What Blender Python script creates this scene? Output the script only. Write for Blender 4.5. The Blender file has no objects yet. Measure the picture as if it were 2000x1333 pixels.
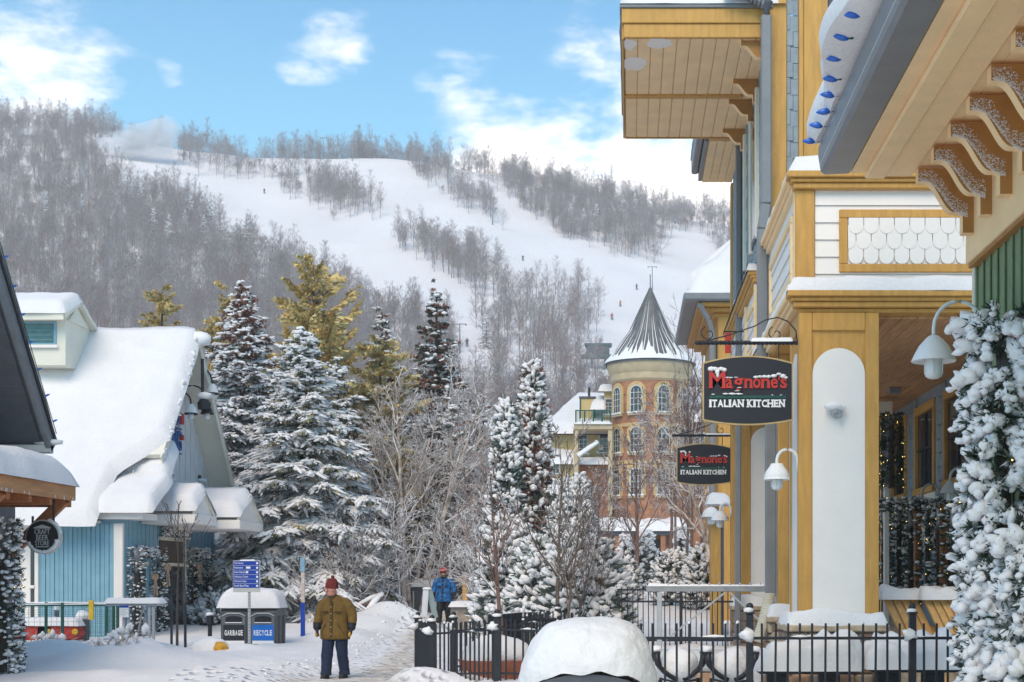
import bpy, math, random
import numpy as np
from mathutils import Vector, Matrix, noise as mnoise

SC = bpy.context.scene
COL = SC.collection
R = math.radians
# ---------------------------------------------------------------- camera, sky, sun
F, H, CX, CY = 2778.0, 1.78, 1230.0, 1132.0          # focal length and principal point, in pixels of a 2000 px wide frame
cam_d = bpy.data.cameras.new('camera'); cam = bpy.data.objects.new('camera', cam_d); COL.objects.link(cam)
cam_d.sensor_width = 36; cam_d.lens = F * 36 / 2000
cam_d.shift_x = -0.115; cam_d.shift_y = 0.2328
cam_d.clip_start = 0.1; cam_d.clip_end = 5000
cam.location = (0, 0, H); cam.rotation_euler = (R(90), 0, 0)
SC.camera = cam
SC.view_settings.view_transform = 'Standard'; SC.view_settings.look = 'None'
SC.view_settings.exposure = 1.06; SC.view_settings.gamma = 1; SC.view_settings.use_curve_mapping = False
SC.cycles.use_denoising = True
SC.cycles.max_bounces = 8; SC.cycles.diffuse_bounces = 6; SC.cycles.volume_bounces = 3
SUN_DIR = Vector((-0.16, -0.68, 0.71)).normalized()   # towards the sun
SKY_STRENGTH, SUN_STRENGTH = 0.14, 1.3
sun_d = bpy.data.lights.new('sun', 'SUN'); sun_d.energy = SUN_STRENGTH; sun_d.angle = R(40); sun_d.color = (1, 0.775, 0.55)
sun = bpy.data.objects.new('sun', sun_d); COL.objects.link(sun); sun.location = (-30, -30, 40)
sun.rotation_euler = SUN_DIR.to_track_quat('Z', 'Y').to_euler()

W = bpy.data.worlds.new('World'); SC.world = W; W.use_nodes = True
def build_world():
    nt = W.node_tree; N = nt.nodes; L = nt.links
    N.clear()
    out = N.new('ShaderNodeOutputWorld'); bg = N.new('ShaderNodeBackground'); bg.inputs[1].default_value = SKY_STRENGTH
    sky = N.new('ShaderNodeTexSky'); sky.sky_type = 'NISHITA'; sky.sun_disc = False
    sky.sun_elevation = math.asin(SUN_DIR.z); sky.sun_rotation = math.atan2(SUN_DIR.x, SUN_DIR.y)
    sky.air_density = 1.0; sky.dust_density = 0.6; sky.ozone_density = 1.2; sky.altitude = 200
    tc = N.new('ShaderNodeTexCoord')
    sep = N.new('ShaderNodeSeparateXYZ'); L.new(tc.outputs['Generated'], sep.inputs[0])
    def math_(op, a, b=None, c=None, clamp=False):
        n = N.new('ShaderNodeMath'); n.operation = op; n.use_clamp = clamp
        for i, v in enumerate((a, b, c)):
            if v is None: continue
            if isinstance(v, (int, float)): n.inputs[i].default_value = v
            else: L.new(v, n.inputs[i])
        return n.outputs[0]
    z = math_('MAXIMUM', sep.outputs[2], 0.0)
    den = math_('ADD', z, 0.16)
    px = math_('DIVIDE', sep.outputs[0], den); py = math_('DIVIDE', sep.outputs[1], den)
    cmb = N.new('ShaderNodeCombineXYZ'); L.new(px, cmb.inputs[0]); L.new(py, cmb.inputs[1])
    def noise(scale, detail, rough, off):
        m = N.new('ShaderNodeMapping'); m.inputs[1].default_value = off; L.new(cmb.outputs[0], m.inputs[0])
        n = N.new('ShaderNodeTexNoise'); n.inputs['Scale'].default_value = scale; n.inputs['Detail'].default_value = detail
        n.inputs['Roughness'].default_value = rough; L.new(m.outputs[0], n.inputs['Vector']); return n.outputs[0]
    n1 = noise(2.3, 9, 0.58, (3.1, 1.7, 0)); n2 = noise(7.5, 6, 0.6, (0.4, 7.7, 0))
    base = math_('ADD', math_('MULTIPLY', n1, 0.72), math_('MULTIPLY', n2, 0.28))
    # where banks of cloud hang in this sky: directions with a reach in degrees and a weight
    spots = [(60, 85, 3.4, .13), (170, 130, 2.8, .11), (60, 170, 3.0, .12), (330, 148, .9, .12), (640, 70, 2.0, .12), (690, 100, 1.2, .13),
             (900, 235, 4.2, .12), (1050, 265, 4.6, .18), (1250, 300, 4.5, .17), (1150, 150, 1.9, .10), (1400, 330, 4.5, .20), (730, 215, 1.8, .08)]
    clear = [(430, 60, 3.2, .10), (850, 60, 3.6, .14), (620, 210, 3.0, .10), (1000, 60, 3.0, .12), (300, 40, 2.5, .06), (520, 150, 2.6, .10), (760, 150, 2.4, .10), (420, 200, 2.0, .06)]
    acc = None
    for (sx, sy, deg, wgt) in spots:
        d = Vector(((sx - CX) / F, 1, (CY - sy) / F)).normalized()
        vm = N.new('ShaderNodeVectorMath'); vm.operation = 'DISTANCE'; L.new(tc.outputs['Generated'], vm.inputs[0]); vm.inputs[1].default_value = d
        mr = N.new('ShaderNodeMapRange'); mr.interpolation_type = 'SMOOTHSTEP'; L.new(vm.outputs['Value'], mr.inputs[0])
        mr.inputs[1].default_value = 0; mr.inputs[2].default_value = R(deg) * 1.5; mr.inputs[3].default_value = wgt; mr.inputs[4].default_value = 0
        acc = mr.outputs[0] if acc is None else math_('MAXIMUM', acc, mr.outputs[0])
    neg = None
    for (sx, sy, deg, wgt) in clear:
        d = Vector(((sx - CX) / F, 1, (CY - sy) / F)).normalized()
        vm = N.new('ShaderNodeVectorMath'); vm.operation = 'DISTANCE'; L.new(tc.outputs['Generated'], vm.inputs[0]); vm.inputs[1].default_value = d
        mr = N.new('ShaderNodeMapRange'); mr.interpolation_type = 'SMOOTHSTEP'; L.new(vm.outputs['Value'], mr.inputs[0])
        mr.inputs[1].default_value = 0; mr.inputs[2].default_value = R(deg) * 1.5; mr.inputs[3].default_value = wgt; mr.inputs[4].default_value = 0
        neg = mr.outputs[0] if neg is None else math_('MAXIMUM', neg, mr.outputs[0])
    tot = math_('SUBTRACT', math_('ADD', base, acc), neg)
    cm = N.new('ShaderNodeMapRange'); cm.interpolation_type = 'SMOOTHSTEP'; L.new(tot, cm.inputs[0])
    cm.inputs[1].default_value = 0.515; cm.inputs[2].default_value = 0.68; cm.inputs[3].default_value = 0; cm.inputs[4].default_value = 0.93
    # sky blue, paler towards the horizon
    hz = N.new('ShaderNodeMapRange'); hz.interpolation_type = 'SMOOTHSTEP'; L.new(sep.outputs[2], hz.inputs[0])
    hz.inputs[1].default_value = 0.10; hz.inputs[2].default_value = 0.45; hz.inputs[3].default_value = 0.62; hz.inputs[4].default_value = 0.0
    pale = N.new('ShaderNodeMix'); pale.data_type = 'RGBA'; L.new(hz.outputs[0], pale.inputs[0])
    L.new(sky.outputs[0], pale.inputs[6]); pale.inputs[7].default_value = SKY_PALE
    mx = N.new('ShaderNodeMix'); mx.data_type = 'RGBA'; L.new(cm.outputs[0], mx.inputs[0])
    gain = N.new('ShaderNodeVectorMath'); gain.operation = 'MULTIPLY'; L.new(pale.outputs[2], gain.inputs[0]); gain.inputs[1].default_value = SKY_GAIN
    L.new(gain.outputs[0], mx.inputs[6]); mx.inputs[7].default_value = CLOUD
    L.new(mx.outputs[2], bg.inputs[0]); L.new(bg.outputs[0], out.inputs[0])
SKY_PALE = (5.6, 5.6, 5.5, 1); SKY_GAIN = (.31, .63, .715); CLOUD = (6.2, 5.75, 5.5, 1)
build_world()

# ---------------------------------------------------------------- helpers
def XX(px, Y): return (px - CX) / F * Y
def ZZ(py, Y): return H + (CY - py) / F * Y
def V3(px, py, Y): return np.array((XX(px, Y), Y, ZZ(py, Y)))

MATS = {}
def mat(name, col, rough=0.7, var=0.10, scale=6.0, bump=0.0, bscale=40.0, metal=0.0, spec=0.4, snow=None, stretch=None, emit=None, emits=0.0, var2=None):
    if name in MATS: return MATS[name]
    m = bpy.data.materials.new(name); m.use_nodes = True; MATS[name] = m
    nt = m.node_tree; N = nt.nodes; L = nt.links; b = N['Principled BSDF']
    b.inputs['Roughness'].default_value = rough; b.inputs['Metallic'].default_value = metal; b.inputs['Specular IOR Level'].default_value = spec
    tc = N.new('ShaderNodeTexCoord'); vec = tc.outputs['Object']
    if stretch:
        mp = N.new('ShaderNodeMapping'); mp.inputs['Scale'].default_value = stretch; L.new(vec, mp.inputs[0]); vec = mp.outputs[0]
    c = np.array(col)
    n = N.new('ShaderNodeTexNoise'); n.inputs['Scale'].default_value = scale; n.inputs['Detail'].default_value = 5; L.new(vec, n.inputs['Vector'])
    rm = N.new('ShaderNodeMapRange'); L.new(n.outputs[0], rm.inputs[0]); rm.inputs[1].default_value = .3; rm.inputs[2].default_value = .7
    mx = N.new('ShaderNodeMix'); mx.data_type = 'RGBA'; L.new(rm.outputs[0], mx.inputs[0])
    lo = var2 if var2 is not None else c * (1 - var)
    mx.inputs[6].default_value = (*lo, 1); mx.inputs[7].default_value = (*np.minimum(c * (1 + var), 0.97), 1)
    colout = mx.outputs[2]
    if var > .02:                              # fine mottling and scuffs over the broad variation
        nf = N.new('ShaderNodeTexNoise'); nf.inputs['Scale'].default_value = scale * 9; nf.inputs['Detail'].default_value = 6; nf.inputs['Roughness'].default_value = .7; L.new(vec, nf.inputs['Vector'])
        rf = N.new('ShaderNodeMapRange'); L.new(nf.outputs[0], rf.inputs[0]); rf.inputs[1].default_value = .34; rf.inputs[2].default_value = .56; rf.inputs[3].default_value = 1 - min(.9 * var, .16); rf.inputs[4].default_value = 1.0
        vm = N.new('ShaderNodeVectorMath'); vm.operation = 'SCALE'; L.new(colout, vm.inputs[0]); L.new(rf.outputs[0], vm.inputs['Scale']); colout = vm.outputs[0]
    if snow is not None:                       # snow lying on whatever faces up: threshold of normal z, softness
        g = N.new('ShaderNodeNewGeometry'); s = N.new('ShaderNodeSeparateXYZ'); L.new(g.outputs['Normal'], s.inputs[0])
        n2 = N.new('ShaderNodeTexNoise'); n2.inputs['Scale'].default_value = snow[2] if len(snow) > 2 else 2.0; L.new(tc.outputs['Object'], n2.inputs['Vector'])
        ad = N.new('ShaderNodeMath'); ad.operation = 'MULTIPLY_ADD'; L.new(n2.outputs[0], ad.inputs[0]); ad.inputs[1].default_value = 1.2; L.new(s.outputs[2], ad.inputs[2])
        r2 = N.new('ShaderNodeMapRange'); L.new(ad.outputs[0], r2.inputs[0]); r2.inputs[1].default_value = snow[0] + .6; r2.inputs[2].default_value = snow[0] + .6 + snow[1]
        m2 = N.new('ShaderNodeMix'); m2.data_type = 'RGBA'; L.new(r2.outputs[0], m2.inputs[0]); L.new(colout, m2.inputs[6]); m2.inputs[7].default_value = (.86, .87, .90, 1)
        colout = m2.outputs[2]
    L.new(colout, b.inputs['Base Color'])
    if bump:
        n3 = N.new('ShaderNodeTexNoise'); n3.inputs['Scale'].default_value = bscale; n3.inputs['Detail'].default_value = 4; L.new(vec, n3.inputs['Vector'])
        bp = N.new('ShaderNodeBump'); bp.inputs['Strength'].default_value = bump; bp.inputs['Distance'].default_value = 0.03
        L.new(n3.outputs[0], bp.inputs['Height']); L.new(bp.outputs[0], b.inputs['Normal'])
    if emit: b.inputs['Emission Color'].default_value = (*emit, 1); b.inputs['Emission Strength'].default_value = emits
    return m

snow = mat('snow', (.78, .76, .765), .65, .035, 1.3, .55, 16, spec=.25)
snow_soft = mat('snow_fine', (.82, .80, .81), .7, .03, 3, .2, 30, spec=.2)
yellow = mat('ochre_paint', (.56, .30, .075), .55, .13, 3.0, .12, 60, stretch=(5, 5, .7))
peach = mat('peach_paint', (.90, .64, .36), .6, .06, 2.5, .08, 50)
brown_paint = mat('brown_paint', (.42, .20, .055), .6, .12, 5, .1, 50)
white = mat('white_paint', (.82, .77, .73), .55, .025, 2, .05, 40)
cream = mat('cream_paint', (.74, .70, .60), .6, .04, 2)
grey_metal = mat('grey_gutter', (.20, .205, .22), .4, .08, 3, spec=.5)
dark_grey = mat('slate_grey_paint', (.085, .09, .105), .55, .12, 4)
iron = mat('black_iron', (.018, .019, .026), .45, .2, 12)
shingle_m = mat('blue_grey_shingle', (.27, .315, .35), .75, .15, 5, .2, 40)
green_wall = mat('sage_green_paint', (.19, .255, .135), .65, .12, 3, .1, 40)
wood = mat('cedar_plank', (.58, .32, .15), .6, .2, 3, .15, 30, stretch=(6, .6, 6))
wood_raw = mat('fresh_pine', (.66, .38, .14), .6, .14, 4, .12, 30, stretch=(6, 6, 1))
timber = mat('stained_timber', (.40, .15, .05), .6, .25, 3, .12, 30, stretch=(4, 1, 4))
blue_wall = mat('light_blue_paint', (.215, .40, .50), .65, .08, 3, .1, 30)
grey_wood = mat('weathered_board', (.66, .66, .68), .8, .12, 3, .2, 30, stretch=(4, 4, .6))
beige = mat('beige_soffit', (.68, .64, .54), .7, .06, 2)
stone_ms = [mat('tan_stone', (.42, .27, .17), .9, .3, 7, .6, 18), mat('brown_stone', (.27, .17, .11), .9, .3, 7, .6, 18),
            mat('grey_stone', (.33, .28, .235), .9, .3, 7, .6, 18), mat('pale_stone', (.50, .38, .26), .9, .25, 7, .6, 18)]
glass = mat('window_glass', (.035, .045, .055), .08, .3, 1.5, spec=.7)
black = mat('black_plastic', (.012, .012, .014), .5, .2, 8)
char = mat('charcoal_plastic', (.085, .09, .10), .55, .1, 6)
green_metal = mat('green_metal', (.01, .09, .075), .5, .15, 6)
galv = mat('galvanised_steel', (.45, .46, .48), .45, .1, 8, metal=.3)
warm_bulb = mat('lit_warm_bulb', (1, .75, .3), .5, 0, emit=(1, .66, .18), emits=3.0)
blue_bulb = mat('blue_bulb', (.02, .13, .55), .25, .1, spec=.6)
frosted = mat('frosted_glass', (.72, .74, .74), .3, .03)
lamp_white = mat('white_enamel', (.78, .79, .80), .35, .02)
lamp_steel = mat('pale_grey_enamel', (.50, .50, .48), .4, .05)
sign_black = mat('sign_black', (.016, .017, .026), .5, .1, 3)
sign_gold = mat('sign_gold_edge', (.52, .36, .16), .5, .1, 8)
sign_red = mat('sign_red', (.52, .035, .028), .5, .08, 8)
sign_green = mat('sign_green', (.012, .085, .065), .5, .1, 8)
print_white = mat('print_white', (.8, .8, .8), .5, .02)
print_grey = mat('print_grey', (.5, .5, .48), .5, .05)
sign_blue = mat('sign_blue', (.012, .055, .36), .4, .06, 5)
recycle_blue = mat('recycle_blue', (.008, .15, .56), .4, .04, 5)
terracotta = mat('terracotta', (.40, .13, .07), .8, .2, 5, .2, 30)
needle = mat('fir_needles', (.105, .13, .108), .8, .35, 3, snow=(.45, .5, 6))
needle_far = mat('fir_needles_dull', (.05, .062, .055), .85, .3, 1.0)
needle_gold = mat('golden_needles', (.70, .51, .21), .8, .25, 1.2)
needle_olive = mat('olive_needles', (.54, .45, .22), .8, .25, 1.2)
needle_rust = mat('rusty_needles', (.24, .11, .075), .85, .35, 1.2, snow=(.9, .5, 6))
bark = mat('grey_brown_bark', (.17, .13, .11), .9, .25, 8, .4, 20, snow=(.35, .35, 2.5))
bark_dark = mat('dark_bark', (.075, .055, .045), .9, .25, 8, .4, 20, snow=(.45, .4, 2.5))
twig_red = mat('reddish_twig', (.22, .13, .105), .9, .2, 4, snow=(.25, .4, 3))
birch_bark = mat('birch_bark', (.60, .53, .48), .8, .3, 5, .3, 30, snow=(.25, .35, 3), var2=(.20, .14, .11))
hill_bark = mat('hill_tree_bark', (.25, .20, .195), .95, .25, .6, snow=(.27, .6, .35))
def tint_by_tree(m):                       # each tree of the wood a little browner or greyer than the next
    nt = m.node_tree; N = nt.nodes; L = nt.links; b = N['Principled BSDF']; src = b.inputs['Base Color'].links[0].from_socket; oi = N.new('ShaderNodeObjectInfo')
    rm = N.new('ShaderNodeMapRange'); L.new(oi.outputs['Random'], rm.inputs[0]); rm.inputs[1].default_value = .35; rm.inputs[2].default_value = 1; rm.inputs[3].default_value = 0; rm.inputs[4].default_value = .75
    mx = N.new('ShaderNodeMix'); mx.data_type = 'RGBA'; L.new(rm.outputs[0], mx.inputs[0]); L.new(src, mx.inputs[6]); mx.inputs[7].default_value = (.25, .15, .11, 1); L.new(mx.outputs[2], b.inputs['Base Color'])
tint_by_tree(hill_bark)
skin_m = mat('skin', (.60, .27, .20), .55, .12, 12)

ORG = {}
class MB:
    """collects geometry in world metres; build() links it as one mesh object"""
    def __init__(s): s.v = []; s.nv = 0; s.loops = []; s.tot = []; s.mi = []
    def add(s, V, Fc, mi=0):
        V = np.asarray(V, float).reshape(-1, 3); o = s.nv; s.v.append(V); s.nv += len(V)
        if isinstance(Fc, np.ndarray):
            s.loops.append((Fc + o).ravel()); s.tot.append(np.full(len(Fc), Fc.shape[1])); s.mi.append(np.full(len(Fc), mi) if np.isscalar(mi) else np.asarray(mi))
        else:
            s.loops.append(np.array([i + o for f in Fc for i in f], int)); s.tot.append(np.array([len(f) for f in Fc], int))
            s.mi.append(np.full(len(Fc), mi) if np.isscalar(mi) else np.asarray(mi))
        return s
    def box(s, x0, x1, y0, y1, z0, z1, bev=.008, mi=0, M=None):
        lo = np.array((min(x0, x1), min(y0, y1), min(z0, z1))); hi = np.array((max(x0, x1), max(y0, y1), max(z0, z1)))
        b = min(bev, .3 * (hi - lo).min())
        V = CB_S * 0; V = np.where(CB_S > 0, hi, lo) - CB_S * b * CB_I
        if M is not None: V = np.array([M @ Vector(p) for p in V])
        return s.add(V, CB_F, mi)
    def bar(s, a, b, w, h=None, bev=.004, mi=0, up=(0, 0, 1)):
        a = np.asarray(a, float); b = np.asarray(b, float); h = h or w; d = b - a; L_ = np.linalg.norm(d); d = d / L_
        u = np.asarray(up, float)
        if abs(np.dot(u, d)) > .98: u = np.array((0, 1., 0))
        sx = np.cross(d, u); sx /= np.linalg.norm(sx); u = np.cross(sx, d)
        lo = np.array((-w / 2, 0, -h / 2)); hi = np.array((w / 2, L_, h / 2)); bv = min(bev, .3 * (hi - lo).min())
        P = np.where(CB_S > 0, hi, lo) - CB_S * bv * CB_I
        return s.add(a + P[:, :1] * sx + P[:, 1:2] * d + P[:, 2:] * u, CB_F, mi)
    def tube(s, pts, rad, n=8, mi=0, cap=True):
        P = np.asarray(pts, float); k = len(P); r = np.full(k, rad) if np.isscalar(rad) else np.asarray(rad, float)
        V, Fq = tubes(P[None], r[None], n); s.add(V, Fq, mi)
        if cap:
            o = s.nv - len(V); s.loops.append(np.array([o + i for i in range(n)][::-1] + [o + (k - 1) * n + i for i in range(n)], int)); s.tot.append(np.array([n, n])); s.mi.append(np.array([mi, mi]))
        return s
    def lathe(s, prof, c, n=16, mi=0, axis='z', a0=0, a1=2 * math.pi, M=None):
        full = abs(a1 - a0 - 2 * math.pi) < 1e-6; m = n if full else n + 1
        A = a0 + (a1 - a0) * np.arange(m) / n; k = len(prof); V = np.zeros((k, m, 3))
        for i, (r_, z_) in enumerate(prof):
            V[i, :, 0] = r_ * np.cos(A); V[i, :, 1] = r_ * np.sin(A); V[i, :, 2] = z_
        V = V.reshape(-1, 3)
        if axis == 'y': V = V[:, [0, 2, 1]] * np.array((1, -1, 1))
        if axis == 'x': V = V[:, [2, 0, 1]]
        if M is not None: V = V @ np.array(M.to_3x3()).T
        V = V + np.asarray(c, float); fs = []
        for i in range(k - 1):
            for j in range(n):
                j2 = (j + 1) % m; fs.append((i * m + j, i * m + j2, (i + 1) * m + j2, (i + 1) * m + j))
        return s.add(V, np.array(fs), mi)
    def prism(s, poly, axis, c0, c1, mi=0, mcap=None):
        """poly: outline in the two other axes (x: y,z / y: x,z / z: x,y), extruded along axis"""
        p = np.asarray(poly, float); n = len(p)
        def put(c):
            q = np.zeros((n, 3)); o = {'x': (1, 2, 0), 'y': (0, 2, 1), 'z': (0, 1, 2)}[axis]
            q[:, o[0]] = p[:, 0]; q[:, o[1]] = p[:, 1]; q[:, o[2]] = c; return q
        V = np.vstack((put(c0), put(c1))); mc = mi if mcap is None else mcap
        area = .5 * np.sum(p[:, 0] * np.roll(p[:, 1], -1) - np.roll(p[:, 0], -1) * p[:, 1])
        flip = (area > 0) == (c1 > c0)
        if axis == 'y': flip = not flip
        fs = [tuple(range(n))[::-1], tuple(range(n, 2 * n))] + [(i, (i + 1) % n, n + (i + 1) % n, n + i) for i in range(n)]
        if not flip: fs = [f[::-1] for f in fs]
        return s.add(V, fs, [mc, mc] + [mi] * n)
    def inst(s, bV, bF, pos, fr, mi=0):
        """copies of a base shape: pos (n,3), fr (n,3,3) rows = images of x, y, z"""
        V = np.einsum('mi,nij->nmj', bV, fr) + pos[:, None, :]; n, m = V.shape[:2]
        Fx = (bF[None] + (np.arange(n) * m)[:, None, None]).reshape(-1, bF.shape[1]); return s.add(V.reshape(-1, 3), Fx, mi)
    def blob(s, c, r, rng, amp=.15, sub=2, mi=0, flat=None):
        bV, bF = ICO[sub]; V = bV.copy(); off = rng.random(3) * 50
        d = np.array([mnoise.noise(Vector(p * 1.6 + off)) for p in V]); V = V * (1 + amp * d[:, None] * 2) * np.asarray(r)
        if flat is not None: V[:, 2] = np.maximum(V[:, 2], flat)
        return s.add(V + np.asarray(c), bF, mi)
    def snow(s, A, B, C, D, th, n=(14, 8), amp=.25, seed=0, edge=.22, over=.03, mi=0, fr=1.5):
        """a lying layer of snow over the patch A-B-C-D (counter-clockwise seen from above)"""
        A, B, C, D = (np.asarray(p, float) for p in (A, B, C, D)); nu, nv = n
        U = np.linspace(0, 1, nu + 1); Vv = np.linspace(0, 1, nv + 1); lu = np.linalg.norm(B - A); lv = np.linalg.norm(D - A)
        P = np.zeros((nv + 1, nu + 1, 3)); e = max(edge, 1e-3)
        for j, v in enumerate(Vv):
            for i, u in enumerate(U):
                p = (A * (1 - u) + B * u) * (1 - v) + (D * (1 - u) + C * u) * v
                du = min(u, 1 - u) * lu; dv = min(v, 1 - v) * lv
                q = 1.0
                for d in (du, dv): q *= math.sqrt(max(0, 1 - (1 - min(d / e, 1)) ** 2))
                nz = mnoise.noise(Vector((p[0] * fr + seed, p[1] * fr, p[2] * fr))) + .5 * mnoise.noise(Vector((p[0] * fr * 3 + seed, p[1] * fr * 3, p[2] * 3)))
                o = np.array((0, 0, 1.)) * th * q * (1 + amp * nz)
                c = (A + C) / 2; w = (p - c); w[2] = 0; L_ = np.linalg.norm(w)
                bul = over * (1 if q < .999 else 0) * (1 + nz)
                P[j, i] = p + o + (w / L_ * bul if L_ > 0 else 0) - (np.array((0, 0, .012)) if q < .02 else 0)
        Vt = P.reshape(-1, 3); w_ = nu + 1
        fs = np.array([(j * w_ + i, j * w_ + i + 1, (j + 1) * w_ + i + 1, (j + 1) * w_ + i) for j in range(nv) for i in range(nu)])
        return s.add(Vt, fs, mi)
    def mesh(s, name, mats, smooth=None):
        me = bpy.data.meshes.new(name); V = np.vstack(s.v); lp = np.concatenate(s.loops).astype(np.int32); tt = np.concatenate(s.tot); mi = np.concatenate(s.mi).astype(np.int32)
        me.vertices.add(len(V)); me.vertices.foreach_set('co', V.astype(np.float32).ravel())
        me.loops.add(len(lp)); me.loops.foreach_set('vertex_index', lp); me.polygons.add(len(tt))
        me.polygons.foreach_set('loop_start', np.concatenate(([0], np.cumsum(tt)[:-1])).astype(np.int32))
        for m in (mats if isinstance(mats, (list, tuple)) else [mats]): me.materials.append(m)
        me.polygons.foreach_set('material_index', mi); me.update(calc_edges=True); me.validate()
        if smooth: me.polygons.foreach_set('use_smooth', [True] * len(me.polygons)); 
        if smooth and smooth < 180: me.set_sharp_from_angle(angle=R(smooth))
        elif not smooth: me.polygons.foreach_set('use_smooth', [False] * len(me.polygons))
        return me
    def build(s, name, mats, parent=None, loc=None, smooth=35, label=None, cat=None, group=None, kind=None):
        org = np.array(ORG[parent.name]) if parent is not None else (np.zeros(3) if loc is None else np.asarray(loc, float))
        s.v = [v - org for v in s.v]; o = bpy.data.objects.new(name, s.mesh(name, mats, smooth)); COL.objects.link(o)
        if parent is not None: o.parent = parent
        else: o.location = org
        ORG[o.name] = tuple(org); tag(o, label, cat, group, kind); return o

def tag(o, label=None, cat=None, group=None, kind=None):
    for k, v in (('label', label), ('category', cat), ('group', group), ('kind', kind)):
        if v: o[k] = v
    return o
def thing(name, label, cat, loc, group=None):
    o = bpy.data.objects.new(name, None); COL.objects.link(o); o.location = loc; o.empty_display_size = .2
    ORG[o.name] = tuple(loc); return tag(o, label, cat, group)
def copy_tree(o, parent=None):
    c = o.copy(); COL.objects.link(c); c.parent = parent
    for ch in o.children: copy_tree(ch, c)
    return c
def place(o, loc, rz=0, sc=1, label=None, group=None, cp=True):
    c = copy_tree(o) if cp else o
    c.location = loc; c.rotation_euler.z = rz; c.scale = (sc,) * 3 if np.isscalar(sc) else sc; ORG[c.name] = tuple(loc)
    if label: c['label'] = label
    if group: c['group'] = group
    return c

# chamfered box topology
_c = [(x, y, z) for x in (-1, 1) for y in (-1, 1) for z in (-1, 1)]
CB_S = np.array([c for c in _c for a in range(3)], float); CB_I = np.array([[0 if i == a else 1 for i in range(3)] for c in _c for a in range(3)], float)
_idx = {(c, a): i for i, (c, a) in enumerate((c, a) for c in _c for a in range(3))}
CB_F = []
def _face(ids):
    P = (CB_S - .2 * CB_S * CB_I)[list(ids)]; n = np.cross(P[1] - P[0], P[2] - P[0])
    CB_F.append(tuple(ids) if np.dot(n, P.mean(0)) > 0 else tuple(ids)[::-1])
for a in range(3):
    b_, c_ = [i for i in range(3) if i != a]
    for sgn in (-1, 1):
        def cc(u, v): t = [0, 0, 0]; t[a] = sgn; t[b_] = u; t[c_] = v; return tuple(t)
        _face([_idx[(cc(u, v), a)] for u, v in ((-1, -1), (1, -1), (1, 1), (-1, 1))])
    for u in (-1, 1):
        for v in (-1, 1):
            def ce(w): t = [0, 0, 0]; t[a] = w; t[b_] = u; t[c_] = v; return tuple(t)
            _face([_idx[(ce(-1), b_)], _idx[(ce(1), b_)], _idx[(ce(1), c_)], _idx[(ce(-1), c_)]])
for c in _c: _face([_idx[(c, a)] for a in range(3)])

def tubes(P, Rr, n):
    """P (m,k,3) polylines, Rr (m,k) radii -> verts, quads"""
    m, k, _ = P.shape; T = np.gradient(P, axis=1); T /= np.linalg.norm(T, axis=2, keepdims=True) + 1e-9
    ref = np.where(np.abs(T[:, :1, 2:3]) > .9, np.array((1., 0, 0)), np.array((0, 0, 1.)))
    A = np.cross(T, np.broadcast_to(ref, T.shape)); A /= np.linalg.norm(A, axis=2, keepdims=True) + 1e-9; B = np.cross(T, A)
    an = 2 * math.pi * np.arange(n) / n
    V = P[:, :, None, :] + Rr[:, :, None, None] * (np.cos(an)[None, None, :, None] * A[:, :, None, :] + np.sin(an)[None, None, :, None] * B[:, :, None, :])
    i = np.arange(k - 1)[:, None]; j = np.arange(n)[None]; j2 = (j + 1) % n
    q = np.stack((i * n + j, (i + 1) * n + j, (i + 1) * n + j2, i * n + j2), -1).reshape(-1, 4)
    q = q[:, ::-1]
    return V.reshape(-1, 3), (q[None] + (np.arange(m) * k * n)[:, None, None]).reshape(-1, 4)
def ico(sub):
    import bmesh
    bm = bmesh.new(); bmesh.ops.create_icosphere(bm, subdivisions=sub, radius=1)
    V = np.array([v.co[:] for v in bm.verts]); Fc = np.array([[v.index for v in f.verts] for f in bm.faces]); bm.free(); return V, Fc
ICO = {1: ico(1), 2: ico(2), 3: ico(3)}
OCT = (np.array([(1, 0, 0), (-1, 0, 0), (0, 1, 0), (0, -1, 0), (0, 0, 1), (0, 0, -1)], float), np.array([(0, 2, 4), (2, 1, 4), (1, 3, 4), (3, 0, 4), (2, 0, 5), (1, 2, 5), (3, 1, 5), (0, 3, 5)]))
DIAMOND = (np.array([(0, 0, 0), (.45, .5, 0), (1, 0, 0), (.45, -.5, 0)], float), np.array([(0, 3, 2, 1)]))
def frames(D, up=(0, 0, 1), roll=None):
    """orthonormal frames with x along D"""
    D = D / (np.linalg.norm(D, axis=1, keepdims=True) + 1e-9); U = np.broadcast_to(np.asarray(up, float), D.shape)
    S = np.cross(U, D); S /= np.linalg.norm(S, axis=1, keepdims=True) + 1e-9; U = np.cross(D, S)
    if roll is not None:
        c, s_ = np.cos(roll)[:, None], np.sin(roll)[:, None]; S, U = c * S + s_ * U, c * U - s_ * S
    return np.stack((D, S, U), 1)
def font_mesh(txt, ext):
    cu = bpy.data.curves.new('tmp', 'FONT'); cu.body = txt; cu.extrude = ext; cu.size = 1; cu.resolution_u = 3
    o = bpy.data.objects.new('tmp', cu); COL.objects.link(o); bpy.context.view_layer.update()
    me = bpy.data.meshes.new_from_object(o.evaluated_get(bpy.context.evaluated_depsgraph_get()))
    V = np.array([v.co[:] for v in me.vertices]).reshape(-1, 3); Fc = [tuple(p.vertices) for p in me.polygons]
    bpy.data.objects.remove(o); bpy.data.curves.remove(cu); bpy.data.meshes.remove(me); return V, Fc
_FM = {}
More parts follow.
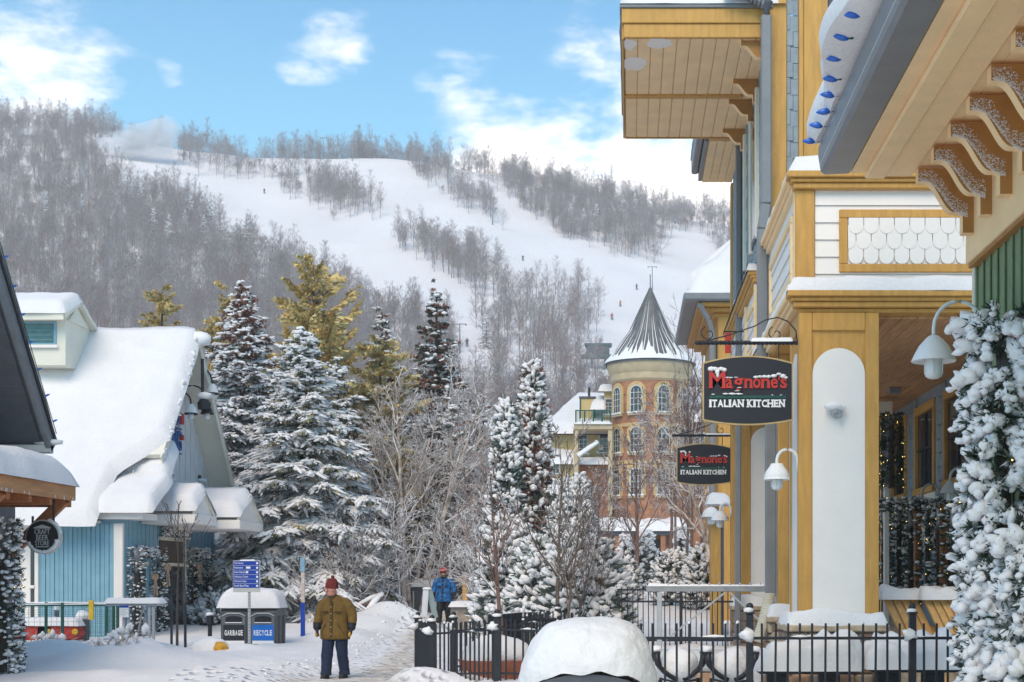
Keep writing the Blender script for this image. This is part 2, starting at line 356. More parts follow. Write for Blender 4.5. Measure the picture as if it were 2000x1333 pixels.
def text_line(txt, x, z, w, h, ext=.004, y=0, fit=True):
    """flat text standing in the x-z plane facing -y, its lower start corner at (x,z), w wide; returns verts, faces"""
    k = (txt, ext)
    if k not in _FM: _FM[k] = font_mesh(txt, ext)
    V, Fc = _FM[k]; V = V.copy(); mn = V.min(0); mxx = V.max(0); sx = w / (mxx[0] - mn[0]); sz = h / (mxx[1] - mn[1])
    return np.stack((x + (V[:, 0] - mn[0]) * sx, y - V[:, 2], z + (V[:, 1] - mn[1]) * sz), 1), Fc
# ---------------------------------------------------------------- ground and ski hill
def interp(x, xs, ys): return np.interp(x, xs, ys)
def sn(x, y, s, seed=0.): return np.array([mnoise.noise(Vector((a * s + seed, b * s - seed, seed))) for a, b in zip(np.ravel(x), np.ravel(y))]).reshape(np.shape(x))
def path_x(y): return interp(y, [0, 15, 25, 30, 34, 37, 40, 45, 55, 90], [-2.6, -3.4, -4.55, -4.85, -5.3, -5.62, -5.75, -5.7, -5.4, -5.0])
def path_w(y): return interp(y, [0, 20, 25, 30, 37, 45, 60], [2.2, 1.5, 1.25, .80, .5, .6, .7])
BANKS = [  # x, y, rx, ry, height: heaps of shovelled snow
    (-6.75, 41.3, .9, .8, .62), (-7.8, 41.8, .8, .7, .25), (-5.0, 45.5, 1.2, 1.0, .35), (-9.6, 27.0, 1.5, 1.1, .40), (-8.2, 28.0, 1.0, .8, .14), (-11.3, 28.2, .9, .9, .46),
    (-10.2, 29.6, .7, .6, .42), (-11.3, 30.6, .8, .6, .40), (-6.9, 27.3, .9, .8, .12), (-8.9, 32.4, .6, .4, .16), (-10.6, 31.9, .6, .5, .22), (-7.4, 36.2, .8, 1.2, .25), (-12.4, 27.2, 1.0, .8, .3),
    (-11.9, 25.6, 1.2, 1.0, .22), (-7.9, 24.0, 2.2, 1.2, .16), (-3.6, 23.8, .45, .4, .25), (-3.0, 24.0, .6, .4, .18), (-7.6, 40.0, 1.3, 1.0, .35), (1.5, 27.5, 1.6, 1.4, .42), (.1, 29, 1.2, 1, .4)]
def gz(x, y, fine=True):
    x = np.asarray(x, float); y = np.asarray(y, float)
    z = interp(y, [-80, 0, 28, 34, 43, 60, 87, 150, 170], [0, 0, 0, .10, .45, 1.2, 2.4, 8.9, 12])
    for (bx, by, rx, ry, h) in BANKS: z = z + h * np.exp(-(((x - bx) / rx) ** 2 + ((y - by) / ry) ** 2) ** 1.2)
    pw = np.clip((np.abs(x - path_x(y)) - path_w(y)) / .8, 0, 1); z = z + .10 * (pw * pw * (3 - 2 * pw)) * (y < 70)
    if fine: z = z + .055 * sn(x, y, .8, 3.3) * (.25 + .75 * pw) + .022 * sn(x, y, 3.1, 1.1) + .075 * np.abs(sn(x, y, 1.7, 5.1)) * pw * (np.abs(x + 6) < 9) + .05 * np.maximum(sn(x, y, 4.2, 9.4), 0) * np.clip(1 - np.abs(pw - .75) * 2, 0, 1)
    return z
def gz1(x, y): return float(gz(np.array([x]), np.array([y]))[0])
Y0, YR = 150.0, 640.0
RIDGE = ([-500, -300, 0, 200, 340, 480, 620, 760, 850, 950, 1050, 1200, 1300, 1430, 1700, 2300], [300, 250, 240, 262, 285, 308, 312, 312, 318, 335, 362, 398, 425, 448, 520, 600])
def hz(x, y):
    x = np.asarray(x, float); y = np.asarray(y, float); yy = np.maximum(y, 20); px = np.clip(CX + F * x / yy, -600, 2400)
    t = (y - Y0) / (YR - Y0); tc = np.clip(t, 0, 1); yr = interp(px, *RIDGE); yb = 985.0
    py = yb + (yr - yb) * tc ** .92; z = H + (CY - py) / F * np.clip(y, Y0, YR); z = z - .10 * np.maximum(y - YR, 0)
    n = np.array([mnoise.noise(Vector((a * .012, b * .009, 2.2))) + .35 * mnoise.noise(Vector((a * .05, b * .04, 7.2))) for a, b in zip(x.ravel(), y.ravel())]).reshape(x.shape)
    return z + 3.0 * n * np.clip(tc * 4, 0, 1)
def sheet(name, xs, ys, zf, m, kind):
    Xg, Yg = np.meshgrid(xs, ys); Zg = zf(Xg, Yg); V = np.stack((Xg, Yg, Zg), -1).reshape(-1, 3); w = len(xs); nj = len(ys)
    j = np.arange(nj - 1)[:, None]; i = np.arange(w - 1)[None]
    Fq = np.stack((j * w + i, j * w + i + 1, (j + 1) * w + i + 1, (j + 1) * w + i), -1).reshape(-1, 4)
    return MB().add(V, Fq).build(name, m, smooth=180, kind=kind)
xs = np.concatenate((np.arange(-160, -20, 5.), np.arange(-20, -13, .5), np.arange(-13, 5, .16), np.arange(5, 20, .8), np.arange(20, 130, 5.)))
ys = np.concatenate((np.arange(-60, 4, 4.), np.arange(4, 18, .6), np.arange(18, 46, .16), np.arange(46, 90, .7), np.arange(90, 152, 2.)))
sheet('snowy_ground', xs, ys, gz, snow, 'structure')
# trampled path lying a few millimetres above the snow
pm = mat('trampled_snow', (.70, .66, .60), .8, .1, 2, .5, 14)
def path_material(m):
    nt = m.node_tree; N = nt.nodes; L = nt.links; b = N['Principled BSDF']; tc = N.new('ShaderNodeTexCoord')
    a = N.new('ShaderNodeAttribute'); a.attribute_name = 'across'; n = N.new('ShaderNodeTexNoise'); n.inputs['Scale'].default_value = 1.6; n.inputs['Detail'].default_value = 8; n.inputs['Roughness'].default_value = .65
    mp = N.new('ShaderNodeMapping'); mp.inputs['Scale'].default_value = (1.5, 1.3, 1); L.new(tc.outputs['Object'], mp.inputs[0]); L.new(mp.outputs[0], n.inputs['Vector'])
    s = N.new('ShaderNodeMath'); s.operation = 'MULTIPLY_ADD'; L.new(n.outputs[0], s.inputs[0]); s.inputs[1].default_value = 1.7; L.new(a.outputs['Fac'], s.inputs[2])
    r = N.new('ShaderNodeMapRange'); r.interpolation_type = 'SMOOTHSTEP'; L.new(s.outputs[0], r.inputs[0]); r.inputs[1].default_value = 1.36; r.inputs[2].default_value = 2.05
    x = N.new('ShaderNodeMix'); x.data_type = 'RGBA'; L.new(r.outputs[0], x.inputs[0]); x.inputs[6].default_value = (.80, .775, .785, 1); x.inputs[7].default_value = (.55, .48, .40, 1)
    L.new(x.outputs[2], b.inputs['Base Color'])
    vo = N.new('ShaderNodeTexVoronoi'); vo.inputs['Scale'].default_value = 3.4; vo.inputs['Randomness'].default_value = 1; L.new(mp.outputs[0], vo.inputs['Vector']); bp = N.new('ShaderNodeBump'); bp.inputs['Strength'].default_value = .8; bp.inputs['Distance'].default_value = .10
    sm = N.new('ShaderNodeMapRange'); sm.interpolation_type = 'SMOOTHSTEP'; L.new(vo.outputs['Distance'], sm.inputs[0]); sm.inputs[1].default_value = .1; sm.inputs[2].default_value = .55; L.new(sm.outputs[0], bp.inputs['Height'])
    old = b.inputs['Normal'].links[0].from_socket; L.new(old, bp.inputs['Normal']); L.new(bp.outputs[0], b.inputs['Normal'])
path_material(pm)
py_ = np.concatenate((np.arange(8, 20, .4), np.arange(20, 60, .16))); u_ = np.linspace(-1, 1, 22)
def build_path():
    Yp = np.repeat(py_[:, None], 22, 1); Xp = path_x(Yp) + u_[None] * (path_w(Yp) + .25) - (u_[None] < 0) * (-u_[None]) * 1.5 * np.clip((28 - Yp) / 4, 0, 1); Zp = gz(Xp, Yp) + .012 * (1 - np.abs(u_[None]) ** 6) + .006
    Zp += .02 * sn(Xp, Yp, 5.0, 8.8) * (1 - u_[None] ** 2)
    V = np.stack((Xp, Yp, Zp), -1).reshape(-1, 3); n = len(py_); j = np.arange(n - 1)[:, None]; i = np.arange(21)[None]
    Fq = np.stack((j * 22 + i, j * 22 + i + 1, (j + 1) * 22 + i + 1, (j + 1) * 22 + i), -1).reshape(-1, 4)
    o = MB().add(V, Fq).build('trampled_path', pm, smooth=180, kind='structure')
    at = o.data.attributes.new('across', 'FLOAT', 'POINT'); at.data.foreach_set('value', (1 - np.abs(np.tile(u_, n)) ** 1.6).astype(np.float32))
build_path()
def clods():                              # lumps thrown up along the trodden path and the shovelled heaps
    rg = np.random.default_rng(77); n = 420; y = rg.uniform(18, 43, n); sd = np.where(rg.random(n) < .5, -1, 1); x = path_x(y) + sd * (path_w(y) + .25 + np.abs(rg.normal(0, .45, n))) ; z = gz(x, y); r_ = .010 + .05 * rg.random(n) ** 3
    fr = frames(rg.normal(0, 1, (n, 3))) * (r_[:, None, None] * rg.uniform(.7, 1.4, (n, 3, 1))); bV, bF = ICO[1]; MB().inst(bV * (1 + .5 * np.array([mnoise.noise(Vector(v * 2)) for v in bV]))[:, None], bF, np.stack((x, y, z + r_ * .2), 1), fr).build('snow_clods', snow, smooth=50, kind='stuff', label='small clods of snow thrown up along the trodden path', cat='snow')
clods()
hx = np.concatenate((np.arange(-900, -400, 40.), np.arange(-400, 120, 5.), np.arange(120, 700, 40.)))
hy = np.concatenate((np.arange(149, 240, 4.), np.arange(240, 660, 5.), np.arange(660, 1400, 40.)))
hill_snow = mat('hill_snow', (.78, .75, .755), .8, .05, .03, .5, .25, spec=.1)
sheet('ski_hill', hx, hy, hz, hill_snow, 'structure')

# ---------------------------------------------------------------- trees: generators
def polyline(P, t):
    k = P.shape[1] - 1; f = np.clip(t, 0, .999) * k; i = f.astype(int); w = (f - i)[:, None]; r = np.arange(len(P))
    return P[r, i] * (1 - w) + P[r, i + 1] * w, P[r, i + 1] - P[r, i]
def grow(P, Rd, n, t0, t1, lr, ang, k, curve, rng, wig=.08, rr=.6, lmin=.35, twist=None):
    """n children on each parent polyline: curve>0 bends the tips upwards, <0 lets them droop"""
    m = len(P); Pi = np.repeat(np.arange(m), n); t = t0 + (t1 - t0) * ((np.tile(np.arange(n), m) + rng.random(m * n)) / n)
    S, T = polyline(P[Pi], t); T /= np.linalg.norm(T, axis=1, keepdims=True) + 1e-9
    plen = np.linalg.norm(np.diff(P, axis=1), axis=2).sum(1)[Pi]
    az = np.tile(np.arange(n), m) * 2.4 + np.repeat(rng.random(m), n) * 6.3 + rng.normal(0, .4, m * n)
    Fr = frames(T, up=(.13, .99, .05)); d = np.cos(az)[:, None] * Fr[:, 1] + np.sin(az)[:, None] * Fr[:, 2]
    a = R(ang) * (1 + rng.normal(0, .18, m * n))[:, None]; D = T * np.cos(a) + d * np.sin(a)
    Ln = plen * lr * (1 - (1 - lmin) * (t - t0) / max(t1 - t0, 1e-6)) * rng.uniform(.65, 1.25, m * n)
    s = np.linspace(0, 1, k + 1); Q = S[:, None] + D[:, None] * (Ln[:, None] * s[None])[..., None]
    Q[:, :, 2] += curve * Ln[:, None] * s[None] ** 2
    w = rng.normal(0, 1, (m * n, k + 1, 3)) * (wig * Ln[:, None, None] / k); w[:, 0] = 0; Q += np.cumsum(w, 1)
    ri = np.interp(t, [0, 1], [1, .25]) * Rd[Pi, 0] * rr
    return Q, ri[:, None] * np.linspace(1, .3, k + 1)[None]
def trunk_line(h, r, k, rng, lean=(0, 0), wig=.02, start=(0, 0, 0)):
    s = np.linspace(0, 1, k + 1); P = np.zeros((1, k + 1, 3)); P[0, :, 2] = h * s; P[0, :, 0] = lean[0] * h * s ** 1.3; P[0, :, 1] = lean[1] * h * s ** 1.3
    w = rng.normal(0, 1, (k + 1, 3)) * wig * h / k ** .5; w[0] = 0; w[:, 2] = 0; P[0] += np.cumsum(w, 0) * .5 + np.asarray(start)
    return P, (r * np.linspace(1, .12, k + 1))[None]
def hill_tree(seed, h, spread=1.0):
    rng = np.random.default_rng(seed); mb = MB()
    P, Q = trunk_line(h, h * .0095, 7, rng, (rng.normal(0, .03), rng.normal(0, .03)), .02)
    V, Fq = tubes(P, Q, 4); mb.add(V, Fq)
    P1, R1 = grow(P, Q, 18, .18, .97, .34 * spread, 44, 3, .22, rng, .18); V, Fq = tubes(P1, np.maximum(R1, .022), 3); mb.add(V, Fq)
    P2, R2 = grow(P1, R1, 6, .15, 1, .55, 40, 2, .12, rng, .2); V, Fq = tubes(P2, np.maximum(R2, .016), 3); mb.add(V, Fq)
    P3, R3 = grow(P2, R2, 5, .2, 1, .65, 38, 1, .1, rng, .2); V, Fq = tubes(P3, np.maximum(R3, .014), 3); mb.add(V, Fq)
    return mb
def conifer(seed, h, rad, whorls, per, fr_n, mats_frac, droop=.25, snowf=.7, shape=.85, base=.04, fw=.16, sw=.13, up=0., sub=1, ragged=.25, frl=1.0):
    """spruce: returns (trunk MB, needles MB with slots, snow MB). mats_frac(z/h, rng, n) -> material slots of n fronds"""
    rng = np.random.default_rng(seed); tr = MB(); nd = MB(); sb = MB()
    P, Q = trunk_line(h, h * .016 + .03, 9, rng, wig=.006); V, Fq = tubes(P, Q, 7); tr.add(V, Fq)
    zs = base + (1 - base) * (np.arange(whorls) / whorls) ** .92; S = []; D = []; Ln = []; Zf = []
    for z in zs:
        n = max(4, int(per * (1 - .35 * z))); a0 = rng.random() * 6.3
        for i in range(n):
            a = a0 + 6.283 * i / n + rng.normal(0, .2); zz = max(.01, z + rng.normal(0, .9 / whorls))
            L_ = rad * (1 - min(zz, .995)) ** shape * rng.uniform(1 - ragged * 2.0, 1 + ragged * .9) + .10
            S.append((0, 0, zz * h)); e = up + .35 * z - .12; D.append((math.cos(a), math.sin(a), e)); Ln.append(L_); Zf.append(zz)
    S = np.array(S); D = np.array(D); Ln = np.array(Ln); Zf = np.array(Zf); D /= np.linalg.norm(D, axis=1, keepdims=True)
    k = 5; s = np.linspace(0, 1, k + 1); B = S[:, None] + D[:, None] * (Ln[:, None] * s)[..., None]
    B[:, :, 2] += Ln[:, None] * (-droop * (1 - .7 * Zf)[:, None] * s ** 1.6 + .10 * s ** 4); B[:, :, :2] += np.cumsum(rng.normal(0, .03, (len(S), k + 1, 2)), 1) * Ln[:, None, None] * (s[None, :, None] > 0)
    V, Fq = tubes(B, (.012 + .012 * Ln)[:, None] * np.linspace(1, .25, k + 1)[None], 3); tr.add(V, Fq)
    cnt = np.maximum(3, (fr_n * Ln).astype(int)); bi = np.repeat(np.arange(len(S)), cnt); n = len(bi)
    t = .12 + .88 * rng.random(n) ** .75; p, T = polyline(B[bi], t); T /= np.linalg.norm(T, axis=1, keepdims=True)
    side = np.where(rng.random(n) < .5, -1, 1); up_ = np.array((0, 0, 1.)); Sd = np.cross(T, up_); Sd /= np.linalg.norm(Sd, axis=1, keepdims=True) + 1e-9
    a = rng.normal(.85, .3, n); Dd = T * np.cos(a)[:, None] + Sd * (side * np.sin(a))[:, None]; Dd[:, 2] -= rng.uniform(.1, .75, n) * (1 - .5 * Zf[bi])
    fl = (.16 + .26 * Ln[bi] * (1 - .55 * t)) * rng.uniform(.6, 1.3, n); fl = np.minimum(fl, .75) * frl * rng.uniform(.6, 1.25, n)
    fr = frames(Dd, roll=rng.normal(0, .5, n)); wd = fw * rng.uniform(.7, 1.3, n)
    fs = fr.copy(); fs[:, 0] *= fl[:, None]; fs[:, 1] *= wd[:, None]
    mi = mats_frac(Zf[bi], rng, n)
    Dm = np.array([(0, 0, 0), (.25, .42, -.1), (.3, .2, 0), (.6, .5, -.12), (.62, .18, 0), (1, .05, -.1), (.62, -.18, 0), (.6, -.5, -.12), (.3, -.2, 0), (.25, -.42, -.1)], float)
    Df = np.array([(0, 2, 1), (2, 4, 3), (0, 4, 2), (0, 6, 4), (4, 6, 5), (0, 8, 6), (8, 7, 6), (0, 9, 8)])
    nd.inst(Dm, Df, p, fs, np.repeat(mi, len(Df)))
    f2 = frames(Dd, roll=rng.normal(1.57, .5, n)); f2[:, 0] *= (fl * .85)[:, None]; f2[:, 1] *= (wd * .8)[:, None]; nd.inst(Dm, Df, p, f2, np.repeat(mi, len(Df)))
    sf = snowf(Zf[bi]) if callable(snowf) else snowf
    ks = rng.random(n) < sf; q = p + Dd / np.linalg.norm(Dd, axis=1, keepdims=True) * (fl * .55)[:, None]; q[:, 2] += sw * .22
    fz = frames(Dd); szs = rng.uniform(.6, 1.35, n); fz[:, 0] *= (fl * .55 * szs)[:, None]; fz[:, 1] *= (sw * .75 * szs)[:, None]; fz[:, 2] *= (sw * .42 * szs)[:, None]
    bV, bF = ICO[sub]; sb.inst(bV, bF, q[ks], fz[ks])
    for al in (-.32, .34):
        k2 = ks & (rng.random(n) < .7); q2 = q[k2] + Dd[k2] / np.linalg.norm(Dd[k2], axis=1, keepdims=True) * (fl[k2] * al)[:, None] + rng.normal(0, .045, (k2.sum(), 3)); sb.inst(bV, bF, q2, fz[k2] * rng.uniform(.4, .75, (k2.sum(), 1, 1)))
    # snow along the branches themselves
    nb = len(S); m = 4; bb = np.repeat(np.arange(nb), m); tb = rng.random(nb * m); pb, Tb = polyline(B[bb], tb); pb[:, 2] += .03
    kb = rng.random(nb * m) < (snowf(Zf[bb]) if callable(snowf) else sf) * .9
    fz = frames(Tb); fz[:, 0] *= (.10 + .10 * Ln[bb])[:, None]; fz[:, 1] *= (sw * .8) * rng.uniform(.6, 1.4, nb * m)[:, None]; fz[:, 2] *= sw * .5; sb.inst(bV, bF, pb[kb], fz[kb])
    return tr, nd, sb
def conifer_thing(name, label, x, y, mats, args, group=None, z=None, cat='tree'):
    z = gz1(x, y) if z is None else z; t = thing(name, label, cat, (x, y, z), group); tr, nd, sb = conifer(**args)
    for mb, nm, mm, sm in ((tr, 'trunk', bark_dark, 180), (nd, 'crown', mats, None), (sb, 'snow_load', snow_soft, 180)):
        if not mb.nv: continue
        me = mb.mesh(nm, mm, sm); o = bpy.data.objects.new(nm, me); COL.objects.link(o); o.parent = t; ORG[o.name] = (x, y, z)
    return t

# ---------------------------------------------------------------- the wood on the hill
def inpoly(px, py, poly):
    c = np.zeros(px.shape, bool); n = len(poly)
    for i in range(n):
        x1, y1 = poly[i]; x2, y2 = poly[i - 1]
        c ^= ((y1 > py) != (y2 > py)) & (px < (x2 - x1) * (py - y1) / (y2 - y1 + 1e-12) + x1)
    return c
PISTES = [[(330, 330), (420, 345), (520, 352), (570, 385), (640, 420), (700, 428), (760, 470), (830, 520), (900, 560), (930, 600), (935, 700), (890, 720), (870, 660), (800, 630), (720, 595), (640, 550), (540, 505), (450, 462), (380, 420), (345, 372)],
    [(460, 303), (775, 303), (830, 360), (890, 405), (960, 440), (1000, 470), (990, 545), (930, 505), (880, 490), (820, 470), (770, 465), (740, 470), (732, 408), (690, 374), (620, 347), (540, 337)],
    [(832, 312), (900, 322), (960, 368), (1020, 412), (1100, 464), (1190, 497), (1280, 520), (1345, 530), (1400, 560), (1430, 600), (1430, 800), (1180, 800), (1150, 700), (1175, 610), (1140, 560), (1080, 560), (1030, 575), (1000, 570), (965, 480), (985, 440), (950, 398), (900, 352)],
    [(1285, 490), (1320, 455), (1390, 470), (1430, 570), (1330, 575)], [(165, 300), (240, 264), (335, 256), (350, 345), (300, 385), (235, 355)], [(880, 640), (950, 680), (955, 800), (890, 870)]]
hv = bpy.data.collections.new('hill_tree_kinds')          # the kinds of bare tree that the wood is made of; not linked to the scene
HT = []
for i in range(9):
    h_ = [12.5, 11, 13.5, 10, 12, 9, 14, 11.5, 4.0][i]; m_ = hill_tree(40 + i, h_, [1, 1.25, .8, 1.1, .9, 1.4, .75, 1.15, 2.0][i]).mesh('bare_tree_%d' % i, hill_bark, 180)
    o_ = bpy.data.objects.new('hill_tree_kind_%d' % i, m_); hv.objects.link(o_); HT.append(m_)
rng = np.random.default_rng(7)
def scatter(n):
    t = .11 + rng.random(n) * .98; Yt = Y0 + (YR - Y0) * t
    keep = rng.random(n) < Yt / (YR * 1.07); Yt = Yt[keep]; px = rng.uniform(-160, 1560, len(Yt)); x = (px - CX) / F * Yt; z = hz(x, Yt); py = CY - (z - H) / Yt * F
    return x, Yt, z, px, py
x_, y_, z_, px_, py2 = scatter(15500)
jit = rng.normal(0, 5, len(px_)); ok = np.ones(len(px_), bool)
for pl in PISTES: ok &= ~inpoly(px_ + jit, py2 + rng.normal(0, 4, len(px_)), pl) | (y_ > YR)
def thin(poly, frac):
    global ok
    ins = inpoly(px_, py2, poly); ok &= ~ins | (rng.random(len(px_)) < frac)
thin([(900, 545), (1195, 545), (1195, 800), (900, 800)], .42); thin([(690, 420), (770, 410), (790, 470), (720, 480)], .15); thin([(1180, 640), (1190, 760), (900, 800), (900, 620)], .8); thin([(1010, 480), (1190, 480), (1190, 640), (1030, 620)], .8)
thin([(1280, 440), (1430, 440), (1430, 540), (1280, 540)], .5); thin([(340, 302), (560, 302), (560, 350), (340, 340)], .45); thin([(830, 330), (980, 330), (980, 450), (900, 440)], .55)
x_, y_, z_, px_, py2 = (a[ok] for a in (x_, y_, z_, px_, py2))
STANDS = [([(545, 322), (640, 325), (740, 390), (735, 432), (640, 425), (560, 380)], 'bare tree in the dark wedge of wood between the upper snowfields'),
    ([(755, 450), (880, 480), (1010, 540), (1000, 590), (900, 590), (760, 500)], 'bare tree in the strip of wood that parts the two main ski runs'),
    ([(1010, 540), (1190, 540), (1190, 660), (1030, 660), (1000, 580)], 'slim bare tree in the sparse stand beside the wide run'),
    ([(780, 315), (980, 360), (980, 460), (880, 410)], 'bare tree in the thin line of trees below the summit ridge'),
    ([(900, 590), (1030, 661), (1190, 661), (1190, 740), (1000, 760), (900, 700)], 'bare tree at the slope foot above the chairlift station')]
single = np.full(len(px_), -1)
for k, (pl, lb) in enumerate(STANDS): single[inpoly(px_, py2, pl)] = k
big = np.argsort(y_ + 1000 * (single < 0))[:295]; big = big[single[big] >= 0]; sing = np.zeros(len(px_), bool); sing[big] = True
kindr = rng.integers(0, 8, len(px_)); scl = rng.uniform(.62, 1.08, len(px_)) * np.where(y_ > YR * .96, 1.1, 1.0); rot = rng.uniform(0, 6.28, len(px_))
for i in np.where(sing)[0]:
    lb = STANDS[single[i]][1]; pq = px_[i]
    if single[i] == 4: lb += ', behind the dark spruce tip' if pq < 985 else ', over the wooden lift hut' if pq < 1110 else ', nearest its teal roof'
    if single[i] == 2: lb += ', uphill end' if py2[i] < 585 else ', downhill end'
    o = bpy.data.objects.new('bare_tree', HT[kindr[i]]); COL.objects.link(o); o.location = (x_[i], y_[i], z_[i] - .2); o.rotation_euler.z = rot[i]; o.scale = (scl[i],) * 3
    tag(o, lb, 'tree', 'bare trees, ' + lb.split(' in the ')[-1].split(' at the ')[-1])
def forest(name, X, Y, Z, idx, sc, rt):
    me = bpy.data.meshes.new(name); me.vertices.add(len(X)); me.vertices.foreach_set('co', np.stack((X, Y, Z), 1).astype(np.float32).ravel())
    for nm, ty, va in (('kind_index', 'INT', idx), ('size', 'FLOAT', sc)): me.attributes.new(nm, ty, 'POINT').data.foreach_set('value', va.astype(np.int32 if ty == 'INT' else np.float32))
    rv = np.zeros((len(X), 3), np.float32); rv[:, 2] = rt; rv[:, 0] = rng.normal(0, .05, len(X)); me.attributes.new('turn', 'FLOAT_VECTOR', 'POINT').data.foreach_set('vector', rv.ravel())
    o = bpy.data.objects.new(name, me); COL.objects.link(o); ng = bpy.data.node_groups.new(name, 'GeometryNodeTree')
    ng.interface.new_socket('Geometry', in_out='INPUT', socket_type='NodeSocketGeometry'); ng.interface.new_socket('Geometry', in_out='OUTPUT', socket_type='NodeSocketGeometry')
    N = ng.nodes; L = ng.links; gi = N.new('NodeGroupInput'); go = N.new('NodeGroupOutput'); ip = N.new('GeometryNodeInstanceOnPoints'); ci = N.new('GeometryNodeCollectionInfo')
    ci.inputs[0].default_value = hv; ci.inputs['Separate Children'].default_value = True; ci.inputs['Reset Children'].default_value = True
    def na(nm, dt): n = N.new('GeometryNodeInputNamedAttribute'); n.data_type = dt; n.inputs[0].default_value = nm; return n.outputs[0]
    L.new(gi.outputs[0], ip.inputs['Points']); L.new(ci.outputs[0], ip.inputs['Instance']); ip.inputs['Pick Instance'].default_value = True
    L.new(na('kind_index', 'INT'), ip.inputs['Instance Index']); L.new(na('turn', 'FLOAT_VECTOR'), ip.inputs['Rotation']); L.new(na('size', 'FLOAT'), ip.inputs['Scale'])
    L.new(ip.outputs[0], go.inputs[0]); mo = o.modifiers.new('wood', 'NODES'); mo.node_group = ng
    return tag(o, label='grey bare wood covering the ski hill', cat='forest', kind='stuff')
rest = ~sing; und = rng.random(rest.sum()) < .22
forest('hillside_forest', x_[rest], y_[rest], z_[rest] - .2, np.where(und, 8, kindr[rest]), scl[rest] * np.where(und, 1.2, 1.0), rot[rest])
# ---------------------------------------------------------------- the ochre restaurant with its porch
rb = thing('restaurant_building', 'ochre and white painted restaurant with snowy porch cornices and deep wooden eaves', 'building', (3.5, 24, 0))
def bx(name, par, m, x0, x1, y0, y1, z0, z1, bev=.01, label=None):
    return MB().box(x0, x1, y0, y1, z0, z1, bev).build(name, m, par, label=label)
STONE = [None]
def stone_face(par, a0, a1, z0, z1, fixed, axis, seed, size=.30):
    """a wall of laid stones standing proud of a mortar core"""
    r = random.Random(seed); z = z0
    while z < z1 - .04:
        h = min(r.uniform(.13, .24), z1 - z); a = a0
        if z1 - z - h < .07: h = z1 - z
        while a < a1 - .03:
            w = r.uniform(.6, 1.4) * size
            if a1 - a - w < .12: w = a1 - a
            d = r.uniform(.0, .035); mb = MB()
            if axis == 'y': mb.box(a + .006, a + w - .006, fixed - .03 - d, fixed + .04, z + .006, z + h - .006, .022)
            else: mb.box(fixed - .03 - d, fixed + .04, a + .006, a + w - .006, z + .006, z + h - .006, .022)
            for V in mb.v: V += (np.random.default_rng(int(r.random() * 1e6)).random(V.shape) - .5) * .012
            mb.build('stone', r.choice(stone_ms), par); a += w
        z += h
def column(x0, x1, y0, z0, z1, strip, zbase, seed, right=True):
    y1 = y0 + (x1 - x0); xr = x1 - .015
    col = MB().box(x0 + .03, x1 - .03, y0 + .035, y1, z0, z1, .01).build('column', yellow, rb)
    t = strip
    for (a, b) in ((x0, x0 + t), (x1 - t, x1)): bx('corner_board', col, yellow, a, b, y0, y0 + .06, z0, z1)
    bx('corner_board', col, yellow, x0, x0 + .06, y0 + .062, y0 + t, z0, z1); bx('corner_board', col, yellow, x0, x0 + .06, y1 - t, y1, z0, z1)
    bx('top_board', col, yellow, x0 + t + .002, x1 - t - .002, y0, y0 + .05, z1 - .24, z1); bx('top_board', col, yellow, x0, x0 + .05, y0 + t + .002, y1 - t - .002, z1 - .24, z1)
    w = x1 - x0 - 2 * t; rr = w / 2; zc = z1 - .47 - rr; an = np.linspace(0, math.pi, 21)
    out = [(x0 + t + .004, z0), (x1 - t - .004, z0)] + [((x0 + x1) / 2 + (rr - .004) * math.cos(a), zc + rr * math.sin(a)) for a in an]
    MB().prism(out, 'y', y0 + .014, y0 + .04).build('arched_panel', white, col, smooth=20)
    yc = (y0 + y1) / 2; out = [(y0 + t + .004, z0), (y1 - t - .004, z0)] + [(yc + (rr - .004) * math.cos(a), zc + rr * math.sin(a)) for a in an]
    MB().prism(out, 'x', x0 + .014, x0 + .04).build('arched_panel', white, col, smooth=20)
    # plinth
    pl = MB().box(x0 - .10, x1 + .05, y0 - .12, y1 + .1, gz1(x0, y0) - .1, zbase - .09, .01).build('plinth', stone_ms[2], rb)
    bx('cap_stone', pl, stone_ms[3], x0 - .18, x1 + .10, y0 - .2, y1 + .15, zbase - .088, zbase, .015)
    stone_face(pl, x0 - .12, x1 + .06, .0, zbase - .095, y0 - .12, 'y', seed); stone_face(pl, y0 - .10, y1 + .1, .0, zbase - .095, x0 - .10, 'x', seed + 1)
    m = MB().snow((x0 - .16, y0 - .18, zbase), (x1 + .09, y0 - .18, zbase), (x1 + .09, y0 + .02, zbase), (x0 - .16, y0 + .02, zbase), .20, (18, 6), .35, seed, .10, .02)
    m.snow((x0 - .16, y0 - .0, zbase), (x0 + .02, y0 - .0, zbase), (x0 + .02, y1 + .1, zbase), (x0 - .16, y1 + .1, zbase), .17, (6, 14), .35, seed + 4, .09, .02); m.build('snow_cap', snow, pl, smooth=180)
    return col
Y1 = 18.8; YB = 22.9; YE = 31.2; XW = 2.23
column(XX(1560, Y1), XX(1717, Y1), Y1, 1.18, 5.31, .18, 1.18, 11)
column(2.33, 3.2, YB - .6, 1.2, 5.31, .17, 1.2, 21)
column(2.24, 3.25, 28.6, 1.25, 5.31, .19, 1.25, 31)
bx('corner_post', rb, yellow, 2.20, 2.42, YE - .3, YE, .3, 10.4)
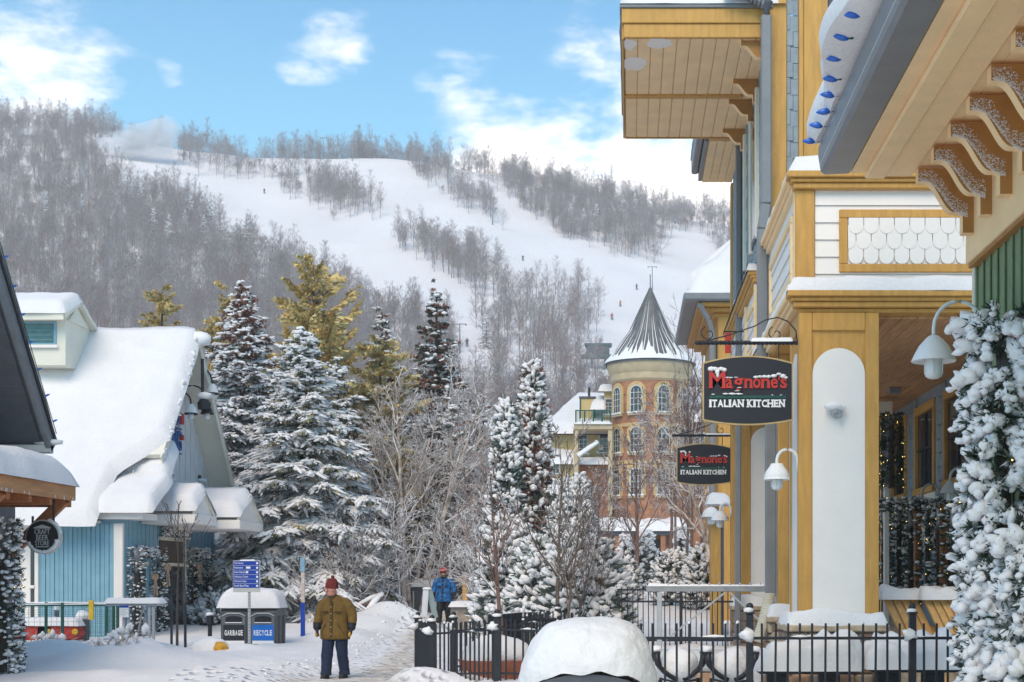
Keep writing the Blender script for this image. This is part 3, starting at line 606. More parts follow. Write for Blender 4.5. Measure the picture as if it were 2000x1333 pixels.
# cornices: stepped bands along the front and along the street
def cornice(z0, y_front, x_l, y_back, front=True, zs=None):
    steps = [(.06, .0, .075), (.10, .077, .05), (.145, .129, .085)]
    for (p, dz, h) in steps:
        if front: bx('cornice_band', rb, yellow, x_l - p, 6.2, y_front - p, y_front + .12, z0 + dz, z0 + dz + h, .012)
        bx('cornice_band', rb, yellow if not front else peach, x_l - p, x_l + .12, y_front + (.124 if front else 0), y_back + p * front, z0 + dz, z0 + dz + h, .012)
cornice(5.37, Y1, 2.22, YB); cornice(5.37, YB + .13, 2.24, YE, front=False)
bx('beam', rb, yellow, 2.23, 6.2, Y1 + .02, Y1 + .3, 5.312, 5.366); bx('beam', rb, yellow, 2.24, 2.5, Y1 + .304, YE, 5.312, 5.366)
m = MB().snow((2.08, Y1 - .14, 5.585), (6.2, Y1 - .14, 5.585), (6.2, Y1 + .06, 5.585), (2.08, Y1 + .06, 5.585), .20, (46, 6), .22, 3, .13, .015)
m.snow((2.08, Y1 + .02, 5.585), (2.22, Y1 + .02, 5.585), (2.22, YE, 5.585), (2.08, YE, 5.585), .14, (5, 60), .5, 5, .07, .015); m.build('cornice_snow', snow, rb, smooth=180)
# boarded upper enclosure
encl = MB().box(2.24, 6.2, Y1 + .09, YB, 5.58, 6.93, .01).build('upper_enclosure', cream, rb)
for i in range(6):
    z = 5.60 + i * .228
    MB().prism([(Y1 + .055, z + .003), (Y1 + .10, z + .003), (Y1 + .10, z + .226), (Y1 + .078, z + .226)], 'x', 2.46, 6.19).build('clapboard', white, encl, smooth=None)
    MB().prism([(2.205, z + .003), (2.25, z + .003), (2.25, z + .226), (2.228, z + .226)], 'y', Y1 + .16, YB - .1).build('clapboard', white, encl, smooth=None)
bx('corner_board', encl, yellow, 2.195, 2.448, Y1 + .03, Y1 + .12, 5.6, 6.94); bx('corner_board', encl, peach, 2.185, 2.24, Y1 + .124, Y1 + .27, 5.6, 6.94)
bx('corner_board', encl, peach, 2.185, 2.24, YB - .12, YB, 5.6, 6.94)
bx('frieze_board', encl, yellow, 2.45, 6.2, Y1 + .035, Y1 + .1, 6.955, 6.99)
def frame_panel(par, xa, xb, za, zb, t):
    yf = Y1 + .028
    bx('panel_frame', par, yellow, xa, xb, yf, yf + .05, zb - t, zb); bx('panel_frame', par, yellow, xa, xb, yf, yf + .05, za, za + t)
    bx('panel_frame', par, yellow, xa, xa + t, yf, yf + .05, za + t + .002, zb - t - .002); bx('panel_frame', par, yellow, xb - t, xb, yf, yf + .05, za + t + .002, zb - t - .002)
    w = .203; hh = .205; ia, ib, ja, jb = xa + t, xb - t, za + t, zb - t; row = 0; zt = jb
    bx('panel_backing', par, white, ia, ib, yf + .036, yf + .046, ja, jb, .002)
    while zt > ja + .02:
        off = 0 if row % 2 == 0 else w / 2; n = int((ib - ia) / w) + 2
        for k in range(n):
            a = ia + k * w - off + .012; b = a + w - .010
            a2, b2 = max(a, ia + .002), min(b, ib - .002)
            if b2 - a2 < .03: continue
            pts = [(a2, zt + (.10 if row else 0))]; c = (a + b) / 2; r_ = (b - a) / 2; zb_ = max(zt - hh, ja + .002)
            for q in range(9):
                th = math.pi + math.pi * q / 8; x = c + r_ * math.cos(th); zz = zt - hh + .095 + .10 * math.sin(th)
                if a2 - 1e-6 <= x <= b2 + 1e-6: pts.append((x, max(zz, ja + .002)))
            pts.append((b2, zt + (.10 if row else 0))); yo = yf - .004 + .0075 * row + .0012 * ((k * 7 + row * 3) % 3)
            MB().prism(pts, 'y', yo, yo + .007).build('shingle', white, par, smooth=None)
        zt -= hh * .98; row += 1
frame_panel(encl, 2.775, 4.86, ZZ(531, Y1), ZZ(408, Y1), .112)
for (ya, yb2) in ((Y1 + .5, YB - .6),):      # the same panel on the street side
    for (z0, z1) in ((6.62, 6.72), (5.82, 5.92)): bx('panel_frame', encl, peach, 2.178, 2.235, ya, yb2, z0, z1)
    for y in (ya, yb2 - .1): bx('panel_frame', encl, peach, 2.178, 2.235, y, y + .1, 5.922, 6.618)
cornice(6.94, Y1 + .02, 2.22, YB); 
m = MB().snow((2.1, Y1 - .1, 7.16), (6.2, Y1 - .1, 7.16), (6.2, Y1 + .5, 7.16), (2.1, Y1 + .5, 7.16), .22, (34, 8), .4, 8, .16, .02)
m.snow((2.09, Y1 + .3, 7.16), (2.3, Y1 + .3, 7.16), (2.3, YB, 7.16), (2.09, YB, 7.16), .16, (5, 20), .4, 12, .1, .02); m.build('cornice_snow', snow, rb, smooth=180)
# second enclosure further along the street
enc2 = MB().box(2.26, 3.4, YB + 1.85, YE, 5.58, 6.95, .01).build('upper_enclosure', cream, rb)
for i in range(6):
    z = 5.60 + i * .228; MB().prism([(2.205, z + .003), (2.27, z + .003), (2.27, z + .226), (2.228, z + .226)], 'y', YB + 1.9, YE - .02).build('clapboard', white, enc2, smooth=None)
cornice(6.94, YB + 1.8, 2.2, YE, front=False)
for y in (YB + 1.84, YB + 3.9, YE - .15): bx('corner_board', enc2, peach, 2.165, 2.23, y, y + .13, 5.6, 6.93)
for (z0, z1) in ((6.6, 6.7), (5.85, 5.95)): bx('panel_frame', enc2, peach, 2.17, 2.235, YB + 2.3, YB + 3.7, z0, z1)
MB().snow((2.03, YB + 1.8, 7.155), (2.28, YB + 1.8, 7.155), (2.28, YE, 7.155), (2.03, YE, 7.155), .13, (5, 40), .5, 15, .1, .02).build('cornice_snow', snow, rb, smooth=180)
# main upper wall: end wall over the porch roof and the shingled street wall
bx('upper_wall', rb, shingle_m, 2.27, 6.2, YB, YE + .0, 7.0, 10.6); bx('porch_roof', rb, dark_grey, 2.3, 6.2, Y1 + .12, YB - .01, 6.96, 7.02)
for (a, b, m_) in ((2.245, 2.52, yellow), (2.715, 2.79, yellow), (2.795, 3.18, yellow)): bx('corner_board', rb, m_, a, b, YB - .06, YB + .02, 7.02, 11.6)
up = rb
r = random.Random(5)
for i in range(18):
    z = 7.05 + i * .255; bx('shingle', up, shingle_m, 2.525, 2.525 + (.10 if i % 2 else .055), YB - .022 - .004 * (i % 3), YB - .002, z, z + .25, .004)
    bx('shingle', up, shingle_m, 2.53 + (.10 if i % 2 else .055), 2.712, YB - .022 - .004 * ((i + 1) % 3), YB - .002, z - .03, z + .22, .004)
mb = MB()
for i in range(17):
    z = 7.0 + i * .207
    for j in range(26):
        y0_ = YB + .05 + j * .31 + (.15 if i % 2 else 0)
        if y0_ < YE - .6: mb.box(2.226 + .012 * ((i + j) % 2), 2.272, y0_, min(y0_ + .305, YE - .32), z - .05 * ((i + j) % 2), z + .2, .006)
mb.build('street_wall_shingles', shingle_m, rb)['kind'] = 'stuff'
for (y0_, w) in ((24.6, .14), (25.85, .14), (27.2, .14), (28.4, .14)): bx('window_casing', rb, cream, 2.17, 2.25, y0_, y0_ + w, 7.7, 10.3)
for y0_ in (24.75, 27.35):
    wn = bx('window', rb, dark_grey, 2.205, 2.24, y0_, y0_ + 1.08, 7.75, 10.2); bx('pane', wn, glass, 2.2, 2.206, y0_ + .08, y0_ + 1.0, 7.85, 10.1, .001)
bx('window', rb, dark_grey, 3.19, 4.6, YB - .04, YB + .02, 7.1, 11.4, .01)
# deep eave over the street: planked underside, fascia, brackets
ov = MB().box(-.09, 2.26, YB + .02, 28.05, 10.53, 10.60, .01).build('overhang', peach, rb)
n = 11; w = (2.25 + .08) / n
for k in range(n):
    a = -.08 + k * w; bx('soffit_plank', ov, peach, a + .005, a + w - .005, YB + .06, 25.55, 10.495, 10.53, .006); bx('soffit_plank', ov, peach, a + .005, a + w - .005, 25.69, 28.02, 10.495, 10.53, .006)
bx('cross_trim', ov, yellow, -.09, 2.0, 25.552, 25.688, 10.455, 10.52)
for (z0, z1, p) in ((10.49, 10.71, .0), (10.714, 10.95, .03)): bx('fascia_board', ov, yellow, -.10 - p, 2.2, YB - .04 - p, YB + .02, z0, z1)
bx('fascia_board', ov, yellow, -.13, -.092, YB + .022, 28.08, 10.48, 10.95); bx('fascia_board', ov, yellow, -.09, 2.2, 28.052, 28.1, 10.48, 10.95)
bx('roof_edge', ov, grey_metal, -.16, 2.3, YB - .10, 28.14, 10.952, 11.02)
m = MB().snow((-.15, YB - .1, 11.02), (2.5, YB - .1, 11.02), (2.5, 28.1, 11.9), (-.15, 28.1, 11.3), .62, (18, 22), .16, 21, .35, .02); m.build('roof_snow', snow, ov, smooth=180)
for (px0, py0, w_, h_) in ((1216, 78, 26, 19), (1266, 76, 44, 18), (1218, 112, 44, 26)):         # bare patches where paint has peeled from the planks
    Ya = (10.494 - H) * F / (CY - py0); Yb_ = (10.494 - H) * F / (CY - py0 - h_)
    mb = MB(); rg = random.Random(px0); c = np.array(((XX(px0, Ya) + XX(px0 + w_, Ya)) / 2, (Ya + Yb_) / 2)); rx = (XX(px0 + w_, Ya) - XX(px0, Ya)) / 2; ry = (Yb_ - Ya) / 2
    pts = [(c[0] + rx * rg.uniform(.75, 1.15) * math.cos(a) * 1.15, c[1] + ry * rg.uniform(.75, 1.15) * math.sin(a) * 1.15) for a in np.linspace(0, 6.1, 15)]
    mb.prism(pts, 'z', 10.4925, 10.4945).build('peeled_paint', white, ov, smooth=None)
def corbel(par, name, xt, xw, zt, zb, y0, y1, m_side, m_edge):
    """S-curved bracket: outer tip at xt, wall at xw, top zt, foot zb"""
    W_, D_ = xw - xt, zt - zb; pts = [(xw, zt), (xt, zt), (xt, zt - .20 * D_)]
    for q in range(13):
        s = q / 12; x = xt + W_ * (.06 + .66 * s); z = zt - D_ * (.20 + .48 * s) - D_ * .085 * math.sin(-2 * math.pi * s)
        pts.append((x, z))
    pts += [(xt + .80 * W_, zt - .70 * D_), (xt + .80 * W_, zb), (xw, zb)]
    return MB().prism(pts, 'y', y0, y1, 1, 0).build(name, [m_side, m_edge], par, smooth=25)
for py_b in (80, 155, 195, 252): Yb_ = (10.49 - H) * F / (CY - py_b); corbel(ov, 'bracket', 1.80, 2.232, 10.492, 10.10, Yb_, Yb_ + .16, brown_paint, peach)
# lower eave beyond it
ov2 = MB().box(1.50, 2.24, 28.2, 31.15, 10.5, 10.56, .01).build('overhang', peach, rb)
for k in range(4): bx('soffit_plank', ov2, peach, 1.58 + k * .165, 1.58 + k * .165 + .158, 28.2, 31.1, 10.46, 10.5, .006)
bx('gutter', ov2, grey_metal, 1.34, 1.49, 28.2, 31.0, 10.6, 10.95, .03); bx('fascia_board', ov2, grey_metal, 1.492, 1.57, 28.2, 31.05, 10.47, 10.92)
MB().snow((1.34, 28.2, 10.95), (2.4, 28.2, 11.3), (2.4, 31.1, 11.3), (1.34, 31.1, 10.95), .35, (10, 12), .2, 4, .2).build('roof_snow', snow, ov2, smooth=180)
def pipe(name, par, pts, w=.15, m_=grey_metal, d=None):
    mb = MB()
    for a, b in zip(pts[:-1], pts[1:]): mb.bar(a, b, w, d or w, .02, up=(0, 1, 0))
    return mb.build(name, m_, par)
P3 = lambda x, y, z: (x, y, z)
el = [(1.50 + .68 * s, YB - .25, 11.12 + .05 * math.cos(3 * s) - .42 * max(0, s - .55) ** 1.5) for s in np.linspace(0, 1, 13)] + [(2.18, YB - .25, 10.72)]
ep = MB().tube(el, .105, 10).build('downspout_elbow', dark_grey, rb)
for q in range(3, 12): MB().tube([np.array(el[q]) - (.02, 0, 0), np.array(el[q]) + (.02, 0, -.01)], .116, 10).build('elbow_rib', grey_metal, ep)
pipe('downspout', rb, [(2.17, YB - .25, 10.75), (2.17, YB - .25, 7.75), (2.11, YB - .25, 7.35), (2.11, YB - .25, 5.1), (2.24, YB - .25, 4.6), (2.24, YB - .25, 1.5)], .165, grey_metal)
pipe('downspout', rb, [(1.75, 28.12, 10.72), (2.12, 28.12, 10.5), (2.15, 28.12, 10.3), (2.15, 28.12, 5.9), (2.13, 28.12, .2)], .12, grey_metal)
mb = MB()
hp = [(2.22 - .20 * s ** 1.4, YB - .3 - .1 * s, 1.55 - .75 * s) for s in np.linspace(0, 1, 30)]
for a, b in zip(hp[:-1], hp[1:]): mb.tube([a, (np.array(a) + b) / 2, b], [.085, .105, .085], 10)
mb.build('corrugated_hose', cream, rb)
# porch: planked ceiling, rear wall with windows
pc = MB().box(2.5, 6.2, Y1 + .31, YE, 5.32, 5.36, .005).build('porch_ceiling', wood, rb)
for k in range(13): bx('ceiling_plank', pc, wood, 3.24 + k * .21, 3.24 + k * .21 + .203, Y1 + .31, YE, 5.285, 5.318, .006)
XP = 5.5
bw = MB().box(XP + .04, XP + .3, Y1 + .4, YE + .2, 0, 5.28, .01).build('porch_wall', shingle_m, rb)
r = random.Random(9)
def scallop(y0_, y1_, z0_, z1_):
    k = 0; z = z0_
    while z < z1_:
        y = y0_ + (0.0 if k % 2 else -.13)
        while y < y1_:
            a, b = max(y, y0_), min(y + .255, y1_)
            if b - a > .05:
                zb_ = z - .04 * (1 if (k + int(y * 4)) % 2 else 0); bx('shingle', bw, shingle_m, XP + .012, XP + .04, a + .003, b - .003, zb_, min(z + .25, z1_), .006)
            y += .26
        z += .25; k += 1
wins = [(23.05, 24.75), (25.75, 27.3), (28.4, 29.8)]; edges = [22.3] + [e for w_ in wins for e in w_] + [YE]
for i in range(0, len(edges), 2): scallop(edges[i] + .12, edges[i + 1] - .12, 2.3, 5.25)
for (a, b) in wins:
    wn = MB().box(XP - .03, XP + .05, a - .11, b + .11, 4.9, 5.06, .008).box(XP - .03, XP + .05, a - .11, a - .002, 3.5, 4.898, .008).box(XP - .03, XP + .05, b + .002, b + .11, 3.5, 4.898, .008).box(XP - .06, XP + .05, a - .11, b + .11, 3.38, 3.498, .008).build('window', yellow, rb)
    bx('pane', wn, glass, XP + .03, XP + .042, a, b, 3.5, 4.9, .001); MB().box(XP, XP + .03, a + .06, a + .2, 3.52, 4.88, .005).box(XP, XP + .03, (a + b) / 2 - .03, (a + b) / 2 + .03, 3.52, 4.88, .005).box(XP + .002, XP + .03, a + .2, b - .05, 4.2, 4.25, .005).build('sash', iron, wn)
    bx('cream_panel', bw, cream, XP + .0, XP + .04, a - .1, b + .1, 2.3, 3.376, .008)
bx('porch_end_wall', rb, brown_paint, 3.3, XP, YE, YE + .15, 0, 5.28); we = bx('window', rb, iron, 3.9, 5.3, YE - .05, YE - .002, 2.2, 4.6); bx('pane', we, glass, 4.0, 5.2, YE - .058, YE - .051, 2.3, 4.5, .001)
bx('wall_speaker', rb, cream, 4.75, 5.05, 27.3, 27.55, 4.95, 5.2); bx('ceiling_lamp', rb, grey_metal, XX(1735, 26), XX(1735, 26) + .22, 25.9, 26.1, 5.18, 5.284)
bx('white_post', rb, white, XX(1727, 24.6), XX(1737, 24.6), 24.6, 24.7, 1.0, 3.45)
bx('porch_floor', rb, stone_ms[3], 3.3, 6.2, Y1 + 1.2, YE, .0, .95)
pe = MB().box(3.26, 3.34, 19.9, 20.0, 0, .1).build('floor_edge', stone_ms[2], rb)
# things on the column
sg = thing('wall_lantern', 'small round security light capped with snow on the white arched column panel', 'lamp', (XX(1632, Y1), Y1, ZZ(808, Y1)))
xc, zc = XX(1634, Y1), ZZ(806, Y1)
MB().lathe([(0, 0), (.075, 0), (.085, .03), (.06, .06), (0, .06)], (xc, Y1 + .016, zc), 16, axis='y').build('mount_plate', galv, sg); 
MB().tube([(xc, Y1 - .05, zc), (xc - .06, Y1 - .12, zc + .03)], [.05, .055], 10).tube([(xc + .01, Y1 - .05, zc - .03), (xc + .03, Y1 - .11, zc - .06)], .035, 10).build('lamp_head', galv, sg)
MB().blob((xc - .05, Y1 - .1, zc + .07), (.13, .09, .055), np.random.default_rng(2)).blob((xc + .04, Y1 - .07, zc + .06), (.08, .07, .04), np.random.default_rng(3)).build('snow_cap', snow_soft, sg, smooth=180)

# ---------------------------------------------------------------- the green-sided building with the bracketed eave
gb = thing('green_eave_building', 'sage green boarded building with grey gutter and peach bracketed eave', 'building', (5, 13, 0))
YG0, YG1 = 7.0, 16.5; XG = 4.04; ZE = 6.49
bx('wall', gb, green_wall, XG + .03, XG + .4, YG0, YG1, 0, 5.6)
k = 0; y = YG1
while y > 12.0:
    a = y - .155; bx('wall_board', gb, green_wall, XG - .0 - .008 * (k % 2), XG + .03, a + .005, y - .005, 0, 5.42, .006); bx('batten', gb, green_wall, XG - .03, XG - .01, y - .02, y + .02, 0, 5.42, .004) if k % 2 == 0 else None; y -= .155; k += 1
bx('corner_board', gb, cream, XG - .05, XG + .05, YG1 + .005, YG1 + .09, 0, 5.45); bx('frieze_board', gb, peach, XG - .13, XG + .03, YG0, YG1 + .06, 5.44, ZE - .02)
bx('frieze_trim', gb, brown_paint, XG - .10, XG + .03, YG0, YG1 + .07, 5.40, 5.436)
ev = MB().box(2.55, XG - .0, YG0, YG1 - .05, ZE + .03, ZE + .1, .01).build('eave', peach, gb)
for k in range(7): a = 2.56 + k * .212; bx('soffit_board', ev, peach, a + .002, a + .210, YG0, YG1 - .02, ZE, ZE + .03, .003)
bx('soffit_trim', ev, peach, 2.72, 2.96, YG0, YG1 - .01, ZE - .07, ZE - .003, .02)
bx('soffit_trim', ev, peach, 2.96, 3.27, YG0, YG1 - .0, ZE - .035, ZE - .003, .02)
gt = MB()
prof = [(2.545, ZE - .0), (2.545, ZE + .16), (2.52, ZE + .47), (2.22, ZE + .36), (2.19, ZE + .30), (2.185, ZE + .20), (2.215, ZE + .02), (2.26, ZE - .015)]
gt.prism(prof, 'y', YG0, YG1).build('gutter', grey_metal, ev, smooth=20)
bx('gutter_seam', ev, lamp_steel, 2.20, 2.215, YG0, YG1 + .003, ZE + .085, ZE + .10, .003)
for i in range(7):
    Yb_ = (ZE - H) * F / (CY - (330 - 0)) - i * .815; br = corbel(gb, 'bracket', 3.28, XG - .13, ZE - .037, 5.72, Yb_ - .15, Yb_, brown_paint, peach)
    mb = MB(); rg = np.random.default_rng(60 + i); n = 1300; s = rg.random(n); x = 3.30 + .55 * s + rg.normal(0, .012, n); W_, D_ = XG - .13 - 3.28, ZE - .037 - 5.72
    zl = ZE - .037 - D_ * (.20 + .48 * (x - 3.28) / W_ * 1.3) - D_ * .085 * np.sin(-2 * np.pi * s); z = zl + .02 + rg.random(n) ** 2.6 * .17; keep = (z < ZE - .06) & (x < 3.84); x, z = x[keep], z[keep]
    bV, bF = OCT; fr = np.zeros((len(x), 3, 3)); sz = .002 + .006 * rg.random(len(x)) ** 2; fr[:, 0, 0] = sz * 1.3; fr[:, 1, 1] = .006; fr[:, 2, 2] = sz
    mb.inst(bV, bF, np.stack((x, np.full(len(x), Yb_ - .152), z), 1), fr); mb.build('frost', snow_soft, br, smooth=180)
m = MB()
ny = 48; nx = 9; P = []
for j in range(ny + 1):
    y = YG0 + (YG1 - YG0 - .02) * j / ny; b = .5 + .5 * math.sin(y * 1.7 + .6); out = .10 + .26 * (.5 + .5 * math.sin((y - 12.4) * 1.55)) * (1 - max(0, (y - 15.6)) / .95 * .7) + .04 * mnoise.noise(Vector((y * 3, 1, 2)))
    top = .52 + .16 * b
    row = [(2.30, ZE + .37), (2.22 - out * .55, ZE + .33), (2.2 - out, ZE + .40), (2.2 - out * 1.08, ZE + .56), (2.2 - out * .8, ZE + .70), (2.22 - out * .2, ZE + top + .32), (2.5, ZE + top + .48), (3.0, ZE + top + .72), (4.0, ZE + top + 1.2)]
    P.append([(a, y, c) for a, c in row])
w_ = len(P[0]); m.add(np.array(P).reshape(-1, 3), [(j * w_ + i, (j + 1) * w_ + i, (j + 1) * w_ + i + 1, j * w_ + i + 1) for j in range(ny) for i in range(w_ - 1)] + [tuple(ny * w_ + i for i in range(w_))[::-1]])
m.build('roof_snow', snow, ev, smooth=50)
bx('roof_deck', ev, dark_grey, 2.53, 4.4, YG0, YG1 - .1, ZE + .11, ZE + .3)
sl = thing('string_lights', 'string of fat blue bulbs clipped along the grey gutter edge below the snow', 'string lights', (2.1, 14, ZE + .35))
ys_b = [16.42 - i * .52 + .03 * math.sin(i * 5) for i in range(13)]
MB().tube([(2.175, y, ZE + .36) for y in np.linspace(16.45, 9.5, 40)], .006, 5).build('wire', green_metal, sl)
for i, y in enumerate(ys_b):
    o_ = .10 + .26 * (.5 + .5 * math.sin((y - 12.4) * 1.55)) * (1 - max(0, (y - 15.6)) / .95 * .7); xb = 2.2 - o_ * .45
    M = Matrix.Rotation(R(-90 + 6 * math.sin(i * 2.3)), 3, 'Y').to_4x4()
    c = (xb, y - .02, ZE + .345 + .01 * math.sin(i * 3))
    rad = [(0, 0), (.024, .0), (.036, .035), (.034, .075), (.018, .125), (0, .15)]
    b_ = MB().lathe(rad, c, 12, M=M).build('bulb', blue_bulb, sl, smooth=180); MB().lathe([(.0, -.045), (.014, -.045), (.016, .003), (0, .003)], c, 10, M=M).build('socket', green_metal, b_)

# ---------------------------------------------------------------- the building with a hipped snowy roof further up the street
hb = thing('hip_roof_building', 'ochre building with a hipped snow roof and grey gutter beyond the restaurant', 'building', (3, 44, 0))
Yh = 42.0; ze = ZZ(588, Yh)
bx('wall', hb, yellow, XX(1405, Yh), 9, Yh + .6, Yh + 8, 0, ze - .35)
for (p, dz) in ((.0, -.36), (.25, -.24), (.5, -.12)): bx('cove_band', hb, yellow, XX(1395, Yh) - p, 9.3, Yh + .6 - p, Yh + 8, ze + dz, ze + dz + .115, .02)
bx('gutter', hb, grey_metal, XX(1335, Yh), 9.5, Yh - .1, Yh + 8, ze, ze + .24, .05)
A, B, C, D = (XX(1337, Yh), Yh - .05, ze + .24), (9.5, Yh - .05, ze + .24), (9.5, Yh + 4, ze + 3.4), (4.6, Yh + 4, ze + 3.4)
m = MB().snow(A, B, C, D, .55, (30, 14), .1, 5, .35); m.snow((A[0], Yh + 8, A[2]), A, D, (4.6, Yh + 4.1, ze + 3.4), .5, (20, 14), .1, 6, .35); m.build('roof_snow', snow, hb, smooth=180)
MB().add([A, B, C, D, (A[0], Yh + 8, A[2])], [(0, 1, 2, 3), (4, 0, 3)]).build('roof', dark_grey, hb, smooth=None)
pipe('downspout', hb, [(XX(1365, Yh), Yh + .1, ze - .05), (XX(1385, Yh), Yh + .3, ze - .5), (XX(1392, Yh), Yh + .4, ze - .8), (XX(1393, Yh), Yh + .4, 0)], .15)
bx('corner_column', hb, yellow, XX(1388, 37), XX(1408, 37), 37, 37.4, 0, ZZ(990, 37)); bx('corner_column', hb, dark_grey, XX(1408, 37) + .004, XX(1414, 37), 37, 37.3, 0, ZZ(1000, 37))
MB().snow((XX(1388, 37) - .1, 36.8, ZZ(985, 37)), (XX(1420, 37) + .1, 36.8, ZZ(985, 37)), (XX(1420, 37) + .1, 37.8, ZZ(985, 37)), (XX(1388, 37) - .1, 37.8, ZZ(985, 37)), .32, (10, 8), .2, 5, .25).build('snow_cap', snow, hb, smooth=180)
# ---------------------------------------------------------------- the light blue house with the steep snowy roof
bh = thing('blue_house', 'light blue boarded house with a steep roof under thick snow and a small dormer', 'house', (-16, 40, 0))
YF, XG2 = 36.0, -12.83; YR2, ZR2, ZE2 = 40.2, 8.65, 3.22; YB2 = 44.6
XL = -24.0; slope = (ZR2 - ZE2) / (YR2 - 35.4)
fw = MB().box(XL, XG2 - .02, YF + .03, YF + .3, -.4, 3.5).build('front_wall', blue_wall, bh)
r = random.Random(3); x = XG2 - .23; k = 0
while x > XX(78, YF): bx('wall_board', fw, blue_wall, x - .112, x - .006, YF - .012 * (k % 2), YF + .03, -.3, 3.2, .005); x -= .115; k += 1
bx('corner_board', fw, white, XG2 - .23, XG2 + .0, YF - .02, YF + .1, -.3, 3.2); bx('white_panel', fw, white, XL, XX(62, YF), YF - .01, YF + .029, -.3, 3.2)
wn = bx('window', bh, dark_grey, XX(60, YF), XX(68, YF), YF - .03, YF + .029, .2, 3.1); bx('pane', wn, glass, XX(61.5, YF), XX(66.5, YF), YF - .036, YF - .031, .3, 3.0, .001); bx('corner_board', fw, white, XX(68, YF) + .003, XX(76, YF), YF - .04, YF + .029, -.3, 3.2)
bx('sill', wn, white, XX(58, YF), XX(69, YF), YF - .07, YF - .037, 1.55, 1.63)
bx('eave_board', bh, cream, XL, XX(184, 35.5), 35.45, 35.55, 3.12, 3.32); bx('eave_soffit', bh, cream, XL, XX(184, 35.5), 35.56, YF, 3.2, 3.26)
sw = MB().box(XG2 - .3, XG2 - .03, YF + .31, YB2 - .6, -.3, 3.6).build('side_wall', blue_wall, bh)
k = 0; y = YF + .1
while y < 43.6: bx('wall_board', sw, blue_wall, XG2 - .03, XG2 - .012 * (k % 2), y + .004, y + .155, -.2, 3.5, .005); y += .16; k += 1
# gable of weathered boards
gw = MB().prism([(YF + .1, 3.5), (YB2 - .7, 3.5), (YR2, ZR2 - .15)], 'x', XG2 - .3, XG2 - .05).build('gable', grey_wood, bh, smooth=None)
y = YF + .5; k = 0
while y < YB2 - .9:
    zt = ZR2 - .22 - slope * abs(y + .07 - YR2) - .1; 
    if zt > 3.7: bx('gable_board', gw, grey_wood, XG2 - .05, XG2 - .01 * (k % 3), y + .004, y + .165, 3.5, zt, .004)
    y += .17; k += 1
XO = -12.2
# roof: near slope in two widths, far slope with its boarded underside
def slab(name, y0, z0, y1, z1, x0, x1, t, m_, par):
    n = np.array((0, -(z1 - z0), (y1 - y0))); n = n / np.linalg.norm(n) * t * np.sign(n[2])
    V = [(x0, y0, z0), (x1, y0, z0), (x1, y1, z1), (x0, y1, z1)]; V += [tuple(np.array(v) - n) for v in V]
    return MB().add(V, [(0, 1, 2, 3), (7, 6, 5, 4), (0, 4, 5, 1), (1, 5, 6, 2), (2, 6, 7, 3), (3, 7, 4, 0)]).build(name, m_, par, smooth=None)
ym = 37.0; zm = ZE2 + slope * (ym - 35.4)
slab('roof', 35.4, ZE2, ym, zm, XL, -13.4, .14, cream, bh); rf = slab('roof', ym, zm, YR2, ZR2, XL, XO, .14, cream, bh)
rb2 = slab('roof', YR2 + .02, ZR2, 43.9, ZR2 - slope * 3.68, XL, XO, .14, cream, bh)
s = .12
while s < 4.55:                       # boards of the far slope's underside
    f = lambda q: (YR2 + q / math.hypot(1, slope), ZR2 - .16 - slope * q / math.hypot(1, slope))
    (ya, za), (yb_, zb_) = f(s), f(s + .155); V = []
    for xx in (XG2 - .05, XO - .06): V += [(xx, ya, za), (xx, yb_, zb_), (xx, yb_, zb_ + .03), (xx, ya, za + .03)]
    MB().add(V, [(0, 1, 5, 4), (1, 2, 6, 5), (2, 3, 7, 6), (3, 0, 4, 7), (3, 2, 1, 0), (4, 5, 6, 7)]).build('soffit_board', beige, rb2, smooth=None); s += .165
MB().bar((XO + .03, YR2 + .1, ZR2 - .24), (XO + .03, 43.95, ZR2 - slope * 3.75 - .12), .05, .26).build('rake_board', cream, bh); MB().bar((XO + .03, YR2 - .1, ZR2 - .24), (XO + .03, ym, zm - .14), .05, .22).build('rake_board', cream, bh)
def rsnow(x0, x1, ya, yb, th, nx, nyy, seed, edge=.25):
    z = lambda y: ZE2 + slope * (y - 35.4); return MB().snow((x0, ya, z(ya)), (x1, ya, z(ya)), (x1, yb, z(yb)), (x0, yb, z(yb)), th, (nx, nyy), .10, seed, edge, .05)
m = rsnow(XL, XO + .08, 35.3, YR2, .38, 70, 40, 3, .22)
Vr = m.v[-1]; yl = np.interp(Vr[:, 1], [35.2, 36.55, 37.35, 50], [-13.32, -13.2, XO + .08, XO + .08]); Vr[:, 0] = XL + (Vr[:, 0] - XL) * (yl - XL) / (XO + .08 - XL)
Vr[:, 2] += np.array([.05 * mnoise.noise(Vector((q[0] * .5, q[1] * .8, 3))) + .02 * mnoise.noise(Vector((q[0] * 1.5, q[1] * 4, 3))) for q in Vr])
m.build('roof_snow', snow, bh, smooth=180)
MB().snow((XL, YR2 - .05, ZR2), (XO + .05, YR2 - .05, ZR2), (XO + .05, 43.9, ZR2 - slope * 3.7), (XL, 43.9, ZR2 - slope * 3.7), .42, (30, 10), .1, 4, .2).build('roof_snow', snow, bh, smooth=180)
rg = np.random.default_rng(4); mb = MB()
for i in range(60):                   # ragged lumps of snow along the rake
    s = rg.random(); y = ym + (YR2 - ym) * s; mb.blob((XO + .06 + rg.normal(0, .03), y, zm + (ZR2 - zm) * s + .02 + rg.normal(0, .08)), rg.uniform(.03, .085, 3), rg, .4, 1)
mb.build('rake_snow', snow_soft, bh, smooth=180)
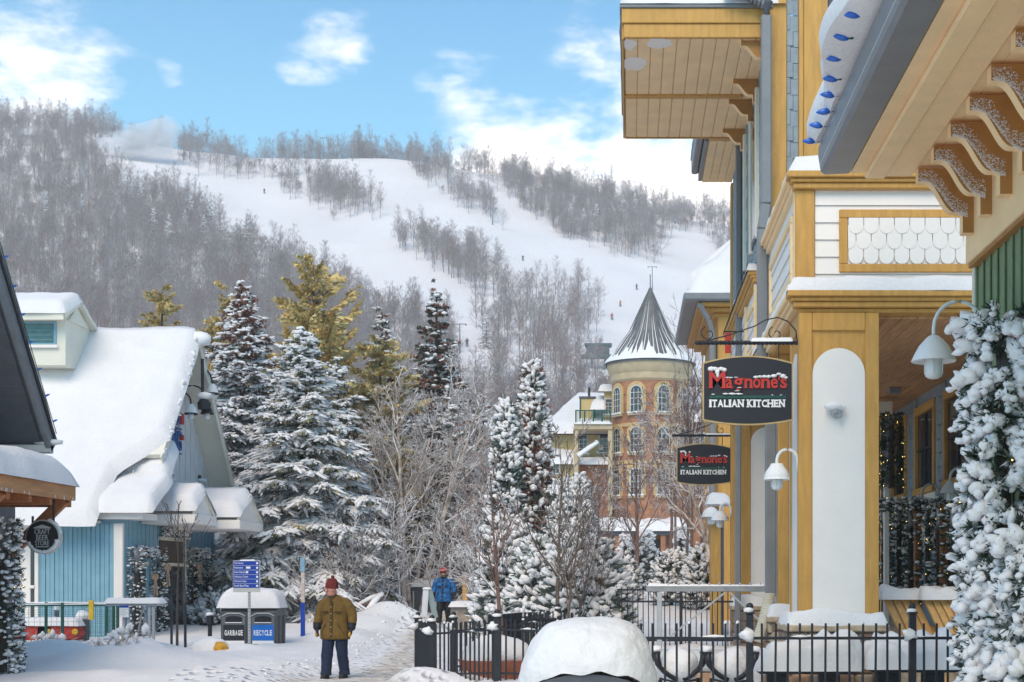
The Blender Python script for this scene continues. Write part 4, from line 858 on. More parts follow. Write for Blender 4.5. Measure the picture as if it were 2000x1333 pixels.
# dormer
yd = 38.2; zd0, zd1 = ZZ(692, yd), ZZ(632, yd); xd0, xd1 = XX(18, yd), XX(118, yd)
dm = MB().box(xd0, xd1 + .14, yd, YR2 + 1, zd0 - .3, zd1 + .3).build('dormer', cream, bh)
wn = bx('window', dm, blue_wall, xd0 + .05, xd1 - .1, yd - .04, yd - .002, zd0 + .25, zd1 + .05); bx('pane', wn, mat('teal_glass', (.05, .13, .14), .1, .3, 6, spec=.7), xd0 + .12, xd1 - .17, yd - .05, yd - .041, zd0 + .3, zd1 - .02, .001)
for i in range(4): bx('blind_slat', wn, mat('teal_blind', (.12, .22, .22), .5), xd0 + .14, xd1 - .19, yd - .056, yd - .051, zd0 + .36 + i * .13, zd0 + .40 + i * .13, .001)
bx('sill', wn, white, xd0, xd1 - .05, yd - .09, yd - .042, zd0 + .16, zd0 + .245)
bx('fascia_board', dm, cream, xd0 - .3, xd1 + .25, yd - .42, yd - .36, zd1 + .02, zd1 + .22); zr = ZZ(588, 38.8); yr_ = 38.85
slab('dormer_roof', yd - .4, zd1 + .2, yr_, zr, xd0 - .4, xd1 + .32, .10, cream, dm); slab('dormer_roof', yr_ + .02, zr, yr_ + 1.15, zd1 + .2, xd0 - .4, xd1 + .32, .10, cream, dm)
MB().prism([(yd + .1, zd1 + .1), (yr_ + .8, zd1 + .1), (yr_, zr - .15)], 'x', xd1 + .1, xd1 + .2).build('dormer_gable', cream, dm, smooth=None)
MB().snow((xd0 - .45, yd - .45, zd1 + .2), (xd1 + .28, yd - .45, zd1 + .2), (xd1 + .28, yr_ + .05, zr), (xd0 - .45, yr_ + .05, zr), .3, (22, 12), .1, 5, .2).snow((xd0 - .45, yr_, zr), (xd1 + .28, yr_, zr), (xd1 + .28, yr_ + 1.15, zd1 + .2), (xd0 - .45, yr_ + 1.15, zd1 + .2), .25, (20, 8), .1, 7, .2).build('dormer_snow', snow, dm, smooth=180)
# low porch roof and the entrance canopy
pr = MB().box(XX(204, 36.3), XX(292, 36.3), 35.75, 36.9, 3.30, 3.46).build('porch_roof', white, bh)
m = MB().snow((XX(202, 36) - .05, 35.6, 3.46), (XX(300, 36) + .1, 35.6, 3.46), (XX(300, 36) + .1, 37.2, 4.35), (XX(202, 36) - .05, 37.2, 4.35), .36, (16, 10), .12, 6, .2)
m.snow((-13.3, 36.9, 4.2), (-12.0, 36.9, 4.2), (-12.1, 38.1, 5.2), (-13.3, 38.1, 5.2), .5, (12, 10), .15, 9, .3); m.build('porch_snow', snow, bh, smooth=180)
cn = thing('entrance_canopy', 'white canopy with two humps of snow over the garlanded shop entrance', 'canopy', (-12, 39, 0))
MB().box(-12.8, -11.35, 37.25, 39.1, 3.24, 3.50, .02).build('fascia', white, cn); MB().box(-12.8, -10.72, 39.12, 41.6, 3.16, 3.42, .02).build('fascia', white, cn)
def canopy_gable(x0, x1, ya, yb, z0, zt, nm, sd):
    yc = (ya + yb) / 2
    MB().prism([(ya, z0), (yb, z0), (yc, zt)], 'x', x0 + .02, x1 - .03).build('pediment', white, cn, smooth=None)
    MB().bar((x1 - .02, ya - .05, z0), (x1 - .02, yc, zt + .05), .06, .14).bar((x1 - .02, yb + .05, z0), (x1 - .02, yc, zt + .05), .06, .14).build('rake_board', cream, cn)
    MB().snow((x0, ya - .1, z0 + .08), (x1 + .02, ya - .1, z0 + .08), (x1 + .02, yc + .05, zt + .03), (x0, yc + .05, zt + .03), .34, (12, 8), .1, sd, .22).snow((x0, yc - .05, zt + .03), (x1 + .02, yc - .05, zt + .03), (x1 + .02, yb + .1, z0 + .08), (x0, yb + .1, z0 + .08), .30, (12, 8), .1, sd + 2, .22).build('snow_cap', snow, cn, smooth=180)
canopy_gable(-12.8, -11.4, 37.3, 39.0, 3.50, 4.10, 'a', 3); canopy_gable(-12.8, -10.76, 39.2, 41.6, 3.42, 4.1, 'b', 8)
# shop front on the street side
for (ya, yb, zt) in ((36.95, 37.6, 2.15), (38.75, 40.75, 2.85), (41.55, 42.2, 2.2)):
    dr = MB().box(XG2 - .02, XG2 + .04, ya, yb, .0, zt).build('door' if yb - ya > 1 else 'window', mat('dark_brown_frame', (.10, .075, .06), .5, .15, 4), bh); nn = 2 if yb - ya > 1 else 1
    for q in range(nn): a = ya + (yb - ya) * q / nn + .08; b = ya + (yb - ya) * (q + 1) / nn - .08; bx('pane', dr, glass, XG2 + .042, XG2 + .05, a, b, .5, zt - (.75 if nn == 2 else .1), .001)
    bx('lintel', dr, beige, XG2 + .0, XG2 + .09, ya - .1, yb + .1, zt + .002, zt + .10)
    if nn == 2: bx('transom_bar', dr, beige, XG2 + .04, XG2 + .1, ya, yb, 2.15, 2.24); bx('side_post', dr, cream, XG2 + .04, XG2 + .1, yb + .002, yb + .1, 0, 2.85)
def letters3d(par, txt, y0, z0, w, h, x, m_):
    yy = y0
    for ch in txt:
        V, Fc = text_line(ch, 0, 0, w, h, .05); V2 = np.stack((x - V[:, 1], yy + V[:, 0], z0 + V[:, 2]), 1); MB().add(V2, Fc).build('letter', m_, par, smooth=None); yy += w * 1.25
lt = thing('shop_letters', 'blue raised shop letters on the grey gable of the blue house with small red marks', 'sign', (XG2, 38.5, 4.6))
lb = mat('letter_blue', (.05, .13, .36), .5)
letters3d(lt, 'ING', 39.02, 5.42, .40, .56, XG2 + .06, lb); letters3d(lt, 'D', 39.85, 6.12, .40, .52, XG2 + .06, lb)
bx('underline', lt, lb, XG2 + .02, XG2 + .09, 39.0, 40.5, 6.02, 6.07); bx('underline', lt, lb, XG2 + .02, XG2 + .09, 39.0, 40.5, 5.33, 5.37)
bx('red_mark', lt, sign_red, XG2 + .02, XG2 + .1, 40.4, 40.65, 6.2, 6.5); bx('red_mark', lt, sign_red, XG2 + .02, XG2 + .1, 40.5, 40.65, 5.75, 5.9)
lad = thing('wall_ladder', 'short snow-covered ladder rungs fixed to the grey gable boards', 'ladder', (XG2, 37.9, 3.9))
for i in range(4): bx('rung', lad, galv, XG2, XG2 + .14, 39.35, 39.7, 4.1 + i * .19, 4.15 + i * .19); MB().blob((XG2 + .08, 39.52, 4.18 + i * .19), (.08, .2, .045), np.random.default_rng(i)).build('snow_cap', snow_soft, lad, smooth=180)
def gooseneck(name, label, base, out, drop, shade_r, m_, cat='lamp', group=None, snowc=True, side=(1, 0)):
    t = thing(name, label, cat, base, group); b = np.array(base, float); sx, sy = side; an = np.linspace(0, math.pi, 12)
    pts = [b + (0, 0, -.15), b] + [b + (sx * out / 2 * (1 - math.cos(a)), sy * out / 2 * (1 - math.cos(a)), out * .55 * math.sin(a)) for a in an[1:]] + [b + (sx * out, sy * out, -drop * .4)]
    MB().tube(pts, .022, 8).build('arm', m_, t, smooth=180); c = b + (sx * out, sy * out, -drop)
    MB().lathe([(.03, drop * .80), (.06, drop * .76), (shade_r * .34, drop * .70), (shade_r * .66, drop * .46), (shade_r * .88, drop * .18), (shade_r, 0), (shade_r * .97, -.006), (shade_r * .6, drop * .35), (0, drop * .5)], c, 22).build('shade', m_, t, smooth=50)
    rg_ = shade_r; MB().lathe([(0, drop * .1), (rg_ * .40, drop * .1), (rg_ * .42, -rg_ * .5), (rg_ * .36, -rg_ * .68), (rg_ * .2, -rg_ * .78), (0, -rg_ * .8)], c, 16).build('glass', frosted, t, smooth=50)
    if shade_r > .16 and m_ is not iron:
        cg = MB()
        for q in range(6): a_ = q * math.pi / 3 + .3; cg.tube([c + (rg_ * .45 * math.cos(a_), rg_ * .45 * math.sin(a_), drop * .1), c + (rg_ * .45 * math.cos(a_), rg_ * .45 * math.sin(a_), -rg_ * .55)], .006, 4)
        cg.build('cage', m_, t, smooth=180)
    if snowc: MB().lathe([(0, drop * .86), (.08, drop * .85), (shade_r * .5, drop * .74), (shade_r * .8, drop * .45), (shade_r * .95, .05), (shade_r * .93, .02)], c, 14).build('snow_cap', snow_soft, t, smooth=180)
    return t
for i, (y, z, o_) in enumerate(((39.9, 6.75, .5), (40.25, 6.8, .85), (40.9, 7.45, .8))):
    gooseneck('gable_lamp', ['black hooked lamp nearest the blue letters on the gable', 'black hooked lamp with the broad shade over the blue letters', 'black gooseneck lamp high under the gable peak'][i], (XG2 + .02, y, z), o_, .34, .19, iron, group='black lamps on the gable of the blue house', snowc=i != 1)
fl = thing('gable_floodlight', 'black floodlight pole with snow hat at the peak of the blue house roof', 'lamp', (XO, YR2 + .1, 7.2))
MB().tube([(XO + .15, YR2 - .1, 8.0), (XO + .16, YR2 - .1, 6.9)], .045, 8).build('pole', iron, fl); MB().lathe([(0, .12), (.12, .1), (.19, 0), (.17, -.18), (0, -.2)], (XO + .2, YR2 - .1, 6.75), 14).build('lamp_head', iron, fl); MB().blob((XO + .2, YR2 - .1, 6.95), (.24, .2, .12), np.random.default_rng(5)).blob((XO + .1, YR2 - .05, 8.55), (.3, .3, .22), np.random.default_rng(8)).build('snow_cap', snow_soft, fl, smooth=180)
cm = thing('wall_camera', 'small white security camera under the beige eave of the gable', 'camera', (XG2, 41.6, 4.9))
MB().tube([(XG2 + .02, 42.3, 4.75), (XG2 + .25, 42.3, 4.7)], .05, 10).build('body', lamp_white, cm); bx('bracket', cm, iron, XG2 - .02, XG2 + .08, 42.25, 42.35, 4.78, 4.88)

# ---------------------------------------------------------------- dark building and timber awning at the near side
nb = thing('slate_building', 'slate grey sided building with a steep snow-edged roof beside the timber awning', 'building', (-12, 23, 0))
bx('wall', nb, dark_grey, -16, -11.66, 18, 27, -.2, 4.4); bx('wall', nb, mat('navy_siding', (.05, .075, .12), .6), -13, -11.6, 22.0, 24.45, 3.9, 6.4)
YR3, ZR3 = 21.0, 10.45; sl3 = (ZR3 - 4.22) / (25.95 - YR3)
V = []
for xx in (-16, -10.62): V += [(xx, YR3, ZR3), (xx, 26.0, 4.16), (xx, 26.16, 4.36), (xx, YR3 + .1, ZR3 + .25)]
rf3 = MB().add(V, [(0, 4, 5, 1), (1, 5, 6, 2), (2, 6, 7, 3), (3, 7, 4, 0), (0, 1, 2, 3), (7, 6, 5, 4)]).build('roof', dark_grey, nb, smooth=None)
s = .6; hy3 = math.hypot(1, sl3)
while s < 6.15 * 1.28:
    f = lambda q: (YR3 + q / hy3, ZR3 - .02 - sl3 * q / hy3); (ya, za), (yb_, zb_) = f(s), f(s + .185); V = []
    for xx in (-11.66, -10.72): V += [(xx, ya, za - .035), (xx, yb_, zb_ - .035), (xx, yb_, zb_ + .0), (xx, ya, za + .0)]
    if zb_ > 4.2: MB().add(V, [(0, 1, 5, 4), (1, 2, 6, 5), (2, 3, 7, 6), (3, 0, 4, 7), (3, 2, 1, 0), (4, 5, 6, 7)]).build('soffit_board', dark_grey, rf3, smooth=None)
    s += .195
MB().bar((-10.6, YR3, ZR3 + .06), (-10.6, 26.08, 4.18), .10, .30, .02).build('rake_board', mat('rake_grey', (.17, .175, .19), .5), nb); MB().bar((-10.54, YR3, ZR3 + .22), (-10.54, 26.1, 4.32), .05, .08, .01).build('rake_trim', iron, nb)
MB().bar((-11.9, 25.98, 4.16), (-10.55, 25.98, 4.16), .16, .16, .02).build('gutter', galv, nb); MB().bar((-11.5, 25.9, 3.75), (-10.78, 25.9, 4.02), .05, .05).build('gutter_bracket', galv, nb); MB().blob((-10.7, 26.0, 4.29), (.35, .12, .06), np.random.default_rng(6)).build('gutter_snow', snow_soft, nb, smooth=180)
MB().snow((-16, YR3 + .2, ZR3 + .2), (-10.56, YR3 + .2, ZR3 + .2), (-10.56, 26.1, 4.42), (-16, 26.1, 4.42), .16, (14, 30), .3, 5, .08, .03).build('roof_snow', snow, nb, smooth=180)
bx('lower_wall_trim', nb, dark_grey, -11.9, -10.95, 24.8, 25.5, 3.55, 4.12)
b3 = thing('roof_edge_lights', 'small blue bulbs clipped along the steep slate roof edge', 'string lights', (-10.5, 24, 5))
MB().tube([(-10.5, YR3 + .5, ZR3 - .25), (-10.5, 26.05, 4.45)], .008, 5).build('wire', green_metal, b3)
for i in range(14):
    s = .10 + .88 * i / 13; y = YR3 + 5.0 * s; MB().tube([(-10.5, y, ZR3 + .30 - 6.22 * s), (-10.46, y, ZR3 + .32 - 6.22 * s), (-10.42, y, ZR3 + .335 - 6.22 * s)], [.016, .02, .007], 8).build('bulb', blue_bulb, b3)
aw = thing('timber_awning', 'stained timber awning under a thick layer of snow beside the beer store sign', 'awning', (-10.5, 24, 3.2))
XA = -10.02; YA = 25.62
MB().bar((XA, 20.5, 3.33), (XA, YA, 3.33), .09, .27, .015, up=(0, 0, 1)).build('fascia_beam', wood_raw if False else mat('cedar_beam', (.52, .25, .10), .6, .2, 3, .15, 30, stretch=(4, .5, 4)), aw)
MB().box(-11.6, XA - .06, 20.5, YA - .02, 3.22, 3.30).build('roof_deck', timber, aw)
for i in range(6): MB().box(-11.6, XA - .05, YA - .08 - i * .85, YA - .02 - i * .85 + .06, 3.08, 3.216).build('rafter', timber, aw)
for yb_ in (25.45, 22.9): MB().bar((-11.35, yb_, 1.98), (XA - .1, yb_, 3.2), .13, .19, .012).build('brace', timber, aw)
MB().snow((-11.7, 20.4, 3.46), (XA + .08, 20.4, 3.46), (XA + .08, YA + .06, 3.46), (-11.7, YA + .06, 3.46), .56, (16, 34), .08, 5, .55, .03).build('snow_layer', snow, aw, smooth=180)
# round hanging sign
cs = thing('beer_store_sign', 'round black CRAFT BEER STORE sign hanging from the timber awning', 'sign', (XX(86, 25.2), 25.2, ZZ(1049, 25.2)))
cx, cz, cy_ = XX(86, 25.2), ZZ(1049, 25.2), 25.2; rr = .295
MB().lathe([(0, -.07), (rr, -.07), (rr + .012, -.06), (rr + .012, .06), (rr, .07), (0, .07)], (cx, cy_, cz), 36, axis='y').build('rim', lamp_steel, cs, smooth=30)
MB().lathe([(0, .07), (rr - .015, .07), (rr - .015, .078), (0, .078)], (cx, cy_, cz), 36, axis='y').build('face', black, cs, smooth=30)
yt = cy_ - .082
for j, (txt, w, zz) in enumerate((('CRAFT', .27, .045), ('BEER', .21, -.055), ('STORE', .25, -.155))):
    V, Fc = text_line(txt, cx - w / 2, cz + zz, w, .088, .003, yt); MB().add(V, Fc).build('lettering', print_grey, cs, smooth=None)
MB().prism([(cx - .15, cz + .145), (cx + .15, cz + .145), (cx + .15, cz + .165), (cx, cz + .215), (cx - .15, cz + .165)], 'y', yt - .003, yt + .002).build('roof_emblem', print_grey, cs, smooth=None)
MB().box(cx - .11, cx + .11, yt - .003, yt + .002, cz - .185, cz - .17, .001).build('underline', print_grey, cs)
MB().tube([(cx + .17, cy_, cz + rr * .8), (cx + .17, cy_, 3.2)], .022, 8).build('hanger', iron, cs); MB().tube([(cx - .2, cy_, cz + rr * .7), (cx - .2, cy_, 2.9)], .022, 8).build('hanger', iron, cs)
mb = MB(); rg = np.random.default_rng(12)
for a in np.linspace(R(205), R(345), 26): mb.blob((cx + (rr - .03) * math.cos(a), cy_ - .07, cz + (rr - .03) * math.sin(a)), (.045, .02, .035), rg, .3, 1)
for a in np.linspace(R(15), R(70), 10): mb.blob((cx + (rr + .02) * math.cos(a), cy_ - .02, cz + (rr + .02) * math.sin(a)), (.03, .05, .03), rg, .3, 1)
mb.build('snow_cap', snow_soft, cs, smooth=180)
for i, (yy_, hh) in enumerate(((25.95, 2.1),)):
    wn_ = MB().box(-11.64, -11.58, 22.2, 24.4, 1.0, 2.9).build('window', iron, nb)

# ---------------------------------------------------------------- evergreens round the square
def mixn(f_top, top_slot=1, lo_slot=0):
    return lambda z, rng, n: np.where(rng.random(n) < np.clip(f_top(z), 0, 1), top_slot, lo_slot)
ng = lambda z, rng, n: np.zeros(n, int)
conifer_thing('spruce_tree', 'tall snowy spruce with a rust-brown cone-laden top next to the blue house', XX(475, 47), 47, [needle, needle_rust], dict(seed=1, h=ZZ(556, 47) - gz1(-12, 47), rad=3.0, whorls=50, per=10, fr_n=30, mats_frac=mixn(lambda z: (z - .62) * 4), droop=.38, snowf=lambda z: np.clip(1.0 - np.clip(z - .6, 0, 1) * 1.9, .3, 1), shape=.8, sw=.085, fw=.11))
conifer_thing('spruce_tree', 'broad spruce wholly white with snow before the golden pine', XX(592, 44), 44, [needle, needle_olive], dict(seed=2, h=ZZ(645, 44) - gz1(-10, 44), rad=3.0, whorls=46, per=10, fr_n=32, mats_frac=mixn(lambda z: .25 + 0 * z), droop=.42, snowf=.92, shape=.75, sw=.085, fw=.11))
conifer_thing('spruce_tree', 'snowy spruce with brown-flecked tip between the golden pine and the dark spruce', XX(745, 55), 55, [needle, needle_rust], dict(seed=3, h=ZZ(612, 55) - gz1(-9, 55), rad=2.3, whorls=42, per=8, fr_n=15, mats_frac=mixn(lambda z: .35 + .4 * z), droop=.35, snowf=.55, shape=.8, sw=.09))
conifer_thing('spruce_tree', 'dark rust-tinged spruce with hardly any snow, tallest behind the birches', XX(851, 58), 58, [needle, needle_rust, needle_far], dict(seed=4, h=ZZ(573, 58) - gz1(-8, 58), rad=2.3, whorls=52, per=9, fr_n=17, mats_frac=lambda z, rng, n: rng.choice([0, 1, 1, 2], n), droop=.32, snowf=.14, shape=.72, sw=.13))
conifer_thing('spruce_tree', 'snowy spruce low behind the parting walker and the birches', XX(880, 50), 50, [needle, needle_rust], dict(seed=5, h=7.2, rad=2.6, whorls=26, per=8, fr_n=16, mats_frac=mixn(lambda z: .25 + 0 * z), droop=.4, snowf=.6, shape=.8, sw=.09))
conifer_thing('spruce_tree', 'snowy spruce behind the signboard and the bins', XX(660, 49), 49, [needle, needle_olive], dict(seed=6, h=8.6, rad=2.9, whorls=30, per=8, fr_n=16, mats_frac=mixn(lambda z: .2 + 0 * z), droop=.4, snowf=.75, shape=.8, sw=.095))
conifer_thing('spruce_tree', 'thin dark spruce at the back of the birches', XX(790, 64), 64, [needle, needle_rust], dict(seed=7, h=8.5, rad=2.2, whorls=30, per=8, fr_n=13, mats_frac=mixn(lambda z: .5 + 0 * z), droop=.3, snowf=.5, shape=.8, sw=.09))
conifer_thing('pine_tree', 'tall golden-needled pine standing above the white spruces', XX(612, 53), 53, [needle_gold, needle_olive], dict(seed=8, h=ZZ(520, 53) - gz1(-12, 53), rad=3.0, whorls=30, per=7, fr_n=34, frl=1.7, mats_frac=lambda z, rng, n: rng.choice([0, 0, 1], n), droop=-.18, snowf=.0, shape=.5, base=.2, sw=.07, fw=.05, up=.6, ragged=.5))
conifer_thing('pine_tree', 'olive-gold pine with drooping boughs in front of the dark spruce', XX(742, 50), 50, [needle_gold, needle_olive], dict(seed=9, h=ZZ(665, 50) - gz1(-9, 50), rad=2.3, whorls=26, per=7, fr_n=34, frl=1.6, mats_frac=lambda z, rng, n: rng.choice([0, 1, 1], n), droop=.1, snowf=.0, shape=.45, base=.2, sw=.08, fw=.055, up=.1, ragged=.4))
conifer_thing('pine_tree', 'small golden pine peeking over the ridge of the blue house', XX(318, 58), 58, [needle_gold, needle_olive], dict(seed=10, h=ZZ(572, 58) - gz1(-16, 58), rad=1.6, whorls=22, per=6, fr_n=34, frl=1.5, mats_frac=lambda z, rng, n: rng.choice([0, 0, 1], n), droop=-.2, snowf=.0, shape=.4, base=.3, sw=.08, fw=.07, up=.4, ragged=.4))
conifer_thing('pine_tree', 'thin golden pine half hidden behind the rust-topped spruce', XX(440, 57), 57, [needle_gold, needle_olive], dict(seed=14, h=ZZ(590, 57) - gz1(-16, 57), rad=1.7, whorls=20, per=6, fr_n=34, frl=1.5, mats_frac=lambda z, rng, n: rng.choice([0, 0, 1], n), droop=-.1, snowf=.0, shape=.4, base=.4, sw=.08, fw=.07, up=.3, ragged=.4))
# hillside evergreens in small clumps
far_kinds = []
for i in range(2):
    t = conifer_thing('hill_evergreen', 'x', 0, 0, [needle_far], dict(seed=30 + i, h=11, rad=2.5, whorls=16, per=7, fr_n=7, mats_frac=ng, droop=.3, snowf=.5 if i == 0 else .75, shape=.8, fw=.34, sw=.34), z=0); far_kinds.append(t)
HE = [(372, 445, .9), (362, 470, .8), (410, 460, 1.0), (398, 480, .8), (425, 485, .75), (462, 490, .85), (482, 488, .95), (250, 400, .8), (275, 420, .9), (130, 400, .7), (220, 470, .8), (160, 440, .8), (1115, 455, .8), (1140, 460, .7), (1165, 450, .75), (1190, 455, .65), (1215, 440, .7), (1240, 430, .7), (950, 680, .95), (1150, 700, .7), (1175, 695, .6), (440, 495, .7), (300, 470, .9), (330, 480, .8), (90, 430, .8), (390, 400, .6)]
def where_on_hill(px, py):
    best = None
    for Yt in np.linspace(170, 640, 300):
        x = (px - CX) / F * Yt; q = CY - (float(hz(np.array([x]), np.array([Yt]))[0]) - H) / Yt * F
        if best is None or abs(q - py) < best[0]: best = (abs(q - py), x, Yt)
    x, Yt = best[1], best[2]; return x, Yt, float(hz(np.array([x]), np.array([Yt]))[0])
for i, (px, py, s) in enumerate(HE):
    x, Yt, z = where_on_hill(px, py); lb = 'frosted evergreen among bare trees on the wooded flank of the hill' if px < 345 or px == 440 else 'dark snowy evergreen at the lower edge of the main ski run' if px < 500 else 'blue-grey evergreen in the wood beside the far ski run' if py < 470 else 'small evergreen among the bare trees above the chairlift station'
    place(far_kinds[i % 2], (x, Yt, z - .2), i * 1.3, s * 1.05 * Yt / 420 if Yt > 300 else s * .9, lb, 'evergreens, ' + lb.split(' ', 2)[2], cp=i > 1)

# ---------------------------------------------------------------- leafless trees near the square
def bare_thing(name, label, px, Y, h, r0, seed, m_, lean=(0, 0), levels=((14, .25, .98, .42, 40, .15), (6, .2, 1, .5, 38, .1), (5, .2, 1, .55, 35, .05)), group=None, z=None, wig=.02, cat='tree', minr=.006):
    x = XX(px, Y); z = gz1(x, Y) if z is None else z; t = thing(name, label, cat, (x, Y, z), group); rng = np.random.default_rng(seed)
    P, Q = trunk_line(h, r0, 9, rng, lean, wig); V, Fq = tubes(P, Q, 8); o = MB().add(V, Fq).mesh('trunk', m_, 180); ob = bpy.data.objects.new('trunk', o); COL.objects.link(ob); ob.parent = t
    mb = MB()
    for i, (n, t0, t1, lr, ang, cv) in enumerate(levels):
        P, Q = grow(P, Q, n, t0, t1, lr, ang, [5, 4, 3, 2][i], cv, rng, .14); V, Fq = tubes(P, np.maximum(Q, minr), [6, 4, 3, 3][i]); mb.add(V, Fq)
    ob = bpy.data.objects.new('branches', mb.mesh('branches', m_, 180)); COL.objects.link(ob); ob.parent = t; return t
BL = ((11, .3, .98, .38, 34, .12), (6, .2, 1, .55, 36, .0), (6, .15, 1, .5, 34, -.05), (4, .2, 1, .5, 32, -.05))
for i, (px, ln, h, lb) in enumerate(((790, (-.02, 0), 7.6, 'upright pinkish birch stem, straightest of the clump'), (800, (-.24, .05), 6.0, 'birch stem arching towards the signboard'), (822, (.30, 0), 7.8, 'thick pale birch trunk leaning towards the tower'), (828, (.42, .1), 5.2, 'thin birch stem bent low beside the leaning trunk'), (810, (.1, .1), 7.0, 'slim birch stem between the upright and the leaning trunk'), (770, (-.4, 0), 4.6, 'low birch stem bowed down with snow'))):
    bare_thing('birch_tree', lb, px, 46.5 + .3 * i, h, [.10, .09, .12, .05, .08, .06][i], 50 + i, birch_bark, ln, BL, 'birch stems of the clump before the dark spruce')
BT = ((14, .2, .98, .45, 38, .2), (7, .2, 1, .5, 36, .1), (6, .2, 1, .5, 34, .05), (3, .2, 1, .5, 34, 0))
TW = [(930, 54, 6.5, .09, 'bare twiggy tree between the dark spruce and the snowy cedar'), (1170, 62, 4.8, .08, 'reddish bare tree with a dense crown before the brick tower'), (1245, 58, 6.3, .1, 'reddish bare tree in front of the tower doorway'), (1310, 66, 8.4, .1, 'reddish bare tree beneath the far oval sign'), (1130, 70, 4.6, .08, 'reddish bare tree before the yellow house balcony'), (1350, 54, 7.6, .08, 'bare tree close beside the far oval sign'), (895, 62, 7.5, .09, 'brownish bare tree beside the dark spruce'), (710, 58, 7.5, .08, 'brownish bare tree in front of the golden pine')]
for i, (px, Y, h, r0, lb) in enumerate(TW): bare_thing('bare_tree', lb, px, Y, h, r0, 70 + i, twig_red, (0, 0), BT, minr=.009)
TT = ((10, .35, .98, .30, 26, .15), (4, .2, 1, .5, 30, .1), (3, .2, 1, .5, 30, .1))
for i, (px, Y, h, lb) in enumerate(((1340, 60, 11.5, 'tall thin bare tree rising past the cone roof of the tower'), (1372, 56, 10.8, 'tall thin bare tree just beside the large oval sign'), (1322, 63, 9.0, 'thin bare tree crossing the brick tower wall'))): bare_thing('bare_tree', lb, px, Y, h, .07, 90 + i, bark, (0, 0), TT)
bare_thing('birch_tree', 'white birch bending out from the restaurant towards the tower', 1415, 44, 6.2, .11, 97, birch_bark, (-.28, .1), BL)
bare_thing('bare_tree', 'grey bare tree crown behind the white spruces at the hill foot', 735, 95, 13, .2, 98, hill_bark, (0, 0), BT, minr=.015); bare_thing('bare_tree', 'round-crowned bare tree behind the dark spruce', 850, 90, 12.5, .2, 99, hill_bark, (0, 0), BT, minr=.015)
bare_thing('bare_tree', 'pale bare bush-like tree behind the dormer of the blue house', 205, 62, 9.6, .12, 101, bark, (0, 0), BT, minr=.012)
# clumpy snow-laden evergreens
SHV, SHF = ICO[2]
def cedar(name, label, x, y, h, rad, seed, n, shape, clump, sf=.8, slots=None, z=None, group=None):
    rng = np.random.default_rng(seed); z = gz1(x, y) if z is None else z; t = thing(name, label, 'tree', (x, y, z), group); nd = MB(); sb = MB(); tr = MB()
    tr.tube([(0, 0, 0), (0, 0, h * .5), (0, 0, h * .95)], [.09, .06, .02], 7); u = rng.random(n) ** .85; prof = rad * shape(u); a = rng.random(n) * 6.283; rr = prof * (rng.random(n) ** .35)
    p = np.stack((rr * np.cos(a), rr * np.sin(a), u * h), 1); D = np.stack((np.cos(a), np.sin(a), rng.uniform(.1, .9, n)), 1); ln = clump * rng.uniform(.7, 1.5, n)
    k = 9; pp = np.repeat(p, k, 0); DD = np.repeat(D, k, 0) + rng.normal(0, .55, (n * k, 3)); f = frames(DD, roll=rng.random(n * k) * 6.28); f[:, 0] *= (np.repeat(ln, k) * rng.uniform(.8, 1.5, n * k))[:, None]; f[:, 1] *= clump * .45; V9 = DIAMOND
    sl_ = rng.integers(0, 1 if slots is None else 2, n); nd.inst(V9[0], V9[1], pp, f, np.repeat(np.repeat(sl_, k), 1))
    ks = rng.random(n) < sf; q = p[ks] + D[ks] / np.linalg.norm(D[ks], axis=1, keepdims=True) * (ln[ks] * .6)[:, None]; q[:, 2] += clump * .15; g = frames(D[ks] + rng.normal(0, .2, (ks.sum(), 3))); g[:, 0] *= (ln[ks] * .62)[:, None]; g[:, 1] *= (clump * rng.uniform(.35, .62, ks.sum()))[:, None]; g[:, 2] *= (clump * rng.uniform(.25, .42, ks.sum()))[:, None]
    sb.inst(*ICO[1], q, g)
    for sh, zc in ((.62, -.22), (.7, .12)):
        q2 = q + rng.normal(0, clump * .35, q.shape); q2[:, 2] += zc * clump; sb.inst(*ICO[1], q2, g * sh)
    for mb, nm, mm, sm in ((tr, 'trunk', bark_dark, 180), (nd, 'crown', [needle] if slots is None else slots, None), (sb, 'snow_load', snow_soft, 180)):
        o = bpy.data.objects.new(nm, mb.mesh(nm, mm, sm)); COL.objects.link(o); o.parent = t; ORG[o.name] = (x, y, z)
    return t
colm = lambda u: np.clip(.86 * (1 - u) ** .62 * (.72 + .5 * np.sin(np.clip(u * 2.6 + .35, 0, 3.14))), .05, 1.2)
cone = lambda u: np.clip((1 - u) ** .75 * (.55 + .6 * np.sin(np.clip(u * 2.2 + .5, 0, 3.14))), .03, 1.2)
cedar('cedar_tree', 'snow-laden cedar with the highest peak beside the ring fence', XX(1040, 37), 37, ZZ(728, 37) - .2, .74, 1, 1150, colm, .19, .56, [needle, needle_rust])
cedar('cedar_tree', 'narrower snow-laden cedar leaning on the taller cedar peak', XX(990, 36.5), 36.5, ZZ(800, 36.5) - .2, .60, 2, 800, colm, .19, .62)
cedar('cedar_tree', 'snowy twin-peaked cedar bush nearest the back railing, higher tip', XX(1128, 34), 34, ZZ(950, 34) - .1, .55, 3, 560, cone, .19, .86)
cedar('cedar_tree', 'snowy twin-peaked cedar bush, lower tip', XX(1102, 34.3), 34.3, ZZ(962, 34.3) - .1, .50, 4, 460, cone, .19, .86)
dome = lambda u: np.sqrt(np.clip(1 - u ** 2, 0, 1))
